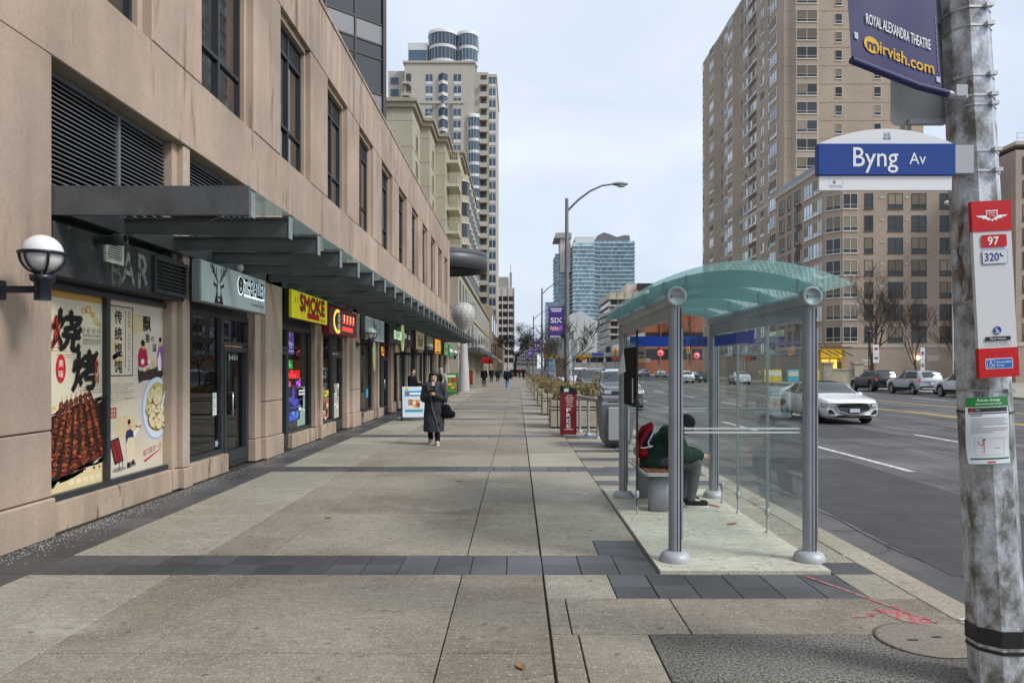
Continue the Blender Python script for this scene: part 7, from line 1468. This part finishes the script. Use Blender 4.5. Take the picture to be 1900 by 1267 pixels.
# evergreen shrub behind the big pole
sg = thing('conifer', 'small dark conifer behind the transit stop sign across the road', 'tree', (47.2, 72, 0), local=True); random.seed(6); nb = MB()
for i in range(2400):
    z = random.uniform(.6, 7.2); r_ = (7.6-z)*.24*random.uniform(.2, 1); a = random.uniform(0, 6.283); x, y = r_*math.cos(a), r_*math.sin(a); s = random.uniform(.08, .2); e = random.uniform(0, 6.28)
    nb.add([(x, y, z), (x+s*math.cos(e), y+s*math.sin(e), z-.1), (x+.5*s*math.cos(e+1), y+.5*s*math.sin(e+1), z+.12)], [(0, 1, 2)])
nb.obj('crown', mat('conifer_green', (.022, .035, .022), .9), sg); MB().tube([(0, 0, -.02), (0, 0, 7)], [.14, .03], 8).obj('trunk', M_BARK, sg)
# ------------------------------------------------------------------ poles and signs across the road and far down the street
def post_sign(x, y, h, w_, hh, cols, label, z0=None):
    t = thing('road_sign', label, 'sign', (x, y, 0), 'road signs'); MB().tube([(x, y, -.02), (x, y, h)], .045, 8).obj('post', M_LP, t)
    z = h
    for i, c_ in enumerate(cols): MB().box(x-w_/2, x+w_/2, y-.06, y-.046, z-hh, z-.03).obj('plate', C(c_, .5), t); MB().box(x-w_*.3, x+w_*.3, y-.066, y-.0605, z-hh*.65, z-hh*.35).obj('symbol', C('#8a4a48' if i == 0 else '#6a6e70', .5), t); z -= hh
post_sign(33.0, 66.5, 3.9, .55, .85, ['#d8d4d4', '#cfd0ce'], 'white parking signs on a post behind the parked dark SUV')
post_sign(37.0, 66, 3.6, .38, 1.1, ['#ced8e4', '#c9cbcc'], 'narrow white sign on a post behind the parked silver SUV')
lp2 = thing('park_lamp', 'black post-top lamp in front of the brick block across the road', 'lamp post', (36.5, 75, 0)); MB().tube([(36.5, 75, -.02), (36.5, 75, 5.2)], .06, 8).obj('post', M_NAVY, lp2); MB().lathe([(.05, 5.2), (.35, 5.3), (.3, 5.55), (.05, 5.7)], (36.5, 75, 0), 14).obj('lantern', M_NAVY, lp2)
sp = thing('slim_pole', 'slim pale pole with a small cap beside the big pole', 'pole', (27.5, 46, 0)); MB().tube([(33.75, 55.9, -.02), (33.6, 55.9, 14.5)], .055, 8).obj('shaft', mat('pale_pole', (.5, .48, .45), .5), sp); MB().ell((33.4, 55.9, 14.5), (.4, .2, .18), 10, 6).obj('lamp', M_WFR, sp)
wr = thing('overhead_wire', 'thin overhead wire sloping past the brick block', 'wire', (40, 70, 8)); MB().tube([(20, 52, 7.2), (27, 54, 8.8), (33.6, 55.9, 10.8), (48, 60, 15)], .018, 5).obj('cable', M_TRB, wr)
def signal(x, y, h, label, lit):
    t = thing('traffic_signal', label, 'traffic light', (x, y, 0), 'traffic lights at the far crossing'); MB().tube([(x, y, -.1), (x, y, h)], .07, 8).obj('post', M_LP, t); MB().box(x-.22, x+.22, y-.3, y-.08, h-1.1, h, bev=.03).obj('housing', C('#c9951c', .5), t)
    for i, c_ in enumerate(['#d81818', '#3a2c10', '#10301c']): MB().lathe([(.10, 0), (.10, .04), (.001, .05)], (x, y-.30, h-.2-.33*i), 14, ax='Y').obj('lamp', C(c_, .4, 2 if (i == 0 and lit) else 0), t)
signal(21.7, 92, 4.6, 'traffic light showing red, seen between the shelter posts', True); signal(3.6, 96, 4.5, 'yellow traffic light beyond the kerbside planters', False); signal(16.0, 118, 5, 'traffic light showing red far across the road behind the shelter', True)
def glow(x, y, z, w_, h_, col, label, e=1.5, txt=None):
    t = thing('shop_sign', label, 'sign', (x, y, z), 'far shop signs'); MB().box(x-w_/2, x+w_/2, y, y+.15, z, z+h_).obj('box', C(col, .5, e), t); MB().tube([(x, y+.1, -.02), (x, y+.1, z)], .05, 6).obj('post', M_LP, t)
def oval(x, y, z, r_, label):
    t = thing('lit_sign', label, 'sign', (x, y, z), 'red oval signs across the road'); MB().lathe([(r_, 0), (r_, .1), (.001, .1)], (x, y, z), 22, ax='Y').obj('disc', C('#c8283a', .5, .3), t); MB().lathe([(r_*.62, .1), (r_*.62, .12), (.001, .12)], (x, y, z), 22, ax='Y').obj('rim', C('#f4c8cc', .5, .3), t); MB().lathe([(r_*.45, .12), (r_*.45, .14), (.001, .14)], (x, y, z), 22, ax='Y').obj('centre', C('#c8283a', .5, .3), t); MB().tube([(x, y+.1, -.02), (x, y+.1, z)], .07, 6).obj('post', M_LP, t)
oval(19.4, 98, 3.7, .5, 'red oval sign at the far crossing, left of the front shelter post'); oval(24.3, 98, 3.35, .5, 'red oval sign at the far crossing, right of the front shelter post')
random.seed(33)
farsig = [(12.5, 140, 3.2, 1.2, .8, '#c8702a', 'orange far sign above the kerbside car queue'), (9.5, 170, 4, 5, 1.2, '#c9a42a', 'yellow shop fascia at the far end of the street'), (16, 175, 4.2, 4, 1.0, '#d8b040', 'second yellow fascia at the far end of the street'), (20, 180, 4.6, 3, 1.2, '#4a5aa8', 'blue far fascia beside the yellow ones'), (24, 172, 3.6, 3, 1.0, '#c84a3a', 'red far fascia at the far end of the street'), (14, 150, 2.6, 1.0, 1.4, '#e0dcd0', 'pale far sign over the car queue'), (27.5, 160, 3.2, 2, .9, '#d89a3a', 'amber far sign right of the car queue'), (5.0, 128, 3.4, 1.0, .7, '#d86a2a', 'small orange sign beyond the planters'), (30.8, 97, 2.6, 1.1, .9, '#e07a2a', 'orange square sign seen through the shelter side glass')]
for x, y, z, w_, h_, c_, lab in farsig: glow(x, y, z, w_, h_*.7, c_, lab, .05)
for i, (x, y, w_, c_, lab) in enumerate([(31.5, 89, 2.2, '#c9b83a', 'yellow newspaper boxes seen through the shelter glass'), (34.0, 89, 1.4, '#5ab0c4', 'pale blue newspaper box seen through the shelter glass'), (36.2, 89, 2.0, '#c4c23a', 'yellow-green hoarding panel seen through the shelter glass')]):
    t = thing('street_box', lab, 'box', (x, y, 0), 'boxes on the far pavement'); MB().box(x-w_/2, x+w_/2, y, y+.6, 0, 1.5, bev=.03).obj('body', C(c_, .5), t); MB().box(x-w_/2+.1, x+w_/2-.1, y-.03, y, .7, 1.3).obj('panel', C('#d8d4c8', .5), t)
gy = thing('street_canopy', 'grey arched canopy with metal frame on the far pavement behind the shelter glass', 'canopy', (33, 96, 0)); MB().box(29.5, 38.5, 95, 99, 3.3, 3.6).obj('roof', C('#6d7478', .5), gy)
for x in (29.8, 34, 38.2): MB().tube([(x, 95.2, -.02), (x, 95.2, 3.3)], .08, 8).obj('post', M_LP, gy)
for q in range(3): MB().tube([(30+2.8*q, 95, 3.6), (31.4+2.8*q, 95, 5.2), (32.2+2.8*q, 95, 5.2)], .06, 6).obj('strut', M_LP, gy)
# ------------------------------------------------------------------ people
SKIN = mat('skin', (.60, .40, .30), .55, var=.06, vs=20); HAIRB = mat('black_hair', (.012, .010, .010), .5)
def capsule(mb, p0, r0, p1, r1, n=10):
    p0, p1 = Vector(p0), Vector(p1); d = p1-p0; mb.tube([p0, p0+d*.5, p1], [r0, (r0+r1)/2, r1], n); mb.ell(p0, (r0,)*3, 10, 7); mb.ell(p1, (r1,)*3, 10, 7)
FOLD = bpy.data.textures.new('folds', 'CLOUDS'); FOLD.noise_scale = .13; FOLD.noise_depth = 2
def soft(mb, vox, it=4, fold=0): return evaluated(mb.obj('t', SKIN, mesh_only=True), [('REMESH', dict(mode='VOXEL', voxel_size=vox, use_smooth_shade=True)), ('SMOOTH', dict(factor=.5, iterations=it))]+([('DISPLACE', dict(texture=FOLD, strength=fold, mid_level=.5))] if fold else []))
def setm(me, m):
    me.materials.clear(); me.materials.append(m); me.polygons.foreach_set('use_smooth', [True]*len(me.polygons)); return me
def hand(mb, w_, d, side):
    """palm and five fingers from wrist w_, along d; side = thumb side vector"""
    w_, d, s = Vector(w_), unit(d), unit(side); nrm = d.cross(s); capsule(mb, w_, .026, w_+d*.075, .034)
    for i, ln in enumerate((.070, .078, .072, .055)):
        b = w_+d*.085+s*(.026-.0175*i); k = b+d*ln*.55+nrm*.008; capsule(mb, b, .0095, k, .009, 6); capsule(mb, k, .009, k+(d*.6+nrm*.8).normalized()*ln*.5, .0075, 6)
    b = w_+d*.03+s*.028; capsule(mb, b, .012, b+(d*.7+s*.7).normalized()*.055, .010, 6)
def person(label, J, cols, loc, rz, vox=.014, hair='short', coat=None, extra=None, group='people on the pavement'):
    """J: joints in local metres (facing -y). cols: jacket, trousers, shoes"""
    b = MB(); V3 = Vector
    hd = V3(J['head']); nk = V3(J['neck']); pv = V3(J['pelvis']); fw = unit(J.get('look', (0, -1, 0))); upv = (hd-nk).normalized(); rt = fw.cross(upv).normalized(); upv = rt.cross(fw)
    rot = Matrix((rt, -fw, upv)).transposed()*cols.get('hs', 1)
    b.ell(hd, (.073, .092, .112), 16, 12, 0, rot); b.ell(hd+rot @ V3((0, -.03, -.055)), (.054, .06, .065), 12, 9, 0, rot); b.ell(hd+rot @ V3((0, -.098, -.012)), (.014, .02, .022), 8, 6, 0, rot)
    for sd in (-1, 1): b.ell(hd+rot @ V3((sd*.076, .005, -.005)), (.012, .02, .03), 8, 6, 0, rot)
    capsule(b, nk-upv*.03, .055, hd-upv*.06, .05); ch = V3(J['chest'])
    capsule(b, pv, .13, ch, .13); capsule(b, ch, .125, nk-upv*.05, .07)
    for s in 'LR':
        sh_, el, wr_ = V3(J['sh'+s]), V3(J['el'+s]), V3(J['wr'+s]); capsule(b, ch*.5+sh_*.5, .07, sh_, .06); capsule(b, sh_, .055, el, .042); capsule(b, el, .042, wr_, .028); hand(b, wr_, V3(J.get('hd'+s, wr_-el)), J.get('ts'+s, (1 if s == 'L' else -1, -.3, 0)))
        hp, kn, an, to = V3(J['hip'+s]), V3(J['kn'+s]), V3(J['an'+s]), V3(J['to'+s]); capsule(b, hp, .085, kn, .058); capsule(b, kn, .058, an, .04); capsule(b, an, .04, to, .035)
    body = place('person', setm(soft(b, vox, 3), SKIN)); tag(body, label, 'person', group)
    # face
    f = MB()
    for sd in (-1, 1): f.ell(hd+rot @ V3((sd*.031, -.086, .008)), (.012, .006, .006), 8, 6, 0, rot); f.ell(hd+rot @ V3((sd*.032, -.088, .030)), (.020, .006, .004), 8, 4, 0, rot)
    f.obj('eyes', C('#1c1412', .4), body); MB().ell(hd+rot @ V3((0, -.088, -.052)), (.024, .008, .007), 10, 6, 0, rot).obj('mouth', C('#8a4a42', .5), body)
    h_ = MB()
    if hair == 'long':
        h_.ell(hd+rot @ V3((0, .036, .030)), (.094, .092, .106), 16, 10, 0, rot)
        for sd in (-1, 1): capsule(h_, hd+rot @ V3((sd*.072, -.02, .05)), .034, hd+rot @ V3((sd*.088, .0, -.16)), .036); capsule(h_, hd+rot @ V3((sd*.050, -.045, .085)), .024, hd+rot @ V3((sd*.082, -.030, -.02)), .018)
        h_.ell(hd+rot @ V3((0, -.022, .078)), (.078, .078, .046), 14, 8, 0, rot)
        capsule(h_, hd+rot @ V3((0, .06, .02)), .085, hd+rot @ V3((0, .06, -.15)), .075)
    elif hair == 'hat': h_.ell(hd+rot @ V3((0, .010, .045)), (.098, .112, .100), 16, 10, 0, rot); h_.tube([hd+rot @ V3((.1*math.cos(a*.5236), .01+.115*math.sin(a*.5236), .005)) for a in range(13)], .016, 6)
    elif hair == 'hood': h_.ell(hd+rot @ V3((0, .03, .01)), (.115, .115, .14), 16, 10, 0, rot); capsule(h_, hd+rot @ V3((0, .05, -.06)), .10, nk, .11)
    else: h_.ell(hd+rot @ V3((0, .022, .038)), (.084, .092, .094), 14, 10, 0, rot)
    place('hair' if hair in ('long', 'short') else ('hat' if hair == 'hat' else 'hood'), setm(soft(h_, vox*.9, 3), cols.get('hair', HAIRB)), body)
    # clothes
    j = MB(); fat = cols.get('fat', .02)
    capsule(j, ch, .14+fat, nk-upv*.06, .085+fat*.5)
    if coat:
        for z0, rx0, ry0, z1, rx1, ry1 in coat:
            n = 22; vs = []
            for q in range(7):
                u = q/6; z = z0+(z1-z0)*u
                for a in range(n): th = 2*math.pi*a/n; vs.append((pv.x*(1-u)+ch.x*u*0+pv.x*u*0+(rx0+(rx1-rx0)*u)*math.cos(th), pv.y+(ry0+(ry1-ry0)*u)*math.sin(th), z))
            j.add(vs, [(i*n+a, i*n+(a+1) % n, (i+1)*n+(a+1) % n, (i+1)*n+a) for i in range(6) for a in range(n)]+[tuple(range(n))[::-1], tuple(range(6*n, 7*n))])
    else: capsule(j, pv-(ch-pv).normalized()*.06, .145+fat, ch, .14+fat)
    for s in 'LR':
        sh_, el, wr_ = V3(J['sh'+s]), V3(J['el'+s]), V3(J['wr'+s]); capsule(j, ch*.6+sh_*.4, .10+fat, sh_, .075+fat); capsule(j, sh_, .07+fat, el, .055+fat); capsule(j, el, .055+fat, wr_, .042+fat*.8)
    place('coat' if coat else 'jacket', setm(soft(j, vox, 5, .024), cols['jacket']), body)
    tr = MB(); capsule(tr, pv+V3((0, 0, .02)), .14, pv-V3((0, 0, .06)), .14)
    for s in 'LR': hp, kn, an = V3(J['hip'+s]), V3(J['kn'+s]), V3(J['an'+s]); capsule(tr, hp, .10, kn, .075); capsule(tr, kn, .075, an+V3((0, 0, .02)), .06)
    place('trousers', setm(soft(tr, vox, 4, .018), cols['trousers']), body)
    for s in 'LR':
        an, to = V3(J['an'+s]), V3(J['to'+s]); sm = MB(); d = (to-an); d.z = 0; d.normalize(); base = min(an.z-.07, to.z-.04); heel = V3((an.x, an.y, 0))-d*.04
        capsule(sm, heel+V3((0, 0, an.z-.02)), .046, to, .042); capsule(sm, an-V3((0, 0, .01)), .05, an-V3((0, 0, .03))+d*.05, .048); place('shoe', setm(soft(sm, max(vox*.8, .01), 2), cols['shoes']), body)
        so_ = MB(); c_ = heel.lerp(V3((to.x, to.y, 0)), .5); ln = (V3((to.x, to.y, 0))-heel).length/2+.045; ang = math.atan2(d.y, d.x); n = 18
        pts = [(c_.x+ln*math.cos(q)*math.cos(ang)-.05*math.sin(q)*math.sin(ang), c_.y+ln*math.cos(q)*math.sin(ang)+.05*math.sin(q)*math.cos(ang)) for q in [2*math.pi*a/n for a in range(n)]]
        zs = max(0, min(an.z-.085, to.z-.045)); so_.prism(pts, xyz, zs, zs+.025); so_.obj('sole', cols.get('sole', C('#d8d6d0', .7)), body)
    if extra: extra(body, J)
    body.location = loc; body.rotation_euler = (0, 0, rz); return body
def stand(h=1.72, walk=0.0, arms='down'):
    k = h/1.75; s = walk
    J = dict(head=(0, -.02, 1.635), neck=(0, .0, 1.47), chest=(0, .01, 1.27), pelvis=(0, 0, .95), shL=(.19, .01, 1.40), shR=(-.19, .01, 1.40), hipL=(.09, 0, .91), hipR=(-.09, 0, .91),
             knL=(.095, -.06-.14*s, .50), anL=(.10, .0-.26*s, .085), toL=(.115, -.15-.26*s, .05), knR=(-.095, -.03+.06*s, .50), anR=(-.10, .03+.30*s, .085+.05*s), toR=(-.115, -.12+.30*s, .05))
    if arms == 'down': J.update(elL=(.25, .04+.06*s, 1.12), wrL=(.25, -.04+.10*s, .87), elR=(-.25, .04-.06*s, 1.12), wrR=(-.25, -.05-.12*s, .88), hdL=(0, -.1, -1), hdR=(0, -.1, -1), tsL=(0, -1, 0), tsR=(0, -1, 0))
    elif arms == 'phone': J.update(elL=(.25, -.02, 1.11), wrL=(.065, -.25, 1.20), elR=(-.25, -.02, 1.11), wrR=(-.065, -.25, 1.20), hdL=(-.45, -.55, .35), hdR=(.45, -.55, .35), tsL=(.1, 0, 1), tsR=(-.1, 0, 1), look=(0, -1, -.18))
    elif arms == 'front': J.update(elL=(.22, -.02, 1.12), wrL=(.08, -.26, 1.08), elR=(-.22, -.02, 1.12), wrR=(-.02, -.26, 1.08), hdL=(-.4, -.6, .2), hdR=(.4, -.6, .2), tsL=(0, 0, 1), tsR=(0, 0, 1))
    return {a: tuple(c_*k for c_ in v_) if a not in ('look', 'hdL', 'hdR', 'tsL', 'tsR') else v_ for a, v_ in J.items()}
def fab(name, h, **k): return mat('cloth_'+name, hexc(h), .9, var=.12, vs=9, bump=.15, bs=90, spec=.2, **k)
GREY, BLACK, NAVYC, JEAN = fab('charcoal', '#3c3d42'), fab('black', '#15161a'), fab('navy', '#1c2230'), fab('jeans', '#7a93b0')
# --- woman walking with phone and bag
def lady(body, J):
    ph = MB().prism([(-.30, 1.20), (-.36, 1.245), (-.355, 1.253), (-.295, 1.208)], lambda u, v, t: (t, u, v), -.07, .07); ph.obj('phone', C('#0d0e10', .2), body)
    ed = fab('coat_edge', '#6a6b72'); q = MB()
    q.tube([(-.03, -.165, 1.28), (-.045, -.195, 1.10), (-.02, -.205, .85), (.07, -.215, .58), (.14, -.225, .30)], .011, 6); q.obj('coat_edge', ed, body)
    for sd in (-1, 1):
        la = MB(); la.add([(sd*.05, -.10, 1.44), (sd*.15, -.125, 1.37), (sd*.125, -.165, 1.24), (sd*.03, -.185, 1.16), (sd*.04, -.155, 1.32)], [(0, 1, 2, 3, 4)]); la.add([(sd*.07, .02, 1.48), (sd*.15, -.06, 1.43), (sd*.15, -.125, 1.37), (sd*.05, -.10, 1.44)], [(0, 1, 2, 3)]); la.obj('lapel', fab('lapel', '#4a4b51'), body)
    MB().add([(-.04, -.09, 1.45), (.04, -.09, 1.45), (.03, -.14, 1.34), (-.03, -.14, 1.34)], [(0, 1, 2, 3)]).obj('collar_shirt', C('#c9b0a4', .8), body)
k_ = 1.0
J = stand(1.64, .55, 'phone'); J['toR'] = (J['toR'][0], J['toR'][1], .045)
pw = person('woman-length dark hair person in long grey coat walking with a phone', J, dict(jacket=GREY, trousers=BLACK, shoes=fab('sneaker', '#b8b6b0'), fat=.03, hs=1.14), (-1.90, 16.45, 0), 0, .012, 'long', coat=[(.30, .235, .235, .62, .235, .205), (.58, .237, .19, .95, .215, .175), (.9, .22, .178, 1.30, .195, .135)], extra=lady)
pw['label'] = 'person with dark shoulder-length hair in a long grey coat walking with a phone'
hb_ = thing('shoulder_bag', 'large black shoulder bag carried by the person in the long grey coat', 'bag', (-1.62, 16.4, .7)); q = MB(); q.ell((-1.60, 16.38, .70), (.20, .085, .10), 16, 10); q.ell((-1.63, 16.38, .80), (.13, .07, .13), 14, 8); q.ell((-1.52, 16.38, .66), (.11, .07, .06), 12, 8); place('pouch', setm(soft(q, .014, 3, .02), fab('bag', '#101116')), hb_); MB().tube([(-1.66, 16.30, .93), (-1.66, 16.36, 1.2), (-1.70, 16.45, 1.385), (-1.66, 16.54, 1.2), (-1.62, 16.46, .93)], .014, 6).obj('strap', BLACK, hb_)
# --- person on phone by the open door, person in hoodie, far walkers
def phone_only(body, J): MB().box(-.035, .035, -.335, -.325, 1.20, 1.34, bev=.004).obj('phone', C('#0d0e10', .2), body)
person('person in black looking at a phone beside the open shop door', stand(1.70, .1, 'phone'), dict(jacket=BLACK, trousers=BLACK, shoes=fab('white_shoe', '#c9c9c6'), fat=.02), (-3.95, 27.2, 0), R(70), .018, 'short', extra=phone_only)
def packb(body, J): q = MB(); q.ell((0, .23, 1.22), (.15, .09, .22), 12, 9); place('backpack', setm(soft(q, .02, 3), BLACK), body)
person('person in pale grey hoodie with black backpack behind the walking coat wearer', stand(1.72, .5), dict(jacket=fab('hoodie', '#a9a7a2'), trousers=fab('greytrouser', '#3a3a3e'), shoes=BLACK, fat=.03, hair=fab('hoodie', '#a9a7a2')), (-3.80, 36, 0), R(172), .02, 'hood', extra=packb)
person('person in dark top and light blue jeans walking away in the middle of the pavement', stand(1.76, .7), dict(jacket=NAVYC, trousers=JEAN, shoes=fab('white_shoe', '#c9c9c6'), fat=.03), (-.78, 57, 0), R(180), .025)
person('person all in black walking towards the camera past the arcade windows', stand(1.74, .6), dict(jacket=BLACK, trousers=BLACK, shoes=BLACK, fat=.03, sole=BLACK), (-3.05, 66, 0), 0, .028)
person('person in dark clothes beyond the one all in black, nearer the wall', stand(1.70, .4), dict(jacket=NAVYC, trousers=BLACK, shoes=BLACK, fat=.03, sole=BLACK), (-3.15, 88, 0), 0, .035)
person('person in a dark green coat walking beside the far dark-clothed one', stand(1.66, .5), dict(jacket=fab('dkgreen', '#26302c'), trousers=BLACK, shoes=BLACK, fat=.03, sole=BLACK), (-2.45, 89, 0), R(180), .035)
for i, (x, y, c_, lab) in enumerate([(-.9, 112, '#2a2a30', 'tiny distant person in dark coat left of the far crowd'), (.35, 118, '#5a2a2c', 'tiny distant person in dark red at the far end of the pavement'), (1.0, 124, '#3a3c44', 'tiny distant person in grey at the far end of the pavement'), (-.2, 130, '#1c1e24', 'tiny distant person in black at the far end of the pavement'), (-2.6, 104, '#22262c', 'distant person in dark clothes under the red awning'), (1.6, 116, '#7a7470', 'tiny distant person in pale coat beside the planters'), (.9, 104, '#20242c', 'distant person in black near the last planters')]):
    person(lab, stand(1.7+.03*(i % 3), .4), dict(jacket=fab('far%d' % i, c_), trousers=BLACK, shoes=BLACK, fat=.03, sole=BLACK), (x, y, 0), R(180)*(i % 2), .045)
# --- seated person in the shelter (faces the road, +x); joints built facing -y then turned 90 degrees
J = dict(head=(0, -.36, 1.03), neck=(0, -.23, .93), chest=(0, -.12, .80), pelvis=(0, 0, .615), shL=(.19, -.17, .90), shR=(-.19, -.17, .90), hipL=(.10, -.03, .60), hipR=(-.10, -.03, .60), knL=(.13, -.44, .57), knR=(-.12, -.46, .57), anL=(.12, -.36, .115), anR=(-.11, -.40, .115), toL=(.13, -.53, .08), toR=(-.12, -.57, .08),
         elL=(.24, -.28, .68), wrL=(.10, -.50, .66), elR=(-.24, -.28, .68), wrR=(-.06, -.50, .66), hdL=(-.35, -.8, -.15), hdR=(.2, -.9, -.15), tsL=(0, 0, 1), tsR=(0, 0, 1), look=(0, -.85, -.5))
def hooded(body, J):
    q = MB(); q.ell((0, -.17, .965), (.135, .12, .075), 14, 9); q.ell((0, -.27, .955), (.10, .09, .07), 14, 9); place('hood', setm(soft(q, .014, 3, .015), MATS['cloth_green_parka']), body)
sp_ = person('seated person in dark green jacket and black hat bent forward on the shelter bench', J, dict(jacket=fab('green_parka', '#263a31'), trousers=fab('grey_trouser', '#5c6064'), shoes=fab('dark_shoe', '#23252a'), fat=.05, hair=BLACK), (1.74, 9.02, 0), R(90), .012, 'hat', extra=hooded, group='people at the bus shelter')
bk = thing('backpack', 'red and navy backpack with white straps on the back of the seated person', 'backpack', (1.62, 9.02, .7)); Rb = Matrix.Rotation(R(22), 3, 'Y')
q = MB(); q.ell((1.60, 9.02, .86), (.10, .15, .17), 16, 10, 0, Rb); q.ell((1.57, 9.02, .80), (.09, .13, .13), 16, 10, 0, Rb); place('upper_bag', setm(soft(q, .014, 3), fab('pack_navy', '#1a2246')), bk)
q = MB(); q.ell((1.545, 9.02, .70), (.105, .155, .085), 16, 10, 0, Rb); place('lower_pocket', setm(soft(q, .014, 2), fab('pack_red', '#861520')), bk)
q = MB(); q.tube([(1.66, 8.90, 1.03), (1.58, 8.875, .95), (1.50, 8.88, .80), (1.47, 8.90, .72)], .028, 8); q.tube([(1.68, 9.0, 1.05), (1.56, 8.98, 1.0), (1.48, 8.98, .86)], .03, 8); q.obj('red_panel', MATS['cloth_pack_red'], bk)
q = MB(); q.tube([(1.70, 8.885, 1.03), (1.655, 8.86, .93), (1.60, 8.855, .83), (1.63, 8.86, .77)], .010, 6); q.tube([(1.47, 8.90, .77), (1.56, 8.862, .765), (1.66, 8.86, .79)], .011, 6); q.obj('white_strap', C('#c9c6bd', .8), bk)
bpy.data.scenes.remove(TMP)
for o in sc.objects:
    if '_w' in o: del o['_w']
